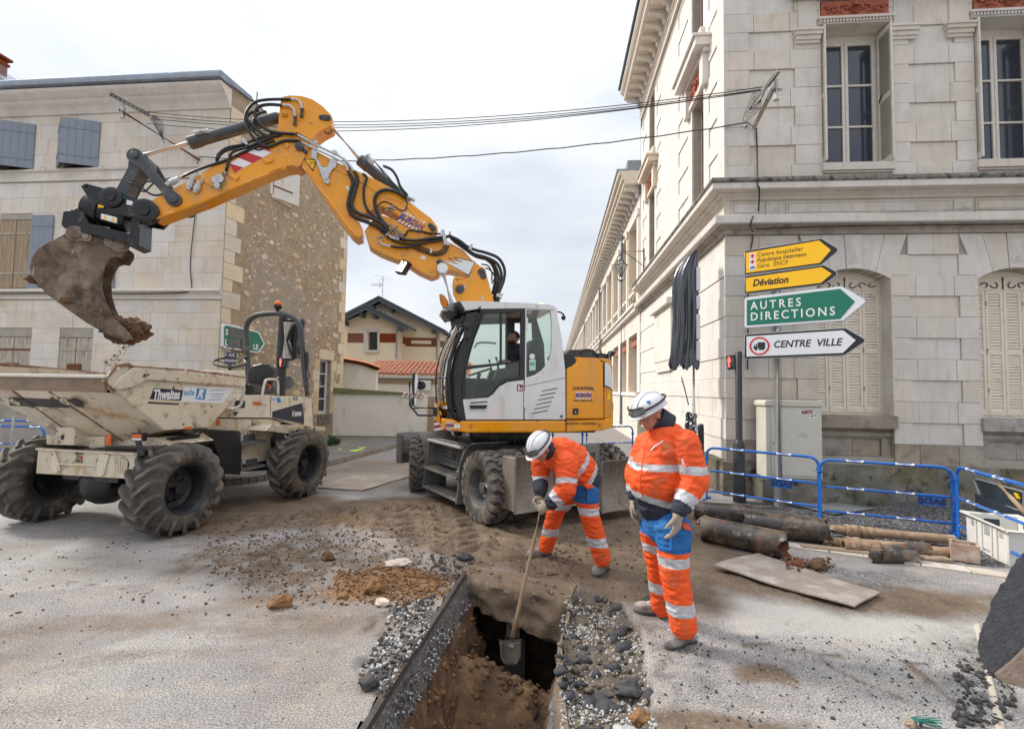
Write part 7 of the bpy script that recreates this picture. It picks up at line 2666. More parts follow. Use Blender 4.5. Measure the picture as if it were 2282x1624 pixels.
nearE=[(555,246),(500,330),(420,500),(330,700),(265,890),(236,1090),(238,1300),(258,1480),(300,1612)]
mb=MB()
mb.slab(XP,c5(*(nearE+[(385,1612),(342,1358),(330,1270),(344,1110),(384,935),(440,735),(510,505),(597,238)])),-.07,.014)
part('front_pillar',mb,'black_trim',bevel=.012)
ne=c5(*nearE)
DS=[0,-.06,-.16,-.32,-.52,-.72,-.88,-.98,-1.02]
FO=[.02,-.09,-.155,-.195,-.205,-.19,-.15,-.08,.02]
nn=len(ne)
gl=MB()
gl.add([XP.p(x_+f_,y_,d_)for d_,f_ in zip(DS,FO)for x_,y_ in ne],[(j*nn+i,j*nn+i+1,(j+1)*nn+i+1,(j+1)*nn+i)for j in range(1,len(DS)-2)for i in range(1,nn-1)])
gl.build('windscreen',M_['cab_glass'],ev,smooth=True)
mb=MB()
for j in(1,4,7):
 if j==4:
  continue
 mb.tube([XP.p(x_+FO[j],y_,DS[j])for x_,y_ in ne],.032,6)
mb.tube([XP.p(ne[1][0]+f_,ne[1][1],d_)for d_,f_ in zip(DS,FO)],.045,6)
mb.tube([XP.p(ne[0][0]+f_,ne[0][1],d_)for d_,f_ in zip(DS,FO)],.06,6)
mb.tube([XP.p(ne[5][0]+f_,ne[5][1],d_)for d_,f_ in zip(DS,FO)],.014,6)
for i in(-1,-2):
 mb.tube([XP.p(ne[i][0]+f_,ne[i][1],d_)for d_,f_ in zip(DS,FO)],.04,6)
part('windscreen_frame',mb,'black_trim',smooth=40)
ne2=[XP.p(x_-.20,y_,-.30)for x_,y_ in ne]
mb=MB()
mb.tube(catmull([XP.p(x_-.24,y_,-.22)for x_,y_ in ne[1:]],4),.012,6)
mb.tube(catmull([XP.at(*Z('C5',q)[0],.03)for q in((380,340),(330,380),(300,450),(265,560),(230,700),(190,900),(175,1100),(185,1300),(200,1480),(245,1560))],4),.016,6)
mb.tube([XP.at(*Z('C5',q)[0],.04)for q in((245,800),(240,870))],.03,6)
mb.tube([XP.at(*Z('C5',q)[0],.04)for q in((290,520),(260,580))],.026,6)
part('wiper_and_rail',mb,'black_trim',smooth=True)
mb=MB()
mb.slab(XP,c5((597,238),(1118,230),(1130,1612),(300,1612),(240,1300),(240,1080),(330,690)),-CWD,-CWD+.05,[c5((640,320),(1040,310),(1040,1080),(330,1080),(330,940),(470,640))])
mb.slab(XP,b2((921,116),(1096,116),(1150,300),(1172,806),(918,806)),-CWD,-CWD+.04,[b2((945,150),(1065,150),(1075,380),(1030,470),(945,500))])
part('far_cab_side',mb,'black_trim')
a=b2((1130,130),(1160,500),(1160,806))
mb=MB()
mb.hexa([XP.p(a[2][0],a[2][1],-.06),XP.p(a[2][0]-.03,a[2][1],-.06),XP.p(a[2][0]-.03,a[2][1],-CWD+.05),XP.p(a[2][0],a[2][1],-CWD+.05)],[XP.p(a[1][0],a[1][1],-.06),XP.p(a[1][0]-.03,a[1][1],-.06),XP.p(a[1][0]-.03,a[1][1],-CWD+.05),XP.p(a[1][0],a[1][1],-CWD+.05)])
part('cab_back',mb,'black_trim')
fl_=c5((330,1560),(1130,1560))
mb=MB()
mb.hexa([XP.p(fl_[0][0]-.2,fl_[0][1]-.08,-.06),XP.p(fl_[0][0]-.2,fl_[0][1]-.08,-CWD+.05),XP.p(fl_[1][0]+.35,fl_[0][1]-.08,-CWD+.05),XP.p(fl_[1][0]+.35,fl_[0][1]-.08,-.06)],[XP.p(fl_[0][0]-.2,fl_[0][1],-.06),XP.p(fl_[0][0]-.2,fl_[0][1],-CWD+.05),XP.p(fl_[1][0]+.35,fl_[0][1],-CWD+.05),XP.p(fl_[1][0]+.35,fl_[0][1],-.06)])
part('cab_floor',mb,'black_trim')
s0=XP.px([(1152,760)],-.5)[0]
mb=MB()
sx,sz=s0[0],s0[1]
mb.slab(XP,[(sx-.30,sz-.75),(sx+.22,sz-.78),(sx+.22,sz-.62),(sx-.28,sz-.60)],-.78,-.26)
mb.slab(XP,[(sx+.12,sz-.70),(sx+.26,sz-.70),(sx+.34,sz+.02),(sx+.22,sz+.04)],-.76,-.28)
mb.slab(XP,[(sx-.2,sz-1.1),(sx+.2,sz-1.1),(sx+.15,sz-.78),(sx-.15,sz-.78)],-.68,-.36)
part('operator_seat',mb,'seat_vinyl',bevel=.04,seg=3)
mb=MB()
for d_ in(-.20,-.84):
 mb.slab(XP,[(sx-.42,sz-.62),(sx-.02,sz-.55),(sx-.02,sz-.40),(sx-.36,sz-.46)],d_-.09,d_+.05)
 mb.tube([XP.p(sx-.34,sz-.46,d_),XP.p(sx-.38,sz-.28,d_)],.022,8)
mb.tube([XP.p(sx-.72,sz-1.0,-.5),XP.p(sx-.58,sz-.52,-.5)],.035,8)
mb.lathe(XP.p(sx-.57,sz-.50,-.5),(XP.a*-.35+V3((0,0,1))),[(-.012,.19),(.012,.20),(.02,.19),(.012,.175),(-.012,.17)],20,closed=True)
part('control_levers',mb,'grey_metal',bevel=.01)
mb=MB()
mb.tube(catmull([XP.at(*Z('C5',q)[0],-.2)for q in((490,720),(510,680),(560,655),(680,655),(760,665))],4),.014,6)
part('grab_rail',mb,'steel',smooth=True)
mb=MB()
mb.slab(XP,c5((395,292),(490,284),(508,300),(508,345),(445,590),(430,612),(352,604),(350,580),(385,310),off=.12),.10,.15)
mr_=part('cab_mirror',mb,'black_trim',bevel=.018,seg=3)
mb=MB()
p=XP.at(*Z('C5',(400,450))[0],.15)
mb.lathe(p,XP.n,[(0,.05),(.02,.045),(.03,.02),(.03,.001)],14)
mb.tube([p,XP.at(*Z('C5',(350,430))[0],.08),XP.at(*Z('C5',(290,460))[0],.05)],.018,6)
part('mirror_arm',mb,'black_trim',mr_,smooth=40)
mb=MB()
mb.slab(XP,c5((65,285),(150,215),(240,185),(270,230),(265,285),off=-.45),-.85,-.20)
part('sun_visor',mb,'pane_glass')
mb=MB()
mb.slab(XP,c5((80,290),(265,285),(262,340),(140,372),off=-.45),-.80,-.25)
mb.slab(XP,c5((240,160),(310,142),(330,170),(375,245),(330,260),(300,215),(250,200)),-.30,.02)
part('roof_lamp_bar',mb,'black_trim',bevel=.01)
mb=MB()
a=b2((1052,78))[0]
mb.lathe(XP.p(a[0],a[1]-.03,-.25),(0,0,1),[(0,.055),(.03,.055),(.055,.045),(.06,.001)],14)
part('beacon',mb,'amber_on',rf,smooth=40)
mb=MB()
mb.tube([XP.at(*Z('B2',q)[0],-.02)for q in((1100,130),(1140,138),(1160,150),(1162,180))],.013,6)
p=XP.at(*Z('B2',(1160,172))[0],-.02)
mb.ell(p,.035,.035,.04,n=10,k=8)
part('rear_camera',mb,'black_trim',rf,smooth=40)
mb=MB()
mb.slab(XP,c5((575,82),(595,82),(602,128),(572,128),off=-.4),-.42,-.38)
part('roof_lug',mb,'galv',rf)
MPn=XP.shifted(-.15)
a5=lambda*z:MPn.px(Z('A5',*z))
mb=MB()
for z in([(1832,1105),(1858,1098),(1880,1120),(1882,1190),(1868,1280),(1850,1298),(1832,1290),(1824,1200)],[(1815,1330),(1840,1310),(1868,1318),(1870,1380),(1850,1398),(1820,1385)]):
 mb.slab(MPn,a5(*z),-.05,.03)
m_=part('front_mirror',mb,'black_trim',bevel=.012)
mb=MB()
for z in([(1858,1105),(1876,1122),(1878,1190),(1864,1278),(1852,1290),(1850,1200)],[(1848,1318),(1866,1324),(1867,1378),(1850,1392)]):
 mb.slab(MPn,a5(*z),.03,.036)
part('mirror_glass',mb,'white',m_)
mb=MB()
mb.tube([MPn.p(*q,-.02)for q in a5((1805,1180),(1808,1385),(1880,1475),(2030,1475))],.016,6)
mb.tube([MPn.p(*q,-.02)for q in a5((1845,1410),(2030,1410))],.016,6)
mb.tube([MPn.p(*q,-.02)for q in a5((1885,1180),(1925,1210),(1885,1245))],.03,6)
mb.slab(MPn,a5((2010,1400),(2048,1405),(2048,1480),(2010,1480)),-.06,.03)
part('mirror_frame',mb,'black_trim',smooth=40)
mb=MB()
mb.slab(XP,b2((362,795),(372,740),(380,700),(395,770),(405,840),(368,815)),-.9,-.15)
part('front_corner',mb,'yellow',bevel=.02)
# undercarriage
WA,WBc=ground(1080,1165),ground(930,1092)
ud=(WBc-WA).normalized()
un=V3((ud.y,-ud.x,0))
UP_=Plane(WA,ud,n=-un)
LB=(WBc-WA).length
R_,TW=.505,.29
for x_ in(0,LB):
 ax=-un if x_==0 else V3((-.985,-.17,0)).normalized()
 cin=-ax
 for off,dp_ in((0,.5),(.355,.5)):
  wheel(ev,WA+ud*x_+cin*off+V3((0,0,R_-.01)),ax,R_,TW,.27,'block',M_['rim_grey'],depth=.1)
 cf=WA+ud*x_+un*2.25
 for off in(0,-.355):
  wheel(ev,cf+cin*off+V3((0,0,R_-.01)),-ax,R_,TW,.27,'block',M_['rim_grey'],depth=.1)
 mb=MB()
 c=WA+ud*x_+V3((0,0,R_))
 mb.cyl(c+un*.45,c+un*1.8,.13,n=12)
 mb.ell(c+un*1.1,.26,.26,.24,n=14,k=8)
 part('axle',mb,'chassis',smooth=40)
FU=Matrix(((ud.x,un.x,0,WA.x),(ud.y,un.y,0,WA.y),(0,0,1,0),(0,0,0,1)))
mb=MB(FU)
mb.box(-.35,LB+.35,.62,1.63,.52,.98)
mb.box(.55,LB-.55,.42,1.85,.60,.92)
part('chassis_frame',mb,'chassis',bevel=.02)
mb=MB(FU)
mb.box(.62,LB-.62,.12,.42,.56,.92)
tb_=part('tool_box',mb,'chassis',bevel=.015)
mb=MB(FU)
for i in range(4):
 mb.box(.70,LB-.70,.105,.121,.64+i*.065,.655+i*.065)
mb.cyl(V3((LB/2,.10,.76)),V3((LB/2,.122,.76)),.05,n=14)
part('box_rib',mb,'grey_metal',tb_)
for zz in(.18,.50,.955):
 mb=MB(FU)
 mb.box(.60,LB-.62,-.16 if zz<.9 else-.10,.10 if zz<.9 else .16,zz,zz+.035)
 for i in range(9):
  x_=.64+i*(LB-1.3)/9
  mb.box(x_,x_+.05,-.14 if zz<.9 else-.08,.08,zz+.036,zz+.044)
 part('step',mb,'galv' if zz>.9 else 'chassis',bevel=.004,seg=1)
for x_ in(.58,LB-.62):
 mb=MB(FU)
 mb.hexa([(x_,-.16,.15),(x_+.025,-.16,.15),(x_+.025,.10,.15),(x_,.10,.15)],[(x_,-.05,1.0),(x_+.025,-.05,1.0),(x_+.025,.5,1.0),(x_,.5,1.0)])
 part('step_side',mb,'chassis',bevel=.004,seg=1)
for s_,x_ in((1,0),(-1,LB)):
 mb=MB(FU)
 arc=[(x_+s_*.60*math.cos(t),R_+.60*math.sin(t))for t in[rad(a_)for a_ in range(-10,80,9)]]
 for(xa,za),(xb,zb_)in zip(arc[:-1],arc[1:]):
  mb.hexa([(xa,-.12,za),(xb,-.12,zb_),(xb,.50,zb_),(xa,.50,za)]if s_<0 else[(xb,-.12,zb_),(xa,-.12,za),(xa,.50,za),(xb,.50,zb_)],[(xa+s_*.02,-.12,za+.012),(xb+s_*.02,-.12,zb_+.012),(xb+s_*.02,.5,zb_+.012),(xa+s_*.02,.5,za+.012)]if s_<0 else[(xb+s_*.02,-.12,zb_+.012),(xa+s_*.02,-.12,za+.012),(xa+s_*.02,.5,za+.012),(xb+s_*.02,.5,zb_+.012)])
 part('fender',mb,'chassis')
cs=WA+ud*LB/2+un*1.12
mb=MB()
mb.lathe(cs,(0,0,1),[(.95,.62),(1.02,.64),(1.02,.60),(1.12,.60),(1.13,.66),(1.22,.66),(1.22,.001)],40)
for i in range(40):
 t=2*math.pi*i/40
 p=cs+V3((math.cos(t)*.63,math.sin(t)*.63,1.02))
 mb.cyl(p,p+V3((0,0,.03)),.014,n=6)
part('slew_ring',mb,'black_trim',smooth=30)
mb=MB()
mb.slab(XP,b2((560,889),(1400,875),(1395,895),(560,900)),-W_+.1,-.25)
part('deck_underside',mb,'black_trim')
def blade_panel(name,x0,y0,y1,z0,z1,m='blade',curve=.14,flip=1):
 """curved pushing blade across the machine: x0 along the chassis, y0..y1 across"""
 mb=MB(FU)
 n=9
 pr=[]
 for i in range(n):
  t=i/(n-1)
  pr.append((x0+flip*curve*(1-(2*t-1)**2),z0+(z1-z0)*t))
 vs=[(x_,y_,z_)for y_ in(y0,y1)for x_,z_ in pr]+[(x_+flip*.035,y_,z_)for y_ in(y0,y1)for x_,z_ in pr]
 fs=[]
 for i in range(n-1):
  fs.append((i,n+i,n+i+1,i+1))
  fs.append((2*n+i,2*n+i+1,3*n+i+1,3*n+i))
 for k_ in(0,n):
  for i in range(n-1):
   fs.append((k_+i,k_+i+1,2*n+k_+i+1,2*n+k_+i)if k_==0 else(k_+i,2*n+k_+i,2*n+k_+i+1,k_+i+1))
 fs.append((0,2*n,3*n,n))
 fs.append((n-1,2*n-1,4*n-1,3*n-1))
 mb.add(vs,fs)
 xe=(x0,x0+flip*.30)
 for y_ in(y0,y1):
  a_=y_-.015
  mb.box(min(xe),max(xe),a_,a_+.03,z0+.03,z1-.02)
 mb.box(min(x0+flip*.14,x0+flip*.19),max(x0+flip*.14,x0+flip*.19),y0,y1,z0+.2,z0+.32)
 return part(name,mb,m,bevel=.005,seg=1)
pa=onplane(1134,1070,WA-ud*.72,ud)
ya=(pa-WA).dot(un)
blade_panel('dozer_blade',-.72,ya+.1,ya+1.48,.27,1.0,flip=1)
blade_panel('dozer_blade',-.80,ya+1.52,ya+2.30,.13,.86,flip=1)
mb=MB(FU)
mb.box(-.62,.1,.75,.95,.45,.75)
mb.box(-.62,.1,1.3,1.5,.45,.75)
mb.box(-.66,-.58,ya+1.2,ya+1.6,.70,1.08)
mb.cyl(V3((-.6,1.1,.9)),V3((.1,1.1,1.0)),.06,n=10)
part('blade_arm',mb,'chassis',bevel=.01)
blade_panel('stabiliser_blade',LB+.86,-.10,2.35,.38,.98,m='chassis',flip=-1)
mb=MB(FU)
mb.box(LB+.1,LB+.75,.7,.9,.5,.75)
mb.box(LB+.1,LB+.75,1.35,1.55,.5,.75)
part('blade_arm',mb,'chassis',bevel=.01)
mb=MB(FU)
for i,(x_,y_)in enumerate(((LB-.1,.75),(LB+.15,.95),(LB-.25,1.0))):
 mb.ell((x_,y_,1.03),.09,.09,.08,n=10,k=7)
 mb.tube([(x_,y_,1.0),(x_-.1,y_+.1,1.15),(x_-.2,y_+.3,1.2)],.018,6)
part('hydraulic_fittings',mb,'grey_metal',smooth=40)
# site dumper
dF,dR=ground(385,1187),ground(665,1105)
DD=V3((.236,.972,0)).normalized()
DE=V3((-DD.y,DD.x,0))
du=thing('site_dumper','rusty cream site dumper with a raised front skip and chunky tractor tyres','dumper',dF+DE*1.1)
SIDE=Plane(dF,DD,n=-DE)
SK_=SIDE.shifted(-.02)
def dpart(name,mb,m='dumper',parent=None,bevel=0,seg=2,smooth=False):
 return mb.build(name,M_[m]if isinstance(m,str)else m,du if parent is None else parent,smooth=smooth,bevel=bevel,seg=seg)
def P3(p,q,z):
 """along, across, up from the near front wheel"""
 return dF+DD*p+DE*q+V3((0,0,z))
for c,fl_ in((dF,1),(dF+DE*2.19,1),(dR,1),(dR+DE*2.05,1)):
 ax=-DE if(c-dF).dot(DE)<1 else DE
 wheel(du,c+V3((0,0,.555)),ax,.565,.46,.30,'ag',M_['rim'],flip=-1 if ax==DE else 1,depth=-.1)
a3=lambda*z,pl=SK_,off=0:pl.px(Z('A3',*z),off)
side_z=((905,290),(985,190),(1010,150),(1110,138),(1150,165),(1600,195),(2128,260),(2100,335),(1960,540),(1820,690),(1440,715),(1050,395),(1000,390))
sp2=a3(*side_z)
ear=a3((1037,167))[0]
mb=MB()
mb.slab(SK_,sp2,-.03,0,[[(ear[0]+.022*math.cos(t),ear[1]+.022*math.sin(t))for t in[i*.785 for i in range(8)]]])
skp=dpart('skip_side',mb)
mb=MB()
WS=2.16
mb.slab(SK_,sp2,-WS,-WS+.03)
dpart('skip_side',mb)
mb=MB()
mb.slab(SK_,a3((1150,168),(1600,198),(2128,262),(2102,335),(1272,278),(1165,335),(1015,365),(960,345),(1040,250)),.001,.035)
dpart('rim_band',mb,bevel=.012)
mb=MB()
mb.tube([SK_.p(x_,y_,.01)for x_,y_ in a3((985,192),(1010,152),(1110,140),(1150,166),(1600,196),(1860,222),(2128,260))],.022,6)
mb.tube([SK_.p(x_,y_,.01)for x_,y_ in a3((985,192),(905,290),(1000,388))],.016,6)
mb.tube([SK_.p(x_,y_,-WS)for x_,y_ in a3((985,192),(1110,140),(1600,196),(2128,260))],.022,6)
rp_=a3((2128,260))[0]
mb.tube([SK_.p(*rp_,0),SK_.p(*rp_,-WS)],.035,8)
dpart('skip_rim',mb,'skip_rust')
FRP=Plane(SK_.p(a3((915,300))[0][0],0,0),-DE,n=-DD)
fa=lambda*z:FRP.px(Z('A3',*z))
zl1,zl0=fa((905,262))[0][1],fa((905,388))[0][1]
mb=MB()
mb.slab(FRP,[(-WS,zl0),(-.0,zl0),(-.0,zl1),(-WS,zl1)],-.03,.0)
lip=dpart('front_lip',mb,'skip_in')
mb=MB()
mb.slab(FRP,[(-WS-.01,zl1),(.01,zl1),(.01,zl1+.035),(-WS-.01,zl1+.035)],-.05,.02)
dpart('lip_bar',mb,M_['frame_white'],lip,.006)
q0,q1=a3((1050,395))[0],a3((1440,715))[0]
r1,r0=a3((1820,690))[0],a3((2100,335))[0]
F0,F1=SK_.p(*q0,-.004),SK_.p(*q0,-WS+.004)
pF=(F0-dF).dot(DD)
zb_=1.12
Cn0,Cn1=FRP.p(-.80,zl0,0),FRP.p(-WS+.80,zl0,0)
B0,B1=SK_.p(*q1,-.004),SK_.p(*q1,-WS+.004)
G0,G1=P3(-.12,.72,zb_),P3(-.12,WS-.70,zb_)
mb=MB()
mb.add([F0,FRP.p(0,zl0,0),Cn0,G0,B0],[(0,1,2),(0,2,3,4)])
mb.add([Cn0,Cn1,G1,G0],[(0,1,2,3)])
mb.add([Cn1,FRP.p(-WS,zl0,0),F1,B1,G1],[(0,1,2),(0,2,3,4)])
R0,R1=SK_.p(*r1,-.02),SK_.p(*r1,-WS+.02)
H0,H1=P3(.5,.72,zb_),P3(.5,WS-.7,zb_)
mb.add([B0,G0,H0,R0],[(0,1,2,3)])
mb.add([G0,G1,H1,H0],[(0,1,2,3)])
mb.add([G1,B1,R1,H1],[(0,1,2,3)])
T0,T1=SK_.p(*rp_,-.02),SK_.p(*rp_,-WS+.02)
mb.add([R0,H0,H1,R1,T1,T0],[(0,1,2,3,4,5)])
dpart('skip_belly',mb)
mb=MB()
mb.tube([Cn0,G0],.016,6)
dpart('weld_seam',mb,'skip_rust')
mb=MB()
mb.tube([Cn1,G1],.016,6)
dpart('weld_seam',mb,'skip_rust')
mb=MB()
mb.add([P3(pF+.03,.04,zl1-.02),P3(pF+.03,WS-.04,zl1-.02),P3(pF+.7,WS-.04,1.62),P3(pF+.7,.04,1.62),P3(pF+1.7,WS-.04,1.72),P3(pF+1.7,.04,1.72)],[(0,1,2,3),(3,2,4,5)])
dpart('skip_floor',mb,'skip_in')
bn_=(Cn1-Cn0).cross(G0-Cn0).normalized()
if bn_.dot(CAM-Cn0)<0:
 bn_=-bn_
BPL=Plane(Cn0,-DE,z=(G0-Cn0)-DE*(G0-Cn0).dot(DE),n=bn_)
ba=lambda*z:BPL.px(Z('A3',*z))
mb=MB()
mb.slab(BPL,ba((78,430),(610,452),(605,520),(90,500)),.001,.006)
for x_,y_,r_ in((240,480,.075),(672,478,.075),(140,455,.03)):
 c=ba((x_,y_))[0]
 mb.slab(BPL,[(c[0]+r_*random.uniform(.85,1.2)*math.cos(i*.5),c[1]+r_*random.uniform(.85,1.3)*math.sin(i*.5))for i in range(12)],.005,.012)
dpart('belly_slot',mb,'black')
mb=MB()
for x_ in(140,575):
 c=ba((x_,462))[0]
 mb.lathe(BPL.p(*c,.0),BPL.n,[(0,.055),(.02,.055),(.02,.03),(.005,.028)],14)
dpart('pin_boss',mb,'dumper',smooth=35)
PF=Plane(P3(-.22,0,0),-DE,n=-DD)
pf=lambda*z:PF.px(Z('A3',*z))
mb=MB()
mb.slab(PF,pf((400,762),(910,772),(912,862),(402,842)),-.8,0)
mb.slab(PF,pf((912,775),(1300,790),(1400,860),(912,862)),-.8,-.10)
ped=dpart('pedestal',mb,bevel=.012)
mb=MB()
mb.slab(PF.shifted(.14),PF.shifted(.14).px(Z('A3',(490,690),(640,690),(655,735),(640,850),(490,838),(482,765))),-.2,.0)
mb.slab(PF.shifted(.05),PF.shifted(.05).px(Z('A3',(640,692),(715,760),(712,810),(650,850))),-.2,.0)
dpart('hinge_block',mb,bevel=.01)
mb=MB()
q=PF.shifted(.05).px(Z('A3',(685,775)))[0]
PFs=PF.shifted(.052)
mb.slab(PFs,[(q[0]+.06*random.uniform(.8,1.2)*math.cos(i*.6),q[1]+.075*random.uniform(.8,1.2)*math.sin(i*.6))for i in range(10)],.0,.006)
q=PF.shifted(.14).px(Z('A3',(548,778)))[0]
mb.slab(PF.shifted(.141),[(q[0]+.03*math.cos(i*.6),q[1]+.035*math.sin(i*.6))for i in range(10)],.0,.004)
dpart('grease_hole',mb,'black')
mb=MB()
mb.slab(PF,pf((925,758),(975,760),(972,848),(922,845)),.001,.004)
mb.slab(SK_,a3((1612,690),(1675,684),(1672,706),(1610,710)),.001,.003)
dpart('warning_sticker',mb,'amber')
AP=Plane(P3(-.34,0,0),-DE,n=-DD)
ap=lambda*z:AP.px(Z('A3',*z))
mb=MB()
mb.slab(AP,ap((332,872),(1190,915),(1175,1145),(312,1095)),-.06,.0)
mb.slab(AP,ap((332,872),(1190,915),(1188,935),(332,890)),.0,.03)
apl=dpart('front_plate',mb,bevel=.008)
mb=MB()
for z in([(488,895),(525,1000),(540,1060),(520,1085),(475,1080),(455,1040),(470,960)],[(880,920),(965,930),(930,1060),(915,1115),(870,1120),(855,1085),(862,1000)]):
 mb.slab(AP,ap(*z),.0,.02)
mb.slab(AP,ap((520,1000),(870,1015),(868,1030),(525,1015)),.0,.03)
for z in([(505,1058)],[(905,1080)]):
 q=ap(*z)[0]
 mb.cyl(AP.p(*q,.0),AP.p(*q,.03),.045,n=14)
dpart('plate_rib',mb,'dumper_clean',apl,.005)
for cx,cy,rx_,ry_ in((440,980,40,62),(1075,1018,55,62)):
 mb=MB()
 c=ap((cx,cy))[0]
 e=ap((cx+rx_,cy),(cx,cy-ry_))
 ra,rb2=abs(e[0][0]-c[0]),abs(e[1][1]-c[1])
 mb.slab(AP,[(c[0]+ra*math.cos(i*.35),c[1]+rb2*math.sin(i*.35))for i in range(18)],.0,.004)
 o_=dpart('round_vent',mb,'black',apl)
 mb=MB()
 for i in range(5):
  x_=c[0]+ra*(-.72+.36*i)
  hh=rb2*math.sqrt(max(.05,1-(-.72+.36*i)**2))
  mb.slab(AP,[(x_-.012,c[1]-hh),(x_+.012,c[1]-hh),(x_+.012,c[1]+hh),(x_-.012,c[1]+hh)],.004,.016)
 dpart('vent_bars',mb,'dumper',o_)
q=ap((695,952))[0]
for i,s_ in enumerate(('READY','TO R','RACE')):
 text('lettering',s_,.05,AP,q[0],q[1]+.045-.045*i,.001,M_['black'],apl,align='CENTER',bold=.003,sx=.9)
mb=MB()
mb.slab(AP,[(q[0]+.015,q[1]-.015),(q[0]+.045,q[1]-.012),(q[0]+.04,q[1]+.018),(q[0]+.018,q[1]+.015)],.002,.004)
dpart('red_mark',mb,'sign_red',apl)
mb=MB()
mb.cyl(P3(0,.2,.56),P3(0,2.0,.56),.15,n=12)
mb.ell(P3(0,1.1,.56),.3,.3,.28,n=14,k=8)
dpart('axle',mb,'black_trim',smooth=40)
mb=MB()
mb.cyl(P3(2.2,.2,.56),P3(2.2,1.8,.56),.14,n=12)
dpart('axle',mb,'black_trim',smooth=40)
Fm=Matrix(((DD.x,DE.x,0,dF.x),(DD.y,DE.y,0,dF.y),(0,0,1,0),(0,0,0,1)))
mb=MB(Fm)
mb.box(-.25,.9,.6,1.5,.62,.97)
mb.box(.8,3.0,.62,1.45,.55,.95)
dpart('chassis_frame',mb,'black_trim')
LQ=SIDE.shifted(.02)
PL=Plane(P3(-.34,.1,0),-DE,n=-DD)
pq=lambda*z:PL.px(Z('A3',*z))
mb=MB()
mb.slab(PL,pq((1145,740),(1250,742),(1246,815),(1142,810)),-.06,.0)
mb.slab(PL,pq((1175,815),(1215,815),(1255,940),(1205,955)),-.03,-.005)
al=dpart('lamp_box',mb,'black_trim',bevel=.005)
mb=MB()
mb.slab(PL,pq((1156,752),(1240,752),(1238,785),(1155,782)),.001,.01)
dpart('lamp_lens',mb,'amber',al)
mb=MB()
mb.slab(PL,pq((1156,785),(1238,788),(1236,806),(1155,802)),.001,.008)
dpart('clear_lens',mb,'white',al)
S2=SK_.shifted(.002)
s2=lambda*z:S2.px(Z('A3',*z))
mb=MB()
mb.slab(S2,s2((1345,348),(1602,368),(1582,458),(1308,445)),.0,.0015)
mb.slab(S2,s2((1298,468),(1567,482),(1562,496),(1290,483)),.0,.0015)
dpart('name_decal',mb,'navy',skp)
mb=MB()
mb.slab(S2,s2((1612,335),(2052,348),(1948,482),(1578,470)),-.0005,.0008)
dpart('firm_decal',mb,'white',skp)
q=s2((1340,412),(1590,422))
wt=q[1][0]-q[0][0]
text('lettering','Thwaites',.165,S2,(q[0][0]+q[1][0])/2-.02,(q[0][1]+q[1][1])/2+.012,.003,M_['white'],skp,align='CENTER',shear=.18,bold=.006,fit=wt*.92)
q=s2((1652,388))[0]
text('lettering','sade',.115,S2,q[0],q[1],.002,M_['blue_light'],skp,align='CENTER',sx=.78,bold=.001)
mb=MB()
mb.slab(S2,s2((1722,350),(1804,356),(1788,452),(1708,446)),.001,.002)
dpart('logo_square',mb,'blue_light',skp,.0)
mb=MB()
mb.slab(S2,s2((1742,362),(1770,358),(1785,370),(1778,388),(1762,396),(1772,412),(1768,440),(1752,444),(1756,420),(1744,416),(1735,436),(1718,440),(1722,428),(1732,410),(1738,388)),.0025,.0035)
dpart('logo_figure',mb,'white',skp)
for s_,x_,y_,sz in(("Direction R\u00e9gionale de l'Ouest",1905,366,.026),('Centre de travaux de Rennes',1900,402,.026),('11 rue du Manoir de Serrouet',1893,424,.019),('T\u00e9l : 02 99 59 26 27',1880,452,.034)):
 q=s2((x_,y_))[0]
 text('lettering',s_,sz,S2,q[0],q[1],.0015,M_['blue_light'],skp,align='CENTER',sx=.72)
BY=SIDE.shifted(-.30)
by=lambda*z,off=0:BY.px(Z('A6',*z),off)
mb=MB()
hood=by((240,228),(250,150),(330,28),(870,45),(950,60),(965,335),(700,262),(600,228))
mb.slab(BY,hood,-1.35,.0)
hd=dpart('engine_hood',mb,'dumper_clean',bevel=.03,seg=3)
mb=MB()
mb.slab(BY,by((108,236),(600,238),(700,268),(640,330),(600,420),(605,600),(335,640),(335,345),(45,332)),-1.3,-.02)
lb_=dpart('body_side',mb,bevel=.012)
mb=MB()
mb.slab(BY,by((600,238),(962,345),(960,480),(700,480),(600,420)),-1.25,-.10)
mb.slab(BY,by((335,600),(605,560),(650,690),(500,700),(335,705)),-1.2,-.15)
dpart('rear_frame',mb,'black_trim')
BF=BY.shifted(.30)
bf_=lambda*z:BF.px(Z('A6',*z))
mb=MB()
mb.slab(BF,bf_((540,343),(600,286),(830,293),(1072,312),(1072,348),(835,330),(772,372)),-.55,.0)
dpart('rear_fender',mb,bevel=.012)
mb=MB()
mb.slab(BY.shifted(.22),BY.shifted(.22).px(Z('A3',(1820,720),(2062,720),(2116,850),(2104,1106),(1955,1100),(1905,905))),-.02,.0)
mb.slab(BY.shifted(.20),BY.shifted(.20).px(Z('A3',(1480,790),(1760,745),(1730,815),(1500,815))),-.5,.0)
dpart('mud_flap',mb,'black_trim',bevel=.006)
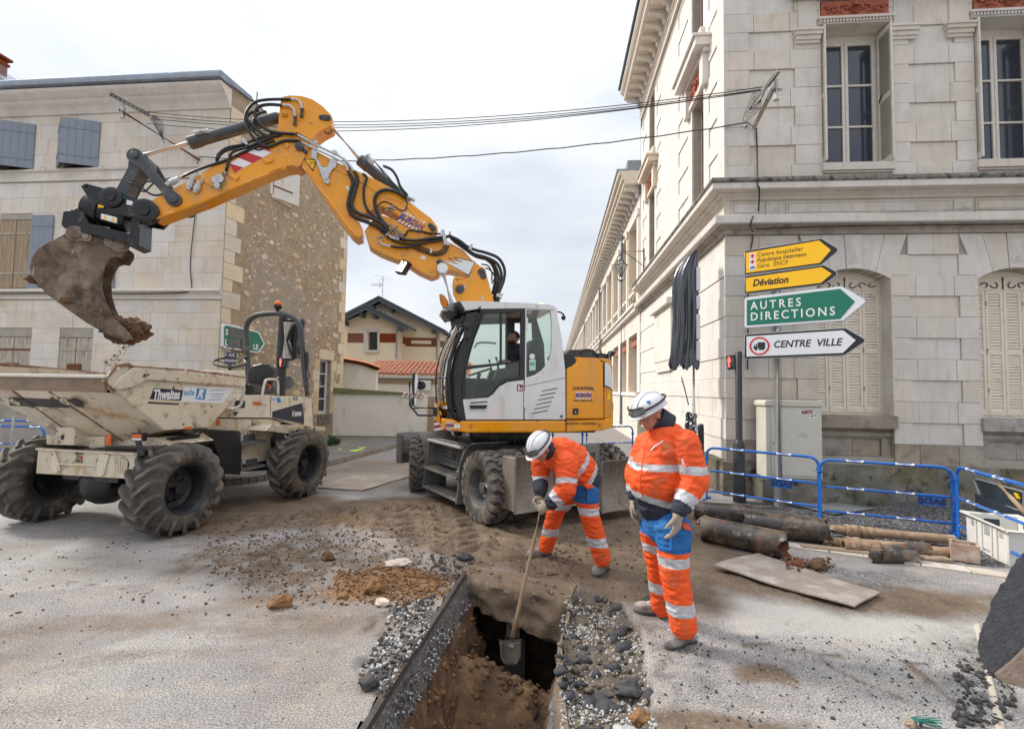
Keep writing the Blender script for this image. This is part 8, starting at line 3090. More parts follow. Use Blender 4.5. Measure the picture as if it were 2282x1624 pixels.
for za,zb2 in(((325,395),(550,440)),((335,560),(570,650))):
 mb=MB()
 Q=BY.shifted(.16)
 a,b=Q.px(Z('A6',(za[0],zb2[1]-18),zb2))
 mb.slab(Q,[(a[0],b[1]),(b[0],b[1]),(b[0],b[1]+.035),(a[0],b[1]+.035)],-.2,.02)
 for i in range(7):
  x_=a[0]+.02+i*(b[0]-a[0]-.04)/7
  mb.slab(Q,[(x_,b[1]+.035),(x_+.02,b[1]+.035),(x_+.02,b[1]+.045),(x_,b[1]+.045)],-.18,.01)
 mb.slab(Q,[(b[0]-.28,b[1]+.04),(b[0]-.02,b[1]+.04),(b[0]-.05,b[1]+.13),(b[0]-.28,b[1]+.13)],-.2,-.17)
 mb.slab(Q,[(a[0],b[1]),(a[0]+.02,b[1]),(a[0]+.02,b[1]+.20),(a[0],b[1]+.20)],-.2,.0)
 dpart('step',mb,'chassis',bevel=.004,seg=1)
BS=BY.shifted(.002)
a5_=lambda*z:BS.px(Z('A5',*z))
mb=MB()
mb.slab(BS,a5_((606,1442),(868,1366),(880,1548),(606,1494)),.0,.004)
dpart('model_decal',mb,'navy',hd)
q=a5_((818,1458))[0]
text('lettering','6 tonne',.15,BS,q[0],q[1],.006,M_['white'],hd,align='CENTER',bold=.006,sx=.52)
mb=MB()
a=a5_((598,1372),(880,1560),(882,1300),(596,1300))
mb.tube([BS.p(*q,.0)for q in a5_((603,1500),(880,1556),(884,1330))],.008,5)
mb.tube([BS.p(*q,.0)for q in a5_((590,1500),(590,1330),(600,1312))],.006,5)
dpart('hood_seam',mb,'skip_rust',hd)
mb=MB()
mb.slab(BS,a5_((598,1318),(684,1322),(684,1368),(598,1362)),.0,.002)
mb.slab(BS,a5_((768,1312),(848,1318),(848,1346),(768,1340)),.0,.002)
dpart('white_sticker',mb,'white',hd)
mb=MB()
mb.slab(BS,a5_((640,1320),(676,1322),(680,1366),(648,1362)),.002,.004)
dpart('logo_square',mb,'blue_light',hd)
q=a5_((618,1336))[0]
text('lettering','sade',.06,BS,q[0],q[1],.003,M_['blue_light'],hd,align='CENTER',sx=.6)
q=a5_((808,1329))[0]
text('lettering','051532',.075,BS,q[0],q[1],.003,M_['black'],hd,align='CENTER',sx=.62,bold=.002)
mb=MB()
mb.slab(BS,a5_((435,1354),(510,1356),(508,1384),(433,1382)),.0,.004)
mb.slab(BS.shifted(-.02),BS.shifted(-.02).px(Z('A6',(115,242),(150,242),(148,298),(115,296))),.0,.006)
dpart('warning_sticker',mb,'amber',hd)
mb=MB()
mb.slab(BS,a5_((282,1345),(368,1348),(362,1410),(275,1408)),.0,.006)
p_=a5_((268,1480),(272,1455))
mb.cyl(BS.p(*p_[0],.03),BS.p(*p_[1],.03),.016,n=8)
mb.cyl(BS.p(*p_[1],.03),BS.p(p_[1][0],p_[1][1]+.02,.03),.045,.03,n=10)
dpart('hood_catch',mb,'black_trim',hd)
rl=BY.px(Z('A5',(905,1300)))[0]
RP=Plane(BY.p(rl[0],0,-.05),-DE,n=-DD)
ra=lambda*z:RP.px(Z('A5',*z))
hoop=ra((912,1300),(882,1040),(862,800),(842,690),(800,630),(730,598),(640,585),(540,590),(460,605),(400,650),(378,720),(380,850),(395,1100),(400,1300))
mb=MB()
mb.tube(catmull([RP.p(*q)for q in hoop],4),.050,10)
rb2_=dpart('roll_bar',mb,'grey_metal',smooth=True)
mb=MB()
for z in([(842,805),(825,812),(820,850),(828,905),(850,915)],[(365,805),(340,812),(332,860),(345,905),(370,912)]):
 mb.tube(catmull([RP.p(*q)for q in ra(*z)],4),.014,6)
mb.tube([RP.p(*q,.02)for q in ra((870,830),(940,1140),(915,1160))],.012,5)
mb.slab(RP,ra((890,915),(915,925),(920,1010),(905,1090),(890,1060)),-.03,.03)
dpart('grab_handle',mb,'black_trim',rb2_,smooth=40)
mb=MB()
c=RP.p(*ra((640,575))[0])
c2=RP.p(*ra((655,545))[0])
mb.cyl(c,c2,.03,n=8)
mb.lathe(c2,(0,0,1),[(0,.05),(.02,.075),(.07,.078),(.075,.06),(.075,.001)],14)
bcn=dpart('beacon',mb,'black_trim',rb2_,smooth=40)
mb=MB()
mb.ell(c2+V3((0,0,.085)),.073,.073,.075,n=16,k=9)
dpart('beacon_lens',mb,'amber',bcn,smooth=True)
ss=BY.shifted(-.45)
sb_=lambda*z:ss.px(Z('A5',*z))
mb=MB()
SP_=Plane(ss.at(*Z('A5',(500,1200))[0],0),-DE,n=-DD)
sq=lambda*z:SP_.px(Z('A5',*z))
mb.slab(SP_,sq((382,1150),(392,1080),(430,1040),(500,1022),(570,1028),(600,1060),(606,1150),(570,1215),(400,1210)),-.12,.0)
st2=dpart('seat_back',mb,'seat_vinyl',bevel=.035,seg=3)
mb=MB()
mb.slab(SP_,sq((462,1060),(540,1050),(556,1075),(460,1085)),.0,.004)
dpart('seat_badge',mb,'black_trim',st2)
mb=MB()
mb.slab(SP_,sq((310,1215),(600,1205),(606,1290),(305,1295)),-.1,.45)
dpart('seat_cushion',mb,'seat_vinyl',bevel=.04,seg=3)
mb=MB()
mb.tube([SP_.p(*q,.05)for q in sq((560,1190),(605,1215),(600,1245),(565,1290))],.014,5)
dpart('seat_belt',mb,M_['amber'])
hub=ss.at(*Z('A5',(235,1012))[0],-.1)
axw=V3((.15,-.35,1)).normalized()
mb=MB()
x_,y_=orth(axw)
mb.tube([hub+(x_*math.cos(t)+y_*math.sin(t))*.235 for t in[i*2*math.pi/28 for i in range(28)]],.018,7,closed=True)
for k in range(3):
 t=2.1*k+.5
 mb.tube([hub-axw*.04,hub+(x_*math.cos(t)+y_*math.sin(t))*.23],.013,5)
mb.cyl(hub-axw*.35,hub-axw*.02,.03,n=8)
mb.ell(hub+x_*.20+y_*.16+axw*.05,.03,.03,.04,n=8,k=6)
dpart('steering_wheel',mb,'black_trim',smooth=40)
mb=MB()
mb.slab(ss,ss.px(Z('A5',(90,1085),(330,1080),(340,1300),(150,1300))),-.6,.1)
dpart('dash',mb,'dumper_clean',bevel=.02)
mb=MB()
BQ=BY.shifted(.06)
bq=lambda*z:[BQ.p(*q)for q in BQ.px(Z('A5',*z))]
mb.tube(catmull(bq((545,1385),(515,1370),(512,1340),(540,1190),(570,1162),(640,1166),(656,1200),(656,1300)),4),.020,8)
dpart('handrail',mb,'frame_white',smooth=True)
mb=MB()
mb.tube(catmull(bq((245,1425),(295,1405),(335,1370),(358,1240),(340,1215),(322,1240)),4),.020,8)
dpart('handrail',mb,'frame_white',smooth=True)
# people
def capsule(mb,p0,p1,r0,r1,sq=1.0):
 p0,p1=V3(p0),V3(p1)
 d=(p1-p0)
 L_=d.length
 d.normalize()
 pr=[]
 for i in range(5):
  t=math.pi/2*i/5
  pr.append((-r0*math.cos(t),max(r0*math.sin(t),.0005)))
 pr.append((0,r0))
 for k in range(1,4):
  pr.append((L_*k/4,r0+(r1-r0)*k/4))
 pr.append((L_,r1))
 for i in range(4,-1,-1):
  t=math.pi/2*i/5
  pr.append((L_+r1*math.cos(t),max(r1*math.sin(t),.0005)))
 b=len(mb.v)
 mb.lathe(p0,d,pr,14)
 n=len(pr)
 mb.f.append(tuple(b+j for j in range(14))[::-1])
 mb.f.append(tuple(b+(n-1)*14+j for j in range(14)))
 mb.m+=[0,0]
def blob(name,build,voxel,mats,matfn,parent,smooth_it=3,wr=(),**kw):
 """closed pieces fused into one continuous skin, creased and coloured by region"""
 mb=MB()
 build(mb)
 me=mb.mesh(name)
 o=bpy.data.objects.new(name,me)
 m=o.modifiers.new('r','REMESH')
 m.mode='VOXEL'
 m.voxel_size=voxel
 s=o.modifiers.new('s','SMOOTH')
 s.factor=.5
 s.iterations=smooth_it
 m2=evalmesh(o)
 m2.name=name
 for amp,sc,st in wr:
  new=[]
  for v in m2.vertices:
   q=V3((v.co.x*st[0],v.co.y*st[1],v.co.z*st[2]))*sc
   new.extend(v.co+v.normal*amp*(1-3.4*abs(mn.noise(q))))
  m2.vertices.foreach_set('co',new)
  m2.update()
 m2.materials.clear()
 for x in mats:
  m2.materials.append(M_[x])
 idx_=[matfn(p.center)for p in m2.polygons]
 m2.polygons.foreach_set('material_index',idx_)
 return link(name,m2,parent,smooth=True,**kw)
def segpar(p,a,b):
 d=b-a
 t=(p-a).dot(d)/d.length_squared
 tc_=min(1,max(0,t))
 return(p-a-d*tc_).length,t
def nearest(p,segs):
 """segs: (tag, a, b, r) -> tag and parameter of the closest limb piece"""
 best=None
 for tg_,a,b,r in segs:
  d,t=segpar(p,a,b)
  d-=r
  if best is None or d<best[0]:
   best=(d,tg_,t)
 return best[1],best[2]
def hand(mb,wr_,d,n,side,s=1.0,curl=.5,grip=False):
 """palm, four unequal bent fingers and a thumb; d: towards the fingertips, n: palm side"""
 d,n=d.normalized(),(n-d*n.dot(d)).normalized()
 x=d.cross(n)*side
 Mx=Matrix((x,d,n)).transposed()
 mb.ell(wr_+d*.05*s,.042*s,.056*s,.022*s,Mx,12,8)
 capsule(mb,wr_-d*.02,wr_+d*.02*s,.030*s,.030*s)
 for i,(o,L_)in enumerate(((-.031,.068),(-.011,.078),(.010,.072),(.030,.056))):
  p0=wr_+d*.075*s+x*o*s
  a=curl*(1.0+.12*i)
  p1=p0+(d*math.cos(a*.6)+n*math.sin(a*.6))*L_*.5*s+x*o*.15*s
  p2=p1+(d*math.cos(a*1.5)+n*math.sin(a*1.5))*L_*.38*s
  p3=p2+(d*math.cos(a*2.3)+n*math.sin(a*2.3))*L_*.30*s
  capsule(mb,p0,p1,.0115*s,.011*s)
  capsule(mb,p1,p2,.011*s,.010*s)
  capsule(mb,p2,p3,.010*s,.009*s)
 t0=wr_+d*.025*s-x*.034*s
 t1=t0+(d*.7-x*.6+n*.35).normalized()*.042*s
 t2=t1+(d*.9-x*.1+n*(.5+curl*.3)).normalized()*.036*s
 capsule(mb,t0,t1,.014*s,.0125*s)
 capsule(mb,t1,t2,.0125*s,.010*s)
def head(mb,c,f,u,s=1.0):
 f,u=f.normalized(),(u-f*u.dot(f)).normalized()
 r=f.cross(u)
 Mx=Matrix((r,f,u)).transposed()
 P=lambda a,b,z:c+r*a*s+f*b*s+u*z*s
 mb.ell(P(0,-.012,.03),.076*s,.097*s,.095*s,Mx,18,12)
 mb.ell(P(0,.022,-.045),.060*s,.070*s,.072*s,Mx,16,10)
 mb.ell(P(0,.062,-.088),.030*s,.028*s,.024*s,Mx,10,8)
 capsule(mb,P(0,.088,.012),P(0,.112,-.026),.010*s,.016*s)
 mb.ell(P(0,.080,.022),.055*s,.018*s,.016*s,Mx,12,8)
 for e in(-1,1):
  mb.ell(P(e*.013,.100,-.030),.010*s,.012*s,.009*s,Mx,8,6)
  mb.ell(P(e*.045,.058,-.022),.022*s,.022*s,.020*s,Mx,10,7)
  mb.ell(P(e*.078,-.008,-.012),.010*s,.022*s,.034*s,Mx,10,8)
 mb.ell(P(0,.086,-.054),.024*s,.012*s,.007*s,Mx,10,6)
 mb.ell(P(0,.084,-.066),.021*s,.012*s,.007*s,Mx,10,6)
 return P,Mx,r
def eyes(P,Mx,parent,s=1.0):
 for e in(-1,1):
  mb=MB()
  mb.ell(P(e*.031,.074,.0),.012*s,.010*s,.006*s,Mx,10,7)
  mb.build('eye',M_['white'],parent,smooth=True)
  mb=MB()
  mb.ell(P(e*.031,.0815,-.001),.006*s,.004*s,.0055*s,Mx,8,6)
  mb.build('pupil',M_['black'],parent,smooth=True)
def helmet(parent,c,f,u,s=1.0,goggle=(1,0)):
 """shell with peak, ribs and goggles worn on the front"""
 f,u=f.normalized(),(u-f*u.dot(f)).normalized()
 r=f.cross(u)
 P=lambda a,b,z:c+r*a*s+f*b*s+u*z*s
 mb=MB()
 n,k=32,9
 ring=[]
 for i in range(k):
  el=rad(-4)+(math.pi/2+rad(4))*i/(k-1)
  ring.append([P(.118*math.cos(el)*math.sin(2*math.pi*j/n),.143*math.cos(el)*math.cos(2*math.pi*j/n),.118*math.sin(el))for j in range(n)])
 br=[]
 for ex,dz in((0,-.012),(1,-.016),(1,-.010),(0,.004)):
  q=[]
  for j in range(n):
   t=2*math.pi*j/n
   pk=max(0,math.cos(t))**2*.045*ex+.010*ex
   q.append(P((.118+pk*.6)*math.sin(t),(.143+pk)*math.cos(t),dz-.014*max(0,math.cos(t))*ex))
  br.append(q)
 R_=br[:3]+ring
 b=[p for q in R_ for p in q]
 mb.add(b,[(i*n+j,i*n+(j+1)%n,(i+1)*n+(j+1)%n,(i+1)*n+j)for i in range(len(R_)-1)for j in range(n)]+[tuple(range(n))[::-1]])
 hm=mb.build('helmet',M_['helmet'],parent,smooth=40)
 mb=MB()
 for o in(-.034,0,.034):
  mb.tube([P(o,.138*math.cos(t),.122*math.sin(t)*math.sqrt(max(.1,1-(o/.118)**2)))for t in[rad(28+i*11)for i in range(11)]],.006*s,6)
 mb.build('helmet_ribs',M_['helmet'],hm,smooth=True)
 mb=MB()
 a0,b0=goggle
 g=[]
 for z0,ex in((.005,.018),(.052,.012)):
  g.append([P((.124+ex)*math.sin(t),(.150+ex)*math.cos(t),z0)for t in[rad(-48+i*8)for i in range(13)]])
 mb.add(g[0]+g[1],[(i,i+1,13+i+1,13+i)for i in range(12)])
 gg=mb.build('goggles',M_['goggle'],hm,smooth=True)
 mb=MB()
 mb.tube([P(.128*math.sin(t),.152*math.cos(t),.030-.012*math.cos(t))for t in[2*math.pi*i/28 for i in range(28)]],.009*s,6,closed=True)
 mb.tube(g[0],.006*s,5)
 mb.tube(g[1],.006*s,5)
 mb.build('goggle_strap',M_['black_trim'],hm,smooth=True)
 return hm,P,r
def boot(name,heel,toe,parent,ank):
 d=toe-heel
 d.z=0
 L_=max(.27,min(d.length,.32))
 d.normalize()
 x=V3((-d.y,d.x,0))
 heel=heel+V3((0,0,heel.z))
 def bl(mb):
  Mx=Matrix((x,d,V3((0,0,1)))).transposed()
  mb.ell(heel+d*.055+V3((0,0,.05)),.044,.060,.055,Mx,14,9)
  mb.ell(heel+d*L_*.5+V3((0,0,.045)),.045,.085,.050,Mx,14,9)
  mb.ell(heel+d*(L_-.075)+V3((0,0,.045)),.055,.075,.050,Mx,14,9)
  capsule(mb,heel+d*.06+V3((0,0,.05)),ank,.052,.062)
  capsule(mb,heel+d*.10+V3((0,0,.07)),heel+d*L_*.55+V3((0,0,.06)),.048,.040)
  mb.hexa([heel+d*a+x*b for a,b in((.0,-.036),(.10,-.033),(L_*.7,-.055),(L_-.02,-.035),(L_,0),(L_-.02,.035),(L_*.7,.055),(.10,.033),(.0,.036))][::-1],[heel+d*a+x*b+V3((0,0,.035))for a,b in((.0,-.040),(.10,-.036),(L_*.7,-.056),(L_-.02,-.038),(L_,0),(L_-.02,.038),(L_*.7,.056),(.10,.036),(.0,.040))][::-1])
 z0=heel.z
 o=blob(name,bl,.008,['boot','sole'],lambda p:1 if p.z<z0+.028 else 0,parent,2,((.003,14,(1,1,1)),))
 mb=MB()
 for i in range(4):
  c=heel+d*(L_*.38+i*.028)+V3((0,0,.108-.011*i))
  mb.tube([c-x*.024,c+V3((0,0,.010)),c+x*.024],.0035,5)
 mb.build('laces',M_['sole'],o)
 return o
J=lambda k,x,y,Y:atY(*Z(k,(x,y))[0],Y)
def worker(label,spec):
 """spec: joints already placed in the street"""
 s=spec
 root=thing('person',label,'person',s['base'])
 T=s['torso']
 def core(mb):
  s['P'],s['Mx'],s['r']=head(mb,s['head'],s['f'],s['u'],1.0)
  capsule(mb,s['head']-s['u']*.06-s['f']*.02,s['neck'],.058,.062)
  capsule(mb,s['neck'],T[1][0],.062,.09)
  capsule(mb,T[1][0],T[-1][0],.10,.10)
  for a in s['arms']:
   capsule(mb,a[0],a[1],.045,.045)
   capsule(mb,a[1],a[2],.045,.032)
   hand(mb,a[2],a[3],a[4],a[5],s.get('hs',1.15),a[6])
  for l in s['legs']:
   capsule(mb,T[-1][0],l[0],.08,.08)
   capsule(mb,l[0],l[1],.07,.055)
   capsule(mb,l[1],l[2],.055,.045)
 wrists=[a[2]for a in s['arms']]
 body=blob('body',core,.0085,['skin','glove','hair'],lambda p:1 if min((p-w_).length for w_ in wrists)<.30 and(p-s['head']).length>.25 else(0),root,2)
 eyes(s['P'],s['Mx'],root)
 mb=MB()
 for a,b,z,q in((0,-.055,-.015,1),(.045,-.035,-.03,.8),(-.045,-.035,-.03,.8),(.06,-.01,.0,.5),(-.06,-.01,.0,.5),(0,-.06,-.05,.8)):
  mb.ell(s['P'](a,b,z),.038*q,.046*q,.055*q,s['Mx'],10,7)
 mb.build('hair',M_['hair'],root,smooth=True)
 segs=[('t%d'%i,T[i][0],T[i+1][0],(T[i][1]+T[i+1][1])/2)for i in range(len(T)-1)]
 for i,a in enumerate(s['arms']):
  segs+=[('u%d'%i,a[0],a[1],.09),('f%d'%i,a[1],a[2],.07)]
 def jk(mb):
  for i in range(len(T)-1):
   capsule(mb,T[i][0],T[i+1][0],T[i][1],T[i+1][1])
  for c,rx_,ry_,rz_ in s.get('bulk',()):
   mb.ell(c,rx_,ry_,rz_,Matrix((s['tx'],s['ty'],s['tz'])).transposed(),18,12)
  for a,rr_ in zip(s['arms'],s['armr']):
   capsule(mb,T[1][0].lerp(a[0],.6),a[0],.10,rr_[0])
   capsule(mb,a[0],a[1],rr_[0],rr_[1])
   capsule(mb,a[1],a[1].lerp(a[2],.84),rr_[1],rr_[2])
 jm=lambda p:s['jmat'](p,*nearest(p,segs))
 blob('hi_vis_jacket',jk,.009,['orange_fab','reflect','navy_fab'],jm,root,3,((.0055,9,(1,1,2.2)),(.0022,24,(1,1,1.6))))
 mb=MB()
 cd=(s['head']-s['neck']).normalized()
 mb.lathe(s['neck']-cd*.03,cd,[(0,.105),(.05,.100),(.105,.098),(.11,.088),(.05,.082),(0,.08)],20)
 mb.build('collar',M_['navy_fab'],root,smooth=40)
 def tr(mb):
  capsule(mb,s['pel'][0],s['pel'][1],s['pel'][2],s['pel'][2])
  for l,rr_ in zip(s['legs'],s['legr']):
   capsule(mb,s['pel'][1],l[0],s['pel'][2]*.9,rr_[0])
   capsule(mb,l[0],l[1],rr_[0],rr_[1])
   capsule(mb,l[1],l[2],rr_[1],rr_[2])
 ls=[('l%d'%i,l[0],l[1],s['legr'][i][0])for i,l in enumerate(s['legs'])]+[('s%d'%i,l[1],l[2],s['legr'][i][2])for i,l in enumerate(s['legs'])]
 tm_=lambda p:s['tmat'](p,nearest(p,ls)[0])
 blob('work_trousers',tr,.009,['blue_fab','orange_fab','reflect'],tm_,root,3,((.0055,9,(1,1,2.6)),(.0022,24,(1,1,1.8))))
 for(hl,te),l in zip(s['feet'],s['legs']):
  boot('work_boot',hl,te,root,V3((l[2].x,l[2].y,max(.10,l[2].z-.02))))
 hm,HP_,hr=helmet(root,s['head']+s['u']*.055-s['f']*.006,s['f']+s['u']*s.get('tip',0),s['u'],1.0)
 return root,hm,HP_,hr
f1=V3((-.84,-.30,-.40)).normalized()
u1=V3((-.36,-.10,.90)).normalized()
h1=J('C1',468,415,3.78)
na,fa_=[J('C1',855,745,3.62),J('C1',965,1160,3.57),J('C1',775,1520,3.50)],[J('C1',420,760,3.98),J('C1',300,1090,4.02),J('C1',285,1350,3.98)]
W1T=[(J('C1',610,560,3.80),.09),(J('C1',640,730,3.80),.165),(J('C1',600,930,3.80),.20),(J('C1',545,1180,3.80),.205),(J('C1',550,1390,3.80),.168)]
zy=lambda k,y,Y:J(k,500,y,Y).z
b1,b2_=zy('C1',975,3.62),zy('C1',1050,3.62)
c1_,c2_=zy('C1',1385,3.62),zy('C1',1462,3.62)
def jm1(p,tg_,t):
 if tg_[0]=='t':
  z=p.z-.10*(p.x-W1T[3][0].x)*0
  if b2_<z<b1:
   return 1
  zz=p.z+.27*(p.x-W1T[3][0].x)*1.0
  return 1 if c2_<zz<c1_ else(2 if zz<=c2_ else 0)
 if tg_[0]=='u':
  return 1 if b2_-.004<p.z<b1+.004 else 0
 return 2 if t>.74 else(1 if t>.46 else 0)
nz_=[zy('C2',y,3.6)for y in(548,592,692,1022,1140)]
fz2=[zy('C2',y,3.95)for y in(352,450,532,845,950)]
def tm1(p,tg_):
 q=nz_ if tg_[1]=='0' else fz2
 z=p.z
 return 0 if z>q[0]else(1 if z>q[1]else(2 if z>q[2]else(1 if z>q[3]else(2 if z>q[4]else 1))))
sp1=dict(base=V3((1.24,3.85,0)),head=h1,f=f1,u=u1,neck=J('C1',610,520,3.80),torso=W1T,jmat=jm1,tmat=tm1,tx=V3((1,0,0)),ty=V3((0,1,0)),tz=V3((0,0,1)),bulk=[(J('C1',525,1120,3.76),.205,.19,.25),(J('C1',620,800,3.80),.20,.22,.14)],hs=1.3,arms=[na+[V3((-.12,-.08,-1)),V3((-.75,.6,0)),1,.45],fa_+[V3((-.12,0,-1)),V3((.8,-.4,0)),-1,.5]],armr=[(.106,.102,.070),(.10,.09,.06)],pel=(J('C2',520,190,3.80),J('C2',520,300,3.80),.150),legs=[(J('C2',600,330,3.68),J('C2',605,720,3.66),J('C2',695,1235,3.64)),(J('C2',420,330,3.92),J('C2',465,720,4.00),J('C2',490,1050,4.08))],legr=[(.135,.105,.094),(.115,.090,.082)],feet=[(ground(1546,1428),ground(1481,1446)),(ground(1492,1372),ground(1411,1362))])
w1,hm1,HP1,hr1=worker('standing worker in orange hi-vis jacket and blue trousers looking down at the trench',sp1)
mb=MB()
mb.tube(catmull([J('C1',815,910,3.47),J('C1',835,980,3.455),J('C1',848,1090,3.45)],4),.008,5)
mb.tube(catmull([J('C1',465,825,3.57),J('C1',520,770,3.56),J('C1',605,715,3.57)],4),.005,5)
mb.build('zip',M_['galv'],w1)
mb=MB()
mb.tube(catmull([J('C1',470,620,3.66),J('C1',410,760,3.60),J('C1',370,1000,3.555),J('C1',350,1200,3.545),J('C1',375,1330,3.58)],5),.005,5)
mb.build('front_seam',M_['orange_fab'],w1)
pk=Plane(J('C2',640,470,3.545),(1,.12,0))
mb=MB()
mb.slab(pk,pk.px(Z('C2',(585,370),(715,350),(722,552),(580,545))),-.06,.0)
mb.slab(pk,pk.px(Z('C2',(575,350),(725,335),(725,385),(580,405))),-.02,.010)
mb.build('leg_pocket',M_['blue_fab'],w1,bevel=.008)
mb=MB()
mb.slab(pk,pk.px(Z('C2',(680,285),(742,282),(765,350),(690,330))),-.03,.012)
mb.build('pocket_flap',M_['orange_fab'],w1,bevel=.004)
hp_=J('C1',445,285,3.675)
HL=Plane(hp_,(.85,-.45,.25),(-.25,.1,1))
mb=MB()
mb.slab(HL,[(-.014,-.014),(.014,-.014),(.014,.014),(-.014,.014)],-.03,.012)
mb.build('helmet_sticker',M_['blue_light'],hm1)
f2=V3((-.62,-.42,-.66)).normalized()
u2=V3((-.50,-.38,.78)).normalized()
u2=(u2-f2*u2.dot(f2)).normalized()
h2=J('C3',345,285,4.86)
nA=[J('C3',600,440,4.80),J('C3',600,690,4.72),J('C3',425,855,4.74)]
fA=[J('C3',340,420,5.10),J('C3',338,590,5.08),J('C3',333,745,4.96)]
W2T=[(J('C3',430,285,4.94),.10),(J('C3',540,350,5.0),.185),(J('C3',650,420,5.04),.205),(J('C3',745,520,5.06),.185),(J('C3',795,600,5.06),.155)]
qz=[zy('C3',y,5.0)for y in(815,858,935,1165,1258)]
qf=[zy('C3',y,5.35)for y in(720,815,880,1095,1180)]
SPN=[W2T[0][0],W2T[-1][0]]
def jm2(p,tg_,t):
 if tg_[0]=='t':
  _,q=segpar(p,*SPN)
  return 1 if .60<q<.70 or .90<q<1.0 else(2 if q>=1.0 else 0)
 if tg_=='u0':
  return 1 if .62<t<.84 else 0
 if tg_=='u1':
  return 1 if .84<t else 0
 if tg_=='f1':
  return 1 if t<.18 else 2
 return 2 if t>.72 else(1 if t>.42 else 0)
def tm2(p,tg_):
 q=qz if tg_[1]=='0' else qf
 z=p.z
 return 0 if z>q[0]else(1 if z>q[1]else(2 if z>q[2]else(1 if z>q[3]else(2 if z>q[4]else 1))))
sht,shb=J('C3',350,835,4.84),J('C4',655,850,4.47)
sd2=(shb-sht).normalized()
g1_,g2_=sht+sd2*.03,sht+sd2*.19
fA[2]=J('C3',333,752,4.93)
sp2_=dict(base=V3((.72,5.15,0)),head=h2,f=f2,u=u2,neck=J('C3',420,300,4.93),torso=W2T,jmat=jm2,tmat=tm2,tx=V3((1,0,0)),ty=V3((0,1,0)),tz=V3((0,0,1)),arms=[nA+[V3((-.80,.15,-.45)),V3((-.3,.75,-.5)),1,.95],fA+[V3((-.10,-.25,-1)),V3((.2,-.9,0)),-1,.95]],armr=[(.120,.10,.072),(.105,.088,.066)],pel=(J('C3',770,620,5.07),J('C3',745,680,5.10),.150),legs=[(J('C3',800,730,5.0),J('C3',835,960,4.95),J('C3',965,1400,5.0)),(J('C3',620,740,5.22),J('C3',490,920,5.33),J('C3',395,1275,5.46))],legr=[(.130,.098,.086),(.120,.092,.082)],feet=[(ground(1354,1266),ground(1323,1286)),(ground(1226,1235),ground(1174,1244))])
w2,hm2,HP2,hr2=worker('worker in orange hi-vis bending over the trench with a shovel',sp2_)
pk=Plane(J('C3',860,740,4.845),(.95,.3,0))
mb=MB()
mb.slab(pk,pk.px(Z('C3',(812,690),(895,680),(915,825),(812,840))),-.07,.0)
mb.build('leg_pocket',M_['blue_fab'],w2,bevel=.008)
mb=MB()
mb.slab(pk,pk.px(Z('C3',(780,655),(868,652),(872,680),(805,694))),-.06,.012)
mb.build('pocket_flap',M_['orange_fab'],w2,bevel=.004)
sh_=thing('shovel','long wooden handled shovel standing in the trench, held by the bending worker','shovel',shb)
mb=MB()
mb.tube([sht,sht.lerp(shb,.3)+V3((.004,0,0)),sht.lerp(shb,.6),sht.lerp(shb,.86),shb],[.019,.019,.019,.020,.024],10)
mb.build('handle',M_['handle_wood'],sh_,smooth=True)
bt,bb=J('C4',634,880,4.45),J('C4',640,1090,4.36)
bd_=(bb-bt).normalized()
bx=V3((.99,.10,0))
bx=(bx-bd_*bx.dot(bd_)).normalized()
bnm=bd_.cross(bx)
mb=MB()
LB_=(bb-bt).length
g=[]
nu,nv=9,9
for iv in range(nv):
 v_=iv/(nv-1)
 wd_=.098*(1-.08*v_)if v_<.55 else .094*math.sqrt(max(0.02,1-((v_-.55)/.47)**2))
 for iu in range(nu):
  uu=-1+2*iu/(nu-1)
  g.append(bt+bd_*LB_*(v_-(.05*uu*uu if v_<.1 else 0))+bx*uu*wd_+bnm*(.028*uu*uu*(1-v_*.6)))
mb.add(g,[(a*nu+b,a*nu+b+1,(a+1)*nu+b+1,(a+1)*nu+b)for a in range(nv-1)for b in range(nu-1)])
mb.tube([shb,bt+bd_*.05],[.026,.030],8)
mb.tube([g[i]+bnm*.004 for i in range(nu)],.006,5)
o_=mb.build('blade',M_['shovel_steel'],sh_,smooth=50)
sl=o_.modifiers.new('thickness','SOLIDIFY')
sl.thickness=.004
D5=lambda x,y,d=-.5:XP.at(*Z('C5',(x,y))[0],d)
dv=thing('person','bearded driver in a dark jacket sitting in the excavator cab','person',D5(1000,1000))
hd3,f3,u3=D5(978,600),-XP.a*.97+XP.n*.15,V3((0,0,1))
st3={}
def drv(mb):
 st3['P'],st3['Mx'],_=head(mb,hd3,f3,u3,.95)
 capsule(mb,hd3-u3*.05,D5(1010,760),.055,.06)
 capsule(mb,D5(1010,760),D5(1010,1060),.09,.11)
 for d_ in(-.28,-.72):
  capsule(mb,D5(1015,790,d_),D5(985,930,d_),.05,.045)
  capsule(mb,D5(985,930,d_),D5(870,885,d_),.045,.032)
  hand(mb,D5(868,884,d_),-XP.a+V3((0,0,-.1)),V3((0,0,-1)),1 if d_>-.5 else-1,1.0,.7)
  capsule(mb,D5(1010,1080,-.5),D5(840,1075,d_),.09,.075)
  capsule(mb,D5(840,1075,d_),D5(800,1330,d_),.07,.05)
  capsule(mb,D5(800,1335,d_),D5(740,1340,d_),.045,.04)
def drm(p):
 q=p-hd3
 if q.z>-.035 and q.dot(f3)>.02 or q.z>-.01:
  return 1 if(q.z>.075 or(q.dot(f3)<-.005 and q.z>.0))else 0
 if q.length<.17 and q.z>-.135:
  return 1 if(q.dot(f3)>-.01 and q.z<-.045)else 0
 return 0 if(p-D5(850,884,-.28)).length<.13 or(p-D5(850,884,-.72)).length<.13 else 2
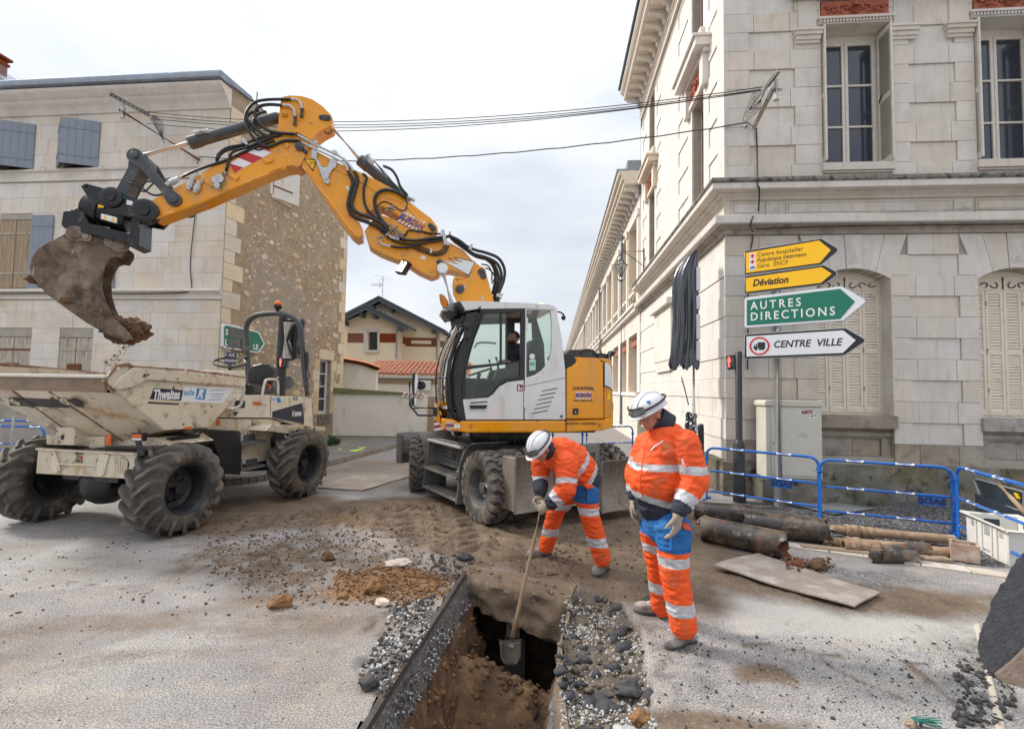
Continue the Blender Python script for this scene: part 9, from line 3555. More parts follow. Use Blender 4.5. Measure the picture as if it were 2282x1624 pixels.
blob('body',drv,.009,['skin2','hair2','navy_fab'],drm,dv,2)
eyes(st3['P'],st3['Mx'],dv,.95)
def djk(mb):
 for a,b,ra_,rb_2 in((D5(1010,745),D5(1010,850),.11,.17),(D5(1010,850),D5(1010,1060),.17,.16)):
  capsule(mb,a,b,ra_,rb_2)
 for d_ in(-.30,-.70):
  capsule(mb,D5(1015,800,-.5),D5(1015,800,d_),.10,.085)
  capsule(mb,D5(1015,800,d_),D5(985,930,d_),.08,.065)
  capsule(mb,D5(985,930,d_),D5(900,895,d_),.065,.048)
blob('dark_jacket',djk,.014,['navy_fab'],lambda p:0,dv,3,((.006,9,(1,1,1.5)),))
# signs, signals, cabinet, barriers
def rpoly(pl,k,z,sc=1.0):
 q=pl.px(Z(k,*z))
 return q
SG=ground(1735,1128)
SA_=V3((.79,-.61,0)).normalized()
SGP=Plane(SG,SA_).shifted(.09)
sg=thing('direction_signpost','grey signpost carrying two yellow, one green and one white arrow boards','signpost',SG)
zt_=SGP.px([(1745,560)])[0][1]
mb=MB()
mb.cyl(SG,SG+V3((0,0,zt_)),.062,n=18)
for i in range(18):
 t=2*math.pi*i/18
 mb.tube([SG+V3((.062*math.cos(t),.062*math.sin(t),0)),SG+V3((.062*math.cos(t),.062*math.sin(t),zt_))],.004,4)
mb.build('post',M_['galv'],sg,smooth=40)
def board(outer,inner,mo,mi,rim=None):
 o=SGP.px(Z('B6',*outer))
 mb=MB()
 mb.slab(SGP,o,-.035,.0)
 b=mb.build('board',M_[mo],sg,bevel=.012)
 if rim:
  cx=sum(a for a,c in o)/len(o)
  cz=sum(c for a,c in o)/len(o)
 mb=MB()
 mb.slab(SGP,SGP.px(Z('B6',*inner)),.0,.003)
 mb.build('face',M_[mi],b)
 mb=MB()
 mb.tube([SGP.p(a,c,-.016)for a,c in o],.012,5,closed=True)
 mb.build('rim',M_['galv'],b)
 return b
def stext(s,xy,size,m,b,xe,**kw):
 q,e=SGP.px(Z('B6',xy,(xe,xy[1]-(xe-xy[0])*.14)))
 text('lettering',s,size,SGP,q[0],q[1],.0045,M_[m],b,fit=e[0]-q[0],**kw)
bY1=board([(287,206),(292,197),(735,125),(742,126),(830,180),(834,190),(828,202),(742,272),(735,276),(293,336),(286,330)],[(293,209),(726,136),(795,192),(730,268),(295,328)],'black','sign_yellow')
bY2=board([(286,356),(291,346),(750,282),(757,283),(826,320),(828,330),(822,342),(752,392),(745,395),(293,448),(285,440)],[(293,357),(741,293),(800,331),(738,385),(294,439)],'black','sign_yellow')
bG=board([(289,482),(297,473),(852,408),(862,409),(992,484),(998,494),(992,506),(868,606),(858,609),(296,650),(287,641)],[(300,487),(850,420),(938,495),(850,598),(300,636)],'sign_white','sign_green')
bW=board([(286,698),(296,688),(878,652),(888,655),(990,714),(995,723),(990,732),(880,806),(870,810),(295,832),(285,822)],[(298,701),(868,665),(942,723),(866,798),(298,820)],'black','sign_white')
stext('Centre hospitalier',(360,222),.105,'black',bY1,628,shear=.22,space=1.12)
stext('Polyclinique Inkermann',(359,255),.098,'black',bY1,646,shear=.22)
stext('Gare  SNCF',(359,288),.105,'black',bY1,540,shear=.22,space=1.15)
stext('D\u00e9viation',(333,389),.165,'black',bY2,543,shear=.22,bold=.004)
stext('AUTRES',(322,524),.195,'white',bG,620,bold=.003,space=1.42)
stext('DIRECTIONS',(320,588),.195,'white',bG,815,bold=.003,space=1.36)
stext('CENTRE  VILLE',(455,750),.16,'black',bW,858,shear=.22,bold=.003)
for i,(x_,y_)in enumerate(((333,227),(333,262),(332,295))):
 c=SGP.px(Z('B6',(x_,y_)))[0]
 mb=MB()
 mb.slab(SGP,[(c[0]-.052,c[1]-.048),(c[0]+.052,c[1]-.048),(c[0]+.052,c[1]+.048),(c[0]-.052,c[1]+.048)],.003,.005)
 o_=mb.build('pictogram',M_['white'],bY1)
 mb=MB()
 if i<2:
  mb.slab(SGP,[(c[0]-.036,c[1]-.012),(c[0]+.036,c[1]-.012),(c[0]+.036,c[1]+.012),(c[0]-.036,c[1]+.012)],.005,.0065)
  mb.slab(SGP,[(c[0]-.012,c[1]-.036),(c[0]+.012,c[1]-.036),(c[0]+.012,c[1]+.036),(c[0]-.012,c[1]+.036)],.005,.0067)
  mb.build('red_cross',M_['sign_red'],bY1)
 else:
  mb.slab(SGP,[(c[0]-.038,c[1]-.012),(c[0]-.028,c[1]+.008),(c[0]-.01,c[1]+.018),(c[0]+.038,c[1]+.018),(c[0]+.038,c[1]-.012)],.005,.0065)
  mb.slab(SGP,[(c[0]-.045,c[1]-.028),(c[0]+.045,c[1]-.028),(c[0]+.045,c[1]-.021),(c[0]-.045,c[1]-.021)],.005,.0065)
  mb.build('train_symbol',M_['blue_print'],bY1)
c=SGP.px(Z('B6',(374,757)))[0]
mb=MB()
mb.lathe(SGP.p(*c,.003),SGP.n,[(0,.155),(.003,.155),(.003,.128),(0,.128)],40)
mb.build('red_ring',M_['sign_red'],bW)
mb=MB()
mb.slab(SGP,[(c[0]-.025,c[1]-.028),(c[0]+.088,c[1]-.028),(c[0]+.088,c[1]+.062),(c[0]-.025,c[1]+.062)],.003,.0055)
mb.slab(SGP,[(c[0]-.09,c[1]-.04),(c[0]-.032,c[1]-.04),(c[0]-.032,c[1]+.035),(c[0]-.066,c[1]+.035),(c[0]-.09,c[1]-.005)],.003,.0055,[[(c[0]-.078,c[1]-.002),(c[0]-.045,c[1]-.002),(c[0]-.045,c[1]+.024),(c[0]-.064,c[1]+.024)]])
mb.slab(SGP,[(c[0]-.09,c[1]-.045),(c[0]+.088,c[1]-.045),(c[0]+.088,c[1]-.034),(c[0]-.09,c[1]-.034)],.003,.0052)
for dx in(-.055,.015,.055):
 mb.cyl(SGP.p(c[0]+dx,c[1]-.048,.003),SGP.p(c[0]+dx,c[1]-.048,.006),.023,n=14)
mb.build('lorry_symbol',M_['black'],bW)
for y_ in(432,655):
 mb=MB()
 z_=SGP.px(Z('B6',(495,y_)))[0][1]
 mb.cyl(SG+V3((0,0,z_-.03)),SG+V3((0,0,z_+.03)),.072,n=18)
 mb.build('clamp',M_['steel'],sg)
PP=ground(1648,1118)
pd=thing('pedestrian_signal','slim dark pole with a red standing man signal at the building corner','traffic signal',PP)
pt=atY(1652,785,PP.y).z
mb=MB()
mb.lathe(PP,(0,0,1),[(0,.105),(.02,.105),(.98,.098),(1.05,.06),(1.06,.056),(pt,.056),(pt+.01,.05),(pt+.01,.001)],18)
mb.build('pole',M_['pole_black'],pd,smooth=35)
def manpoly(pl,cx,cz,h,walk=0):
 s=h
 r=[[(cx+.09*s*math.cos(t),cz+.42*s+.09*s*math.sin(t))for t in[i*.7 for i in range(9)]],[(cx-.13*s,cz+.30*s),(cx+.13*s,cz+.30*s),(cx+.12*s,cz-.02*s),(cx+.06*s,cz-.02*s),(cx+.06*s,cz-.48*s),(cx+.005*s,cz-.48*s),(cx,cz-.05*s),(cx-.005*s,cz-.48*s),(cx-.06*s,cz-.48*s),(cx-.06*s,cz-.02*s),(cx-.12*s,cz-.02*s)]]
 if walk:
  r[1]=[(cx-.10*s,cz+.30*s),(cx+.10*s,cz+.30*s),(cx+.18*s,cz+.05*s),(cx+.08*s,cz+.10*s),(cx+.06*s,cz-.05*s),(cx+.20*s,cz-.48*s),(cx+.12*s,cz-.48*s),(cx,cz-.12*s),(cx-.14*s,cz-.48*s),(cx-.22*s,cz-.48*s),(cx-.06*s,cz-.05*s),(cx-.06*s,cz+.10*s),(cx-.16*s,cz+.02*s)]
 return r
def signal_box(parent,pl,k,z,man,man2=None,th=.14):
 q=pl.px(Z(k,*z))
 mb=MB()
 mb.slab(pl,q,-th,.0)
 b=mb.build('signal_head',M_['black_trim'],parent,bevel=.012)
 h=(max(c for a,c in q)-min(c for a,c in q))
 cz=(max(c for a,c in q)+min(c for a,c in q))/2
 for mm,xy,wk in((M_['red_on'],man,0),(M_['sign_back_dim'],man2,1)):
  if xy is None:
   continue
  c=pl.px(Z(k,xy))[0]
  mb=MB()
  for po in manpoly(pl,c[0],cz,h*.72,wk):
   mb.slab(pl,po,.0,.004)
  mb.build('walking_man' if wk else 'standing_man',mm,b)
 return b
M_['sign_back_dim']=mat('unlit_signal',(.10,.13,.11),rough=.5)
PQ=Plane(PP,(.93,-.36,0)).shifted(.03)
signal_box(pd,PQ,'B6',[(176,814),(235,808),(236,893),(187,896)],(194,852),(213,855))
mb=MB()
q=[PQ.p(*c,-.05)for c in PQ.px(Z('B6',(232,828),(255,828)))]
mb.tube(q,.02,6)
mb.build('bracket',M_['pole_black'],pd)
TB=V3((-4.86,10.2,.12))
TP_=Plane(TB,(1,.1,0))
tl=thing('traffic_light','traffic light seen from behind with a red man signal on a dark pole','traffic light',TB)
z1_=TP_.px(Z('A5',(680,618)))[0][1]
mb=MB()
mb.lathe(TB,(0,0,1),[(0,.14),(.9,.13),(.98,.12),(1.0,.115),(z1_,.085),(z1_,.001)],16)
mb.build('pole',M_['pole_black'],tl,smooth=35)
TQ=TP_.shifted(.10)
mb=MB()
c0,c1=TQ.px(Z('A5',(738,660),(738,980)))
pA,pB=TQ.p(c0[0],c1[1],-.12),TQ.p(c0[0],c0[1],-.12)
mb.cyl(pA,pB,.155,n=20)
th_=mb.build('signal_housing',M_['steel'],tl,smooth=35)
mb=MB()
mb.cyl(pA-V3((0,0,.03)),pA,.15,n=20)
mb.cyl(pB,pB+V3((0,0,.05)),.14,n=20)
mb.box(pA.x+.10,pA.x+.19,pA.y-.02,pA.y+.3,pA.z+.02,pB.z-.05)
for i in range(3):
 mb.ell((pA.x+.20,pA.y+.18,pA.z+.2+i*.3),.05,.10,.10,n=10,k=7)
mb.build('housing_trim',M_['black_trim'],th_)
signal_box(tl,TQ,'A5',[(648,965),(735,985),(727,1062),(645,1055)],(677,1012),(712,1015))
mb=MB()
c=TQ.px(Z('A5',(690,1190)))[0]
rr_=TQ.px(Z('A5',(752,1190)))[0][0]-c[0]
mb.lathe(TQ.p(*c,-.30),TQ.n,[(-.02,.001),(-.02,rr_),(.0,rr_),(.0,rr_-.02),(-.005,rr_-.025),(-.005,.001)],28)
mb.build('round_sign_back',M_['sign_grey'],tl,smooth=35)
for y_ in(1145,1225):
 mb=MB()
 z_=TP_.px(Z('A5',(690,y_)))[0][1]
 mb.cyl(TB+V3((0,0,z_-.02)),TB+V3((0,0,z_+.02)),.105,n=14)
 mb.build('clamp',M_['steel'],tl)
WPp=V3((3.50,9.4,0))
ws=thing('wrapped_sign','tall sign bundle wrapped in pleated black plastic on a pale post','wrapped sign',WPp)
WQ=Plane(WPp,(.96,-.28,0))
zt_,zb2_=WQ.px([(1545,562)])[0][1],WQ.px([(1525,818)])[0][1]
mb=MB()
xp=WQ.px([(1546,860)])[0][0]
mb.cyl(WQ.p(xp,0),WQ.p(xp,zt_-.1),.058,n=14)
mb.build('post',M_['galv'],ws,smooth=35)
OUT=WQ.px(Z('B3',(985,790),(905,832),(830,935),(805,1010),(800,1100),(806,1300),(798,1450),(772,1640)))
mb=MB()
n,k=90,30
pts=[]
xr=WQ.px(Z('B3',(985,1000)))[0][0]
rsd=[random.uniform(0,6.28)for _ in range(8)]
for i in range(k):
 t=i/(k-1)
 z=zt_+(zb2_-zt_)*t
 xs=np.interp(-z,[-c_[1]for c_ in OUT],[c_[0]for c_ in OUT])
 for j in range(n):
  a=2*math.pi*j/n
  cx,hw=(xs+xr)/2,(xr-xs)/2
  pl_=.034*mn.noise(V3((math.cos(a)*3.2,math.sin(a)*3.2,t*1.6)))+.022*math.sin(a*13+rsd[0]+2.2*math.sin(t*3))+.012*math.sin(a*29+rsd[1]+4*t)+.02*mn.noise(V3((a*7,t*2.5,3)))
  pl_*=min(1,.25+t*1.6)
  jag=(.05*math.sin(a*7+rsd[3])+.03*math.sin(a*17))if i==k-1 else 0
  pts.append(WQ.p(cx+(hw+pl_)*math.cos(a),z+jag,(.13+pl_*1.6)*math.sin(a)))
mb.add(pts,[(i*n+j,i*n+(j+1)%n,(i+1)*n+(j+1)%n,(i+1)*n+j)for i in range(k-1)for j in range(n)]+[tuple(range(n))])
mb.build('plastic_wrap',M_['plastic_wrap'],ws,smooth=True)
for ya,yb in((918,1095),(1130,1232),(1268,1455),(1465,1610)):
 a,b=WQ.px(Z('B3',(985,ya),(985,yb)))
 mb=MB()
 mb.slab(WQ,[(a[0]-.03,b[1]),(a[0]+.045,b[1]),(a[0]+.045,a[1]),(a[0]-.03,a[1])],-.10,.10)
 mb.build('board_edge',M_['sign_white'],ws,bevel=.02)
mb=MB()
z0=WQ.px(Z('C1',(925,450)))[0]
for i in range(26):
 a=random.uniform(0,6.28)
 zz=random.uniform(-.16,.10)
 r_=.075 if zz<0 else .06
 mb.tube(catmull([WQ.p(z0[0]+r_*math.cos(a),z0[1]+zz,r_*math.sin(a)),WQ.p(z0[0]+r_*1.5*math.cos(a+.5),z0[1]+zz-.06,r_*1.5*math.sin(a+.5)),WQ.p(z0[0]+r_*1.1*math.cos(a+1),z0[1]+zz-.14,r_*1.1*math.sin(a+1))],4),random.uniform(.012,.03),6)
mb.tube(catmull([WQ.at(*q,.07)for q in Z('C1',(810,0),(850,140),(890,310))],4),.012,6)
mb.build('knotted_plastic',M_['plastic_wrap'],ws,smooth=True)
bq_=ground(1562,1075)
bl=thing('bollard','black bollard with a small white arrow plate behind the standing worker','bollard',V3((3.72,9.25,0)))
BL=Plane(V3((3.72,9.25,0)),(1,-.1,0))
c=BL.px(Z('C1',(1030,525)))[0]
mb=MB()
mb.lathe(BL.p(c[0],0),(0,0,1),[(0,.055),(c[1]-.06,.055),(c[1]-.05,.045),(c[1]-.03,.055),(c[1],.04),(c[1]+.01,.001)],14)
mb.build('post',M_['pole_black'],bl,smooth=35)
q=BL.px(Z('C1',(955,540),(1012,530),(1015,660),(962,600)))
mb=MB()
mb.slab(BL,q,-.01,.0)
mb.build('plate',M_['sign_white'],bl)
a=BL.px(Z('C1',(1000,570)))[0]
mb=MB()
mb.slab(BL,[(a[0]-.006,a[1]-.05),(a[0]+.006,a[1]-.05),(a[0]+.006,a[1]),(a[0]+.025,a[1]),(a[0],a[1]+.04),(a[0]-.025,a[1]),(a[0]-.006,a[1])],.0,.002)
mb.build('arrow',M_['black'],bl)
CQ=FP.shifted(.55)
cq=lambda*z:CQ.px(Z('B6',*z))
cb2=thing('telecom_cabinet','cream street cabinet on a mossy concrete base behind the signpost','cabinet',CQ.p(cq((570,1500))[0][0],0))
a,b=cq((432,1110),(748,1545))
mb=MB()
mb.slab(CQ,[(a[0]-.06,b[1]),(b[0],b[1]),(b[0],a[1]),(a[0]-.06,a[1])],-.42,.0)
cbx=mb.build('casing',M_['cabinet'],cb2,bevel=.012)
mb=MB()
mb.slab(CQ,[(a[0]-.09,a[1]),(b[0]+.03,a[1]),(b[0]+.03,a[1]+.06),(b[0]-.02,a[1]+.10),(a[0]-.05,a[1]+.10),(a[0]-.09,a[1]+.06)],-.45,.03)
mb.build('lid',M_['cabinet'],cb2,bevel=.01)
mb=MB()
mb.slab(CQ,[(a[0]+.02,b[1]+.05),(b[0]-.03,b[1]+.05),(b[0]-.03,a[1]-.03),(a[0]+.02,a[1]-.03)],.0,.012)
dr=mb.build('door',M_['cabinet'],cb2,bevel=.006)
mb=MB()
mb.slab(CQ,cq((622,1138),(682,1134),(682,1152),(622,1156)),.012,.016)
mb.build('number_plate',M_['maroon'],dr)
q=cq((652,1145))[0]
text('lettering','FT  007',.045,CQ,q[0],q[1],.017,M_['white'],dr,align='CENTER')
mb=MB()
mb.slab(CQ,cq((672,1160),(707,1158),(707,1181),(672,1183)),.012,.014)
mb.build('white_sticker',M_['white'],dr)
mb=MB()
mb.slab(CQ,cq((676,1166),(692,1164),(690,1172),(678,1174)),.014,.015)
mb.slab(CQ,cq((698,1162),(704,1162),(704,1172),(698,1172)),.014,.015)
q=cq((457,1330))[0]
mb.cyl(CQ.p(*q,.0),CQ.p(*q,.02),.018,n=10)
mb.build('lock',M_['black_trim'],dr)
mb=MB()
mb.slab(CQ,[(a[0]-.14,-.02),(b[0]+.05,-.02),(b[0]+.05,b[1]-.003),(a[0]-.14,b[1]-.003)],-.50,.06)
mb.build('base',M_['stone_moss'],cb2,bevel=.02)
bl2=thing('stone_slab','low mossy stone step beside the cabinet base','stone step',CQ.p(b[0]+.6,0))
mb=MB()
mb.slab(CQ,[(b[0]+.06,-.02),(b[0]+1.05,-.02),(b[0]+1.05,.24),(b[0]+.06,.27)],-.42,-.02)
mb.build('stone',M_['stone_moss'],bl2,bevel=.025)
cvp=thing('cover_plate','grey checker plate lying on the gravel below the cabinet','cover plate',ground(1800,1135))
mb=MB()
q=[ground(u,v,.02)for u,v in((1752,1122),(1830,1116),(1950,1134),(1860,1146))]
mb.hexa(q[::-1],[p+V3((0,0,.015))for p in q[::-1]])
mb.build('plate',M_['sign_grey'],cvp)
# blue barriers
def barrier(P0,P1,h,label,plate=None,bands=(.26,.72),lift=.0,feet=True,group='blue street works barriers',drop=0):
 P0,P1=V3(P0),V3(P1)
 P0.z=P1.z=lift
 d=(P1-P0)
 L_=d.length
 d.normalize()
 up=V3((0,0,1))
 b=thing('barrier',label,'barrier',P0.lerp(P1,.5),group)
 r=.022
 pts=[P0,P0+up*(h-.13)]+[P0+d*(.13-.13*math.cos(t))+up*(h-.13+.13*math.sin(t))for t in[rad(a_)for a_ in(22,45,68,90)]]
 pts+=[P1-d*(.13-.13*math.cos(t))+up*(h-.13+.13*math.sin(t))for t in[rad(a_)for a_ in(90,68,45,22)]]+[P1+up*(h-.13),P1]
 mb=MB()
 mb.tube(pts,r,8)
 fr_=mb.build('frame',M_['blue'],b,smooth=40)
 for zz in(.56*h,.17*h):
  mb=MB()
  mb.tube([P0+up*zz,P0+d*.08+up*zz,P1-d*.08+up*zz,P1+up*zz],[.013,.019,.019,.013],8)
  mb.build('rail',M_['blue'],b,smooth=40)
 for zz,rr_ in((h,r+.004),(.56*h,.023),(.17*h,.023)):
  for t in bands:
   mb=MB()
   c=P0+d*L_*t+up*zz
   mb.cyl(c-d*.105,c+d*.105,rr_,n=12)
   mb.build('white_band',M_['barrier_white'],b,smooth=40)
 for p in(P0,P1):
  if feet:
   x=V3((-d.y,d.x,0))
   mb=MB()
   mb.tube([p-x*.18+up*.012,p+up*.03,p+x*.18+up*.012],.014,6)
   mb.build('foot',M_['blue'],b)
  mb=MB()
  mb.tube([p+up*(h*.80)-d*.03,p+up*(h*.80)+d*.03],.024,6)
  mb.build('coupling',M_['blue'],b)
 if plate:
  bp_=Plane(P0,d)
  x0,x1=plate
  mb=MB()
  mb.slab(bp_,[(x0,.56*h-.02),(x1,.56*h-.02),(x1,.56*h-.135),(x0,.56*h-.135)][::-1],-.012,.006)
  pt_=mb.build('name_plate',M_['blue'],b)
  text('lettering','SADE',.105,bp_,(x0+x1)/2,.56*h-.08,.007,M_['navy'],pt_,align='CENTER',sx=-1.25,bold=.004)
 return b
g=lambda u,v:ground(u,v)
barrier(g(1575,1112),g(1826,1152),.90,'blue barrier in front of the cabinet and the signpost',plate=(1.02,1.33),bands=(.30,.72))
barrier(g(1829,1160),g(2126,1192),.90,'blue barrier between the cabinet and the white crate',plate=(1.16,1.45),bands=(.28,.66))
C0,C1_=g(2136,1196),g(2330,1302)
barrier(C0,C0+(C1_-C0).normalized()*1.6,.93,'blue barrier in front of the white crate at right',bands=(.24,.62))
barrier(V3((-10.6,9.35,0)),V3((-8.75,9.15,0)),1.0,'blue barrier standing beyond the front of the dumper',bands=(.45,.9))
barrier(V3((-10.9,9.9,0)),V3((-9.2,9.9,0)),1.05,'second blue barrier standing behind the one beyond the dumper',bands=(.3,.7))
barrier(V3((1.0,11.6,0)),V3((1.75,11.9,0)),1.0,'blue barrier seen under the tail of the excavator',bands=(.5,))
barrier(V3((1.9,12.2,0)),V3((3.2,12.8,0)),.95,'blue barrier by the side wall of the right building',bands=(.35,.7))
rs=thing('round_sign','round white sign standing in front of the far blue barrier','road sign',V3((-9.9,9.0,0)))
mb=MB()
c=atY(14,1035,9.0)
for y_,r_ in((1034,.17),(1075,.16)):
 c=atY(18,y_,9.0)
 mb.lathe(c,(0,-1,0),[(0,.001),(0,r_),(.02,r_),(.02,.001)],24)
mb.build('disc',M_['sign_white'],rs)
mb=MB()
mb.cyl(V3((c.x,9.02,0)),V3((c.x,9.02,1.2)),.025,n=8)
mb.build('post',M_['galv'],rs)
# pipes, planks, plate, crate, slab
def pipe(name,label,a,b,r,m,wall=.012,jag=.0,cat='pipe',cut=None,inner='pipe_rust'):
 """hollow pipe from a to b (axis ends), b broken"""
 a,b=V3(a),V3(b)
 d=(b-a)
 L_=d.length
 d.normalize()
 x,y=orth(d)
 n,k=28,14
 vs=[]
 sd=random.uniform(0,6)
 for rr_,_ in((r,0),(r-wall,1)):
  for i in range(k+1):
   for j in range(n):
    t=2*math.pi*j/n
    e=0
    if i==k:
     e=jag*(math.sin(t*2+sd)+.6*math.sin(t*5+sd*2)+.3*math.sin(t*11))
    elif i==0:
     e=-jag*.5*(math.sin(t*3+sd)+.5*math.sin(t*7))
    bumpy=1+.012*mn.noise(V3((i*1.1,math.cos(t)*2,math.sin(t)*2+sd)))*2
    vs.append(a+d*(L_*i/k+e)+(x*math.cos(t)+y*math.sin(t))*rr_*bumpy)
 o2=(k+1)*n
 mb=MB()
 mb.add(vs,[])
 for i in range(k):
  for j in range(n):
   if cut and cut(i/k,j/n):
    continue
   j2=(j+1)%n
   mb.f.append((i*n+j,i*n+j2,(i+1)*n+j2,(i+1)*n+j))
   mb.m.append(0)
   mb.f.append((o2+i*n+j,o2+(i+1)*n+j,o2+(i+1)*n+j2,o2+i*n+j2))
   mb.m.append(1)
 for i in(0,k):
  for j in range(n):
   j2=(j+1)%n
   f=(i*n+j,i*n+j2,o2+i*n+j2,o2+i*n+j)
   mb.f.append(f if i else f[::-1])
   mb.m.append(0)
 o=mb.build(name,[M_[m],M_[inner]],None,smooth=35)
 return tag(o,label,cat)
def onground(u,v,r):
 p=ground(u,v)
 return V3((p.x,p.y,r))
up_=V3((0,0,1))
p3a,p3b=onground(1570,1205,.155),onground(1752,1246,.155)
pipe('large_pipe','nearest of the broken black iron pipes, lying by the standing worker',p3a,p3b,.15,'pipe_black',jag=.035)
p2a,p2b=onground(1655,1190,.16),onground(1845,1212,.16)
pipe('large_pipe','black iron pipe with open end next to the thin clay pipes',p2a,p2b,.152,'pipe_black',jag=.03)
p1a,p1b=onground(1548,1157,.14),onground(1765,1178,.14)
pipe('large_pipe','furthest muddy black iron pipe by the foot of the barrier',p1a,p1b,.135,'pipe_black',jag=.03)
q=lambda x,y,r:onground(*Z('B8',(x,y))[0],r)
def thin(label,pts,r,m='pipe_clay',cols=()):
 o=thing('thin_pipe',label,'pipe',pts[0])
 mb=MB()
 pp=[pts[0].lerp(pts[-1],t/10)+V3((0,0,random.uniform(-.004,.004)))for t in range(11)]
 mb.tube(pp,[r*random.uniform(.92,1.08)for _ in pp],14)
 mb.build('barrel',M_[m],o,smooth=40)
 d=(pts[-1]-pts[0]).normalized()
 for t,k in cols:
  c=pts[0].lerp(pts[-1],t)
  mb=MB()
  mb.lathe(c-d*.07,d,[(0,r),(.0,r*k),(.04,r*k*1.05),(.05,r*k*.9),(.09,r*k*.92),(.10,r*k*1.05),(.14,r*k),(.14,r)],14)
  mb.build('coupling',M_[m],o,smooth=40)
 return o
thin('longest thin muddy pipe with a clamped joint, on top of the heap',[q(940,440,.10),q(1765,505,.085)],.058,'pipe_clay',((.24,1.35),(.36,1.2)))
thin('muddy clay pipe lying under the long thin pipe',[q(960,500,.06),q(1560,545,.06)],.055,'pipe_clay',((.3,1.3),))
thin('short crusted pipe end sticking out by the hollow brick',[q(1480,555,.06),q(1735,575,.06)],.060)
thin('short muddy pipe with open collar in front of the heap',[q(1110,535,.07),q(1300,548,.06)],.050,'pipe_clay',((.06,1.35),(.45,1.25)))
for(a,b),lab in(((q(1290,600,.10),q(1570,575,.12)),'torn black pipe shell lying across the planks'),((q(1220,590,.06),q(1500,600,.06)),'curled black pipe shard at the front of the heap')):
 pipe('pipe_shard',lab,a,b,.10,'pipe_black',.008,.05,'pipe shard',cut=lambda i,j:.15<j<.62 or(i>.7 and j>.8))
for(x0,y0,x1,y1),lab in(((830,522,1255,568),'grey plank under the open end of the black pipe'),((1265,585,1760,608),'grey plank under the torn pipe shards')):
 a,b=q(x0,y0,.0),q(x1,y1,.0)
 d=(b-a).normalized()
 x=V3((-d.y,d.x,0))*.13
 mb=MB()
 mb.hexa([a+V3((0,0,.005)),b+V3((0,0,.005)),b+x+V3((0,0,.005)),a+x+V3((0,0,.005))],[a+V3((0,0,.04)),b+V3((0,0,.04)),b+x+V3((0,0,.04)),a+x+V3((0,0,.04))])
 tag(mb.build('plank',M_['plank'],bevel=.004),lab,'plank')
hb_=thing('hollow_brick','rust stained hollow block at the end of the pipe heap','block',q(1840,610,0))
a,b=q(1740,590,0),q(1925,622,0)
d=(b-a).normalized()
HBp=Plane(a,d,n=(d.y,-d.x,0))
ln=(b-a).length
mb=MB()
zt2=.20
mb.slab(HBp,[(0,.01),(ln,.01),(ln,zt2),(0,zt2)],-.025,0)
mb.slab(HBp,[(0,.01),(ln,.01),(ln,zt2),(0,zt2)],-.22,-.195)
mb.slab(HBp,[(0,.01),(.025,.01),(.025,zt2),(0,zt2)],-.195,-.025)
mb.slab(HBp,[(ln-.025,.01),(ln,.01),(ln,zt2),(ln-.025,zt2)],-.195,-.025)
mb.slab(HBp,[(ln*.62,.01),(ln*.62+.02,.01),(ln*.62+.02,zt2-.02),(ln*.62,zt2-.02)],-.195,-.025)
mb.build('block',mat('stained_block',(.46,.38,.32),(.26,.13,.085),7,.9,bump=.4),hb_,bevel=.004)
rocks('pipe_soil',[(p.x+random.gauss(0,.07),p.y+random.gauss(0,.05),random.uniform(.0,.07),random.choice((.012,.02,.03,.05)))for p in[q(800+random.uniform(-60,170),635+random.uniform(-20,30),0)for _ in range(180)]],M_['clod'])
lump('rust_shard','orange rusty shard in the soil spilled from the nearest pipe','shard',*Z('B8',(790,640))[0],.075,M_['pipe_rust'],z0=.02,sc=(1.3,.8,.6))
lump('soil_clod','brown clod at the end of the soil spilled from the nearest pipe','clod',*Z('B8',(925,648))[0],.085,M_['clod'],z0=.0,sc=(1.1,.9,.8))
lump('broken_pot','broken brown lump between the two large pipes','shard',*Z('B8',(255,440))[0],.13,M_['pipe_clay'],z0=.12,sc=(1.2,.7,.6))
mb=MB()
c4=[V3((2.151,5.188,0)),V3((2.967,4.245,0)),V3((3.44,4.579,0)),V3((2.849,5.635,0))]
n=16
vs=[]
for zo in(0,.014):
 for i in range(n+1):
  for j in range(n//2+1):
   s_,t=i/n,j/(n//2)
   p=c4[0].lerp(c4[1],s_).lerp(c4[3].lerp(c4[2],s_),t)
   vs.append(p+V3((0,0,.030+zo+.016*(2*s_-1)**2*(1-t*.4)+.005*math.sin(s_*9+t*4)+.006*math.sin(t*5))))
m_=(n+1)*(n//2+1)
mb.add(vs,[])
for i in range(n):
 for j in range(n//2):
  a=i*(n//2+1)+j
  b,c_,d_=a+1,a+n//2+2,a+n//2+1
  mb.f+=[(a,b,c_,d_),(m_+d_,m_+c_,m_+b,m_+a)]
  mb.m+=[0,0]
for j in range(n//2):
 mb.f+=[(j+1,j,m_+j,m_+j+1),(n*(n//2+1)+j,n*(n//2+1)+j+1,m_+n*(n//2+1)+j+1,m_+n*(n//2+1)+j)]
 mb.m+=[0,0]
for i in range(n):
 a,b=i*(n//2+1),(i+1)*(n//2+1)
 mb.f+=[(a,b,m_+b,m_+a),(b+n//2,a+n//2,m_+a+n//2,m_+b+n//2)]
 mb.m+=[0,0]
tag(mb.build('steel_mat',M_['mat_board'],smooth=40),'dusty steel sheet lying flat on the road at right','steel sheet')
mb=MB()
q4=[ground(u,v)for u,v in Z('A6',(1000,848),(1395,872),(1820,745),(1300,735))]
mb.hexa([p+V3((0,0,.006))for p in q4],[p+V3((0,0,.028))for p in q4])
tag(mb.build('road_plate',mat('dusty_road_plate',(.36,.30,.24),(.28,.225,.17),2,.8,.1,layers=[((.46,.41,.35),.6,.1,3)]),bevel=.004),'large dusty steel road plate lying between dumper and excavator','road plate')
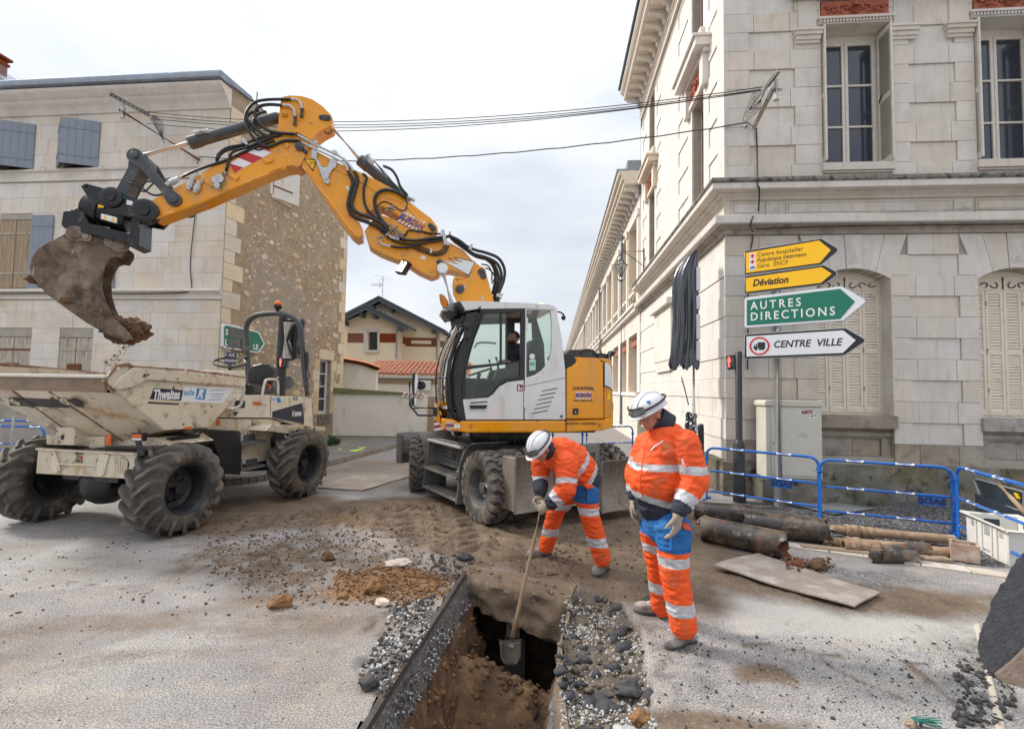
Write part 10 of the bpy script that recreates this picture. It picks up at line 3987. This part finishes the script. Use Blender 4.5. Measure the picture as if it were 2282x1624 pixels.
cr0,cr1=ground(*Z('C7',(848,1172))[0]),ground(*Z('C7',(1390,1462))[0])
cd_=(cr1-cr0).normalized()
CRP=Plane(cr0,cd_,n=(cd_.y,-cd_.x,0))
if CRP.n.dot(CAM-cr0)<0:
 CRP=Plane(cr0,cd_,n=(-cd_.y,cd_.x,0))
CL,CDp,CHt=.84,.50,.39
crt=thing('plastic_crate','white plastic crate with square hand holes behind the blue barrier','crate',CRP.p(CL/2,0,-CDp/2))
e=.045
fr_h=[[(.10,.26),(.17,.26),(.17,.34),(.10,.34)],[(.38,.22),(.50,.22),(.50,.34),(.38,.34)],[(.68,.26),(.76,.26),(.76,.34),(.68,.34)]]
mb=MB()
for off,dd in((0,0),(-CDp,1)):
 mb.slab(CRP,[(.03,.05 if not dd else .0),(.30,.0),(.30,.06),(.50,.06),(.50,.0),(CL-.03,.0),(CL+e-.02,CHt),(-e+.02,CHt)],off-.012,off,fr_h)
for x_ in(-.0,CL):
 ep=Plane(CRP.p(x_,0,0),-CRP.n)
 mb.slab(ep,[(.0,.0),(CDp,.0),(CDp,CHt),(.0,CHt)],-.006,.006,[[(.17,.25),(.33,.25),(.33,.34),(.17,.34)]])
mb.slab(CRP,[(.03,.0),(CL-.03,.0),(CL-.03,.012),(.03,.012)],-CDp,-.01)
cr_=mb.build('crate_shell',M_['crate'],crt,bevel=.004,seg=1)
mb=MB()
ring=[CRP.p(-e,CHt,.03),CRP.p(CL+e,CHt,.03),CRP.p(CL+e,CHt,-CDp-.03),CRP.p(-e,CHt,-CDp-.03)]
for a,b in zip(ring,ring[1:]+ring[:1]):
 mb.tube([a,b],.022,8)
mb.build('rim',M_['crate'],crt,smooth=40)
mb=MB()
for x_ in(.22,.34,.54,.64):
 mb.slab(CRP,[(x_,.02),(x_+.02,.02),(x_+.02,CHt-.02),(x_,CHt-.02)],.0,.015)
mb.build('ribs',M_['crate'],crt,bevel=.004,seg=1)
tbx=thing('toolbox','dark open toolbox with its lid up behind the white crate','toolbox',CRP.p(.3,0,-.8))
TXP=Plane(CRP.p(0,0,-CDp-.20),CRP.a,n=CRP.n)
ld=TXP.px(Z('C7',(940,372),(965,362),(1560,525),(1560,770),(1440,735),(1060,610),(1025,590)))
mb=MB()
mb.slab(TXP,ld,-.03,0)
lid=mb.build('lid',M_['toolbox'],tbx,bevel=.012)
mb=MB()
mb.tube([TXP.p(*c_,.008)for c_ in ld],.014,6,closed=True)
mb.build('lid_rim',M_['sign_grey'],lid)
x0,x1=min(c_[0]for c_ in ld)+.1,max(c_[0]for c_ in ld)
zz=min(c_[1]for c_ in ld)
mb=MB()
mb.slab(TXP,[(x0,0),(x1,0),(x1,zz),(x0,zz+.05)],-.06,.05)
mb.build('tray',M_['toolbox'],tbx,bevel=.01)
for x_,y_ in((1510,555),(1530,590),(1548,690)):
 mb=MB()
 c_=TXP.px(Z('C7',(x_,y_)))[0]
 mb.slab(TXP,[(c_[0]-.03,c_[1]-.01),(c_[0]+.03,c_[1]-.02),(c_[0]+.03,c_[1]+.005),(c_[0]-.03,c_[1]+.012)],.03,.05)
 mb.build('yellow_tool',M_['sign_yellow'],tbx)
ml=thing('tool_handle','bare wooden tool handle leaning over the white crate','tool',CRP.p(.6,.4,-.2))
mb=MB()
mb.tube([CRP.at(*Z('C7',(1235,430))[0],-.15),CRP.at(*Z('C7',(1400,600))[0],-.2),CRP.at(*Z('C7',(1640,860))[0],-.28)],[.022,.024,.026],10)
mb.build('handle',mat('worn_ash_handle',(.42,.29,.17),(.34,.22,.13),9,.7),ml,smooth=True)
sb0=ground(2195,1505)
SLP=Plane(sb0,(.80,-.60,0),(.22,.36,.90),n=(-.55,-.72,.42))
sh_p=SLP.px([(2187,1460),(2183,1435),(2198,1395),(2214,1352),(2230,1322),(2262,1270),(2300,1225),(2380,1190),(2480,1260),(2480,1640),(2330,1640),(2262,1560),(2222,1512),(2200,1490)])
sl_=thing('asphalt_slab','big broken slab of black asphalt tilted up in the lower right corner','asphalt slab',sb0)
bm=bmesh.new()
den=[]
for i in range(len(sh_p)):
 a,b=V3(sh_p[i]),V3(sh_p[(i+1)%len(sh_p)])
 for t in range(7):
  p=a.lerp(b,t/7)
  den.append((p.x+random.uniform(-.008,.008),p.y+random.uniform(-.008,.008)))
mb=MB()
mb.slab(SLP,den,-.04,.0,m=0,mside=0)
mb.slab(SLP,[(x_*1.0+.01,y_)for x_,y_ in den],-.16,-.041,m=1,mside=1)
o_=mb.build('slab',[M_['asphalt_slab'],M_['slab_under']],sl_)
s2_=SLP.px([(2215,1500),(2250,1470),(2300,1430),(2480,1380),(2480,1640),(2330,1640),(2262,1560)])
mb=MB()
mb.slab(SLP,[(x_+random.uniform(-.01,.01),y_)for x_,y_ in s2_],.001,.03)
mb.build('gravel_crust',M_['slab_under'],sl_,bevel=.012)
rocks('slab_rubble',[(p.x,p.y,.01,random.choice((.008,.014,.022,.04)))for p in[ground(2190+random.uniform(-60,70),1530+random.uniform(-60,90))for _ in range(220)]],M_['crumb_black'],.8)
for(u0,v0,u1,v1,u2,v2,u3,v3)in((2170,1393,2184,1390,2205,1500,2196,1500),(2196,1508,2212,1508,2246,1640,2222,1640)):
 qq=[ground(u0,v0),ground(u1,v1),ground(u2,v2),ground(u3,v3)]
 mb=MB()
 mb.hexa([p+V3((0,0,-.1))for p in qq][::-1],[p+V3((0,0,.012))for p in qq][::-1])
 mb.build('kerb_stone',pale,fk,bevel=.01)
bh=thing('worn_brush','worn brush with green bristles lying at the bottom edge','brush',ground(2046,1612))
bc_=ground(2030,1618)
mb=MB()
mb.add(*mudball(bc_+V3((0,0,.015)),.03,(1,.8,.8),3,.3))
mb.build('head',M_['plank'],bh)
mb=MB()
for i in range(24):
 a=bc_+V3((.02+random.uniform(-.01,.01),random.uniform(-.02,.02),.04))
 mb.tube([a,a+V3((random.uniform(.08,.13),random.uniform(-.06,.0),random.uniform(-.02,.02)))],.0025,4)
mb.build('bristles',M_['green_bristle'],bh,kind='stuff')
bpy.data.scenes.remove(TMP)
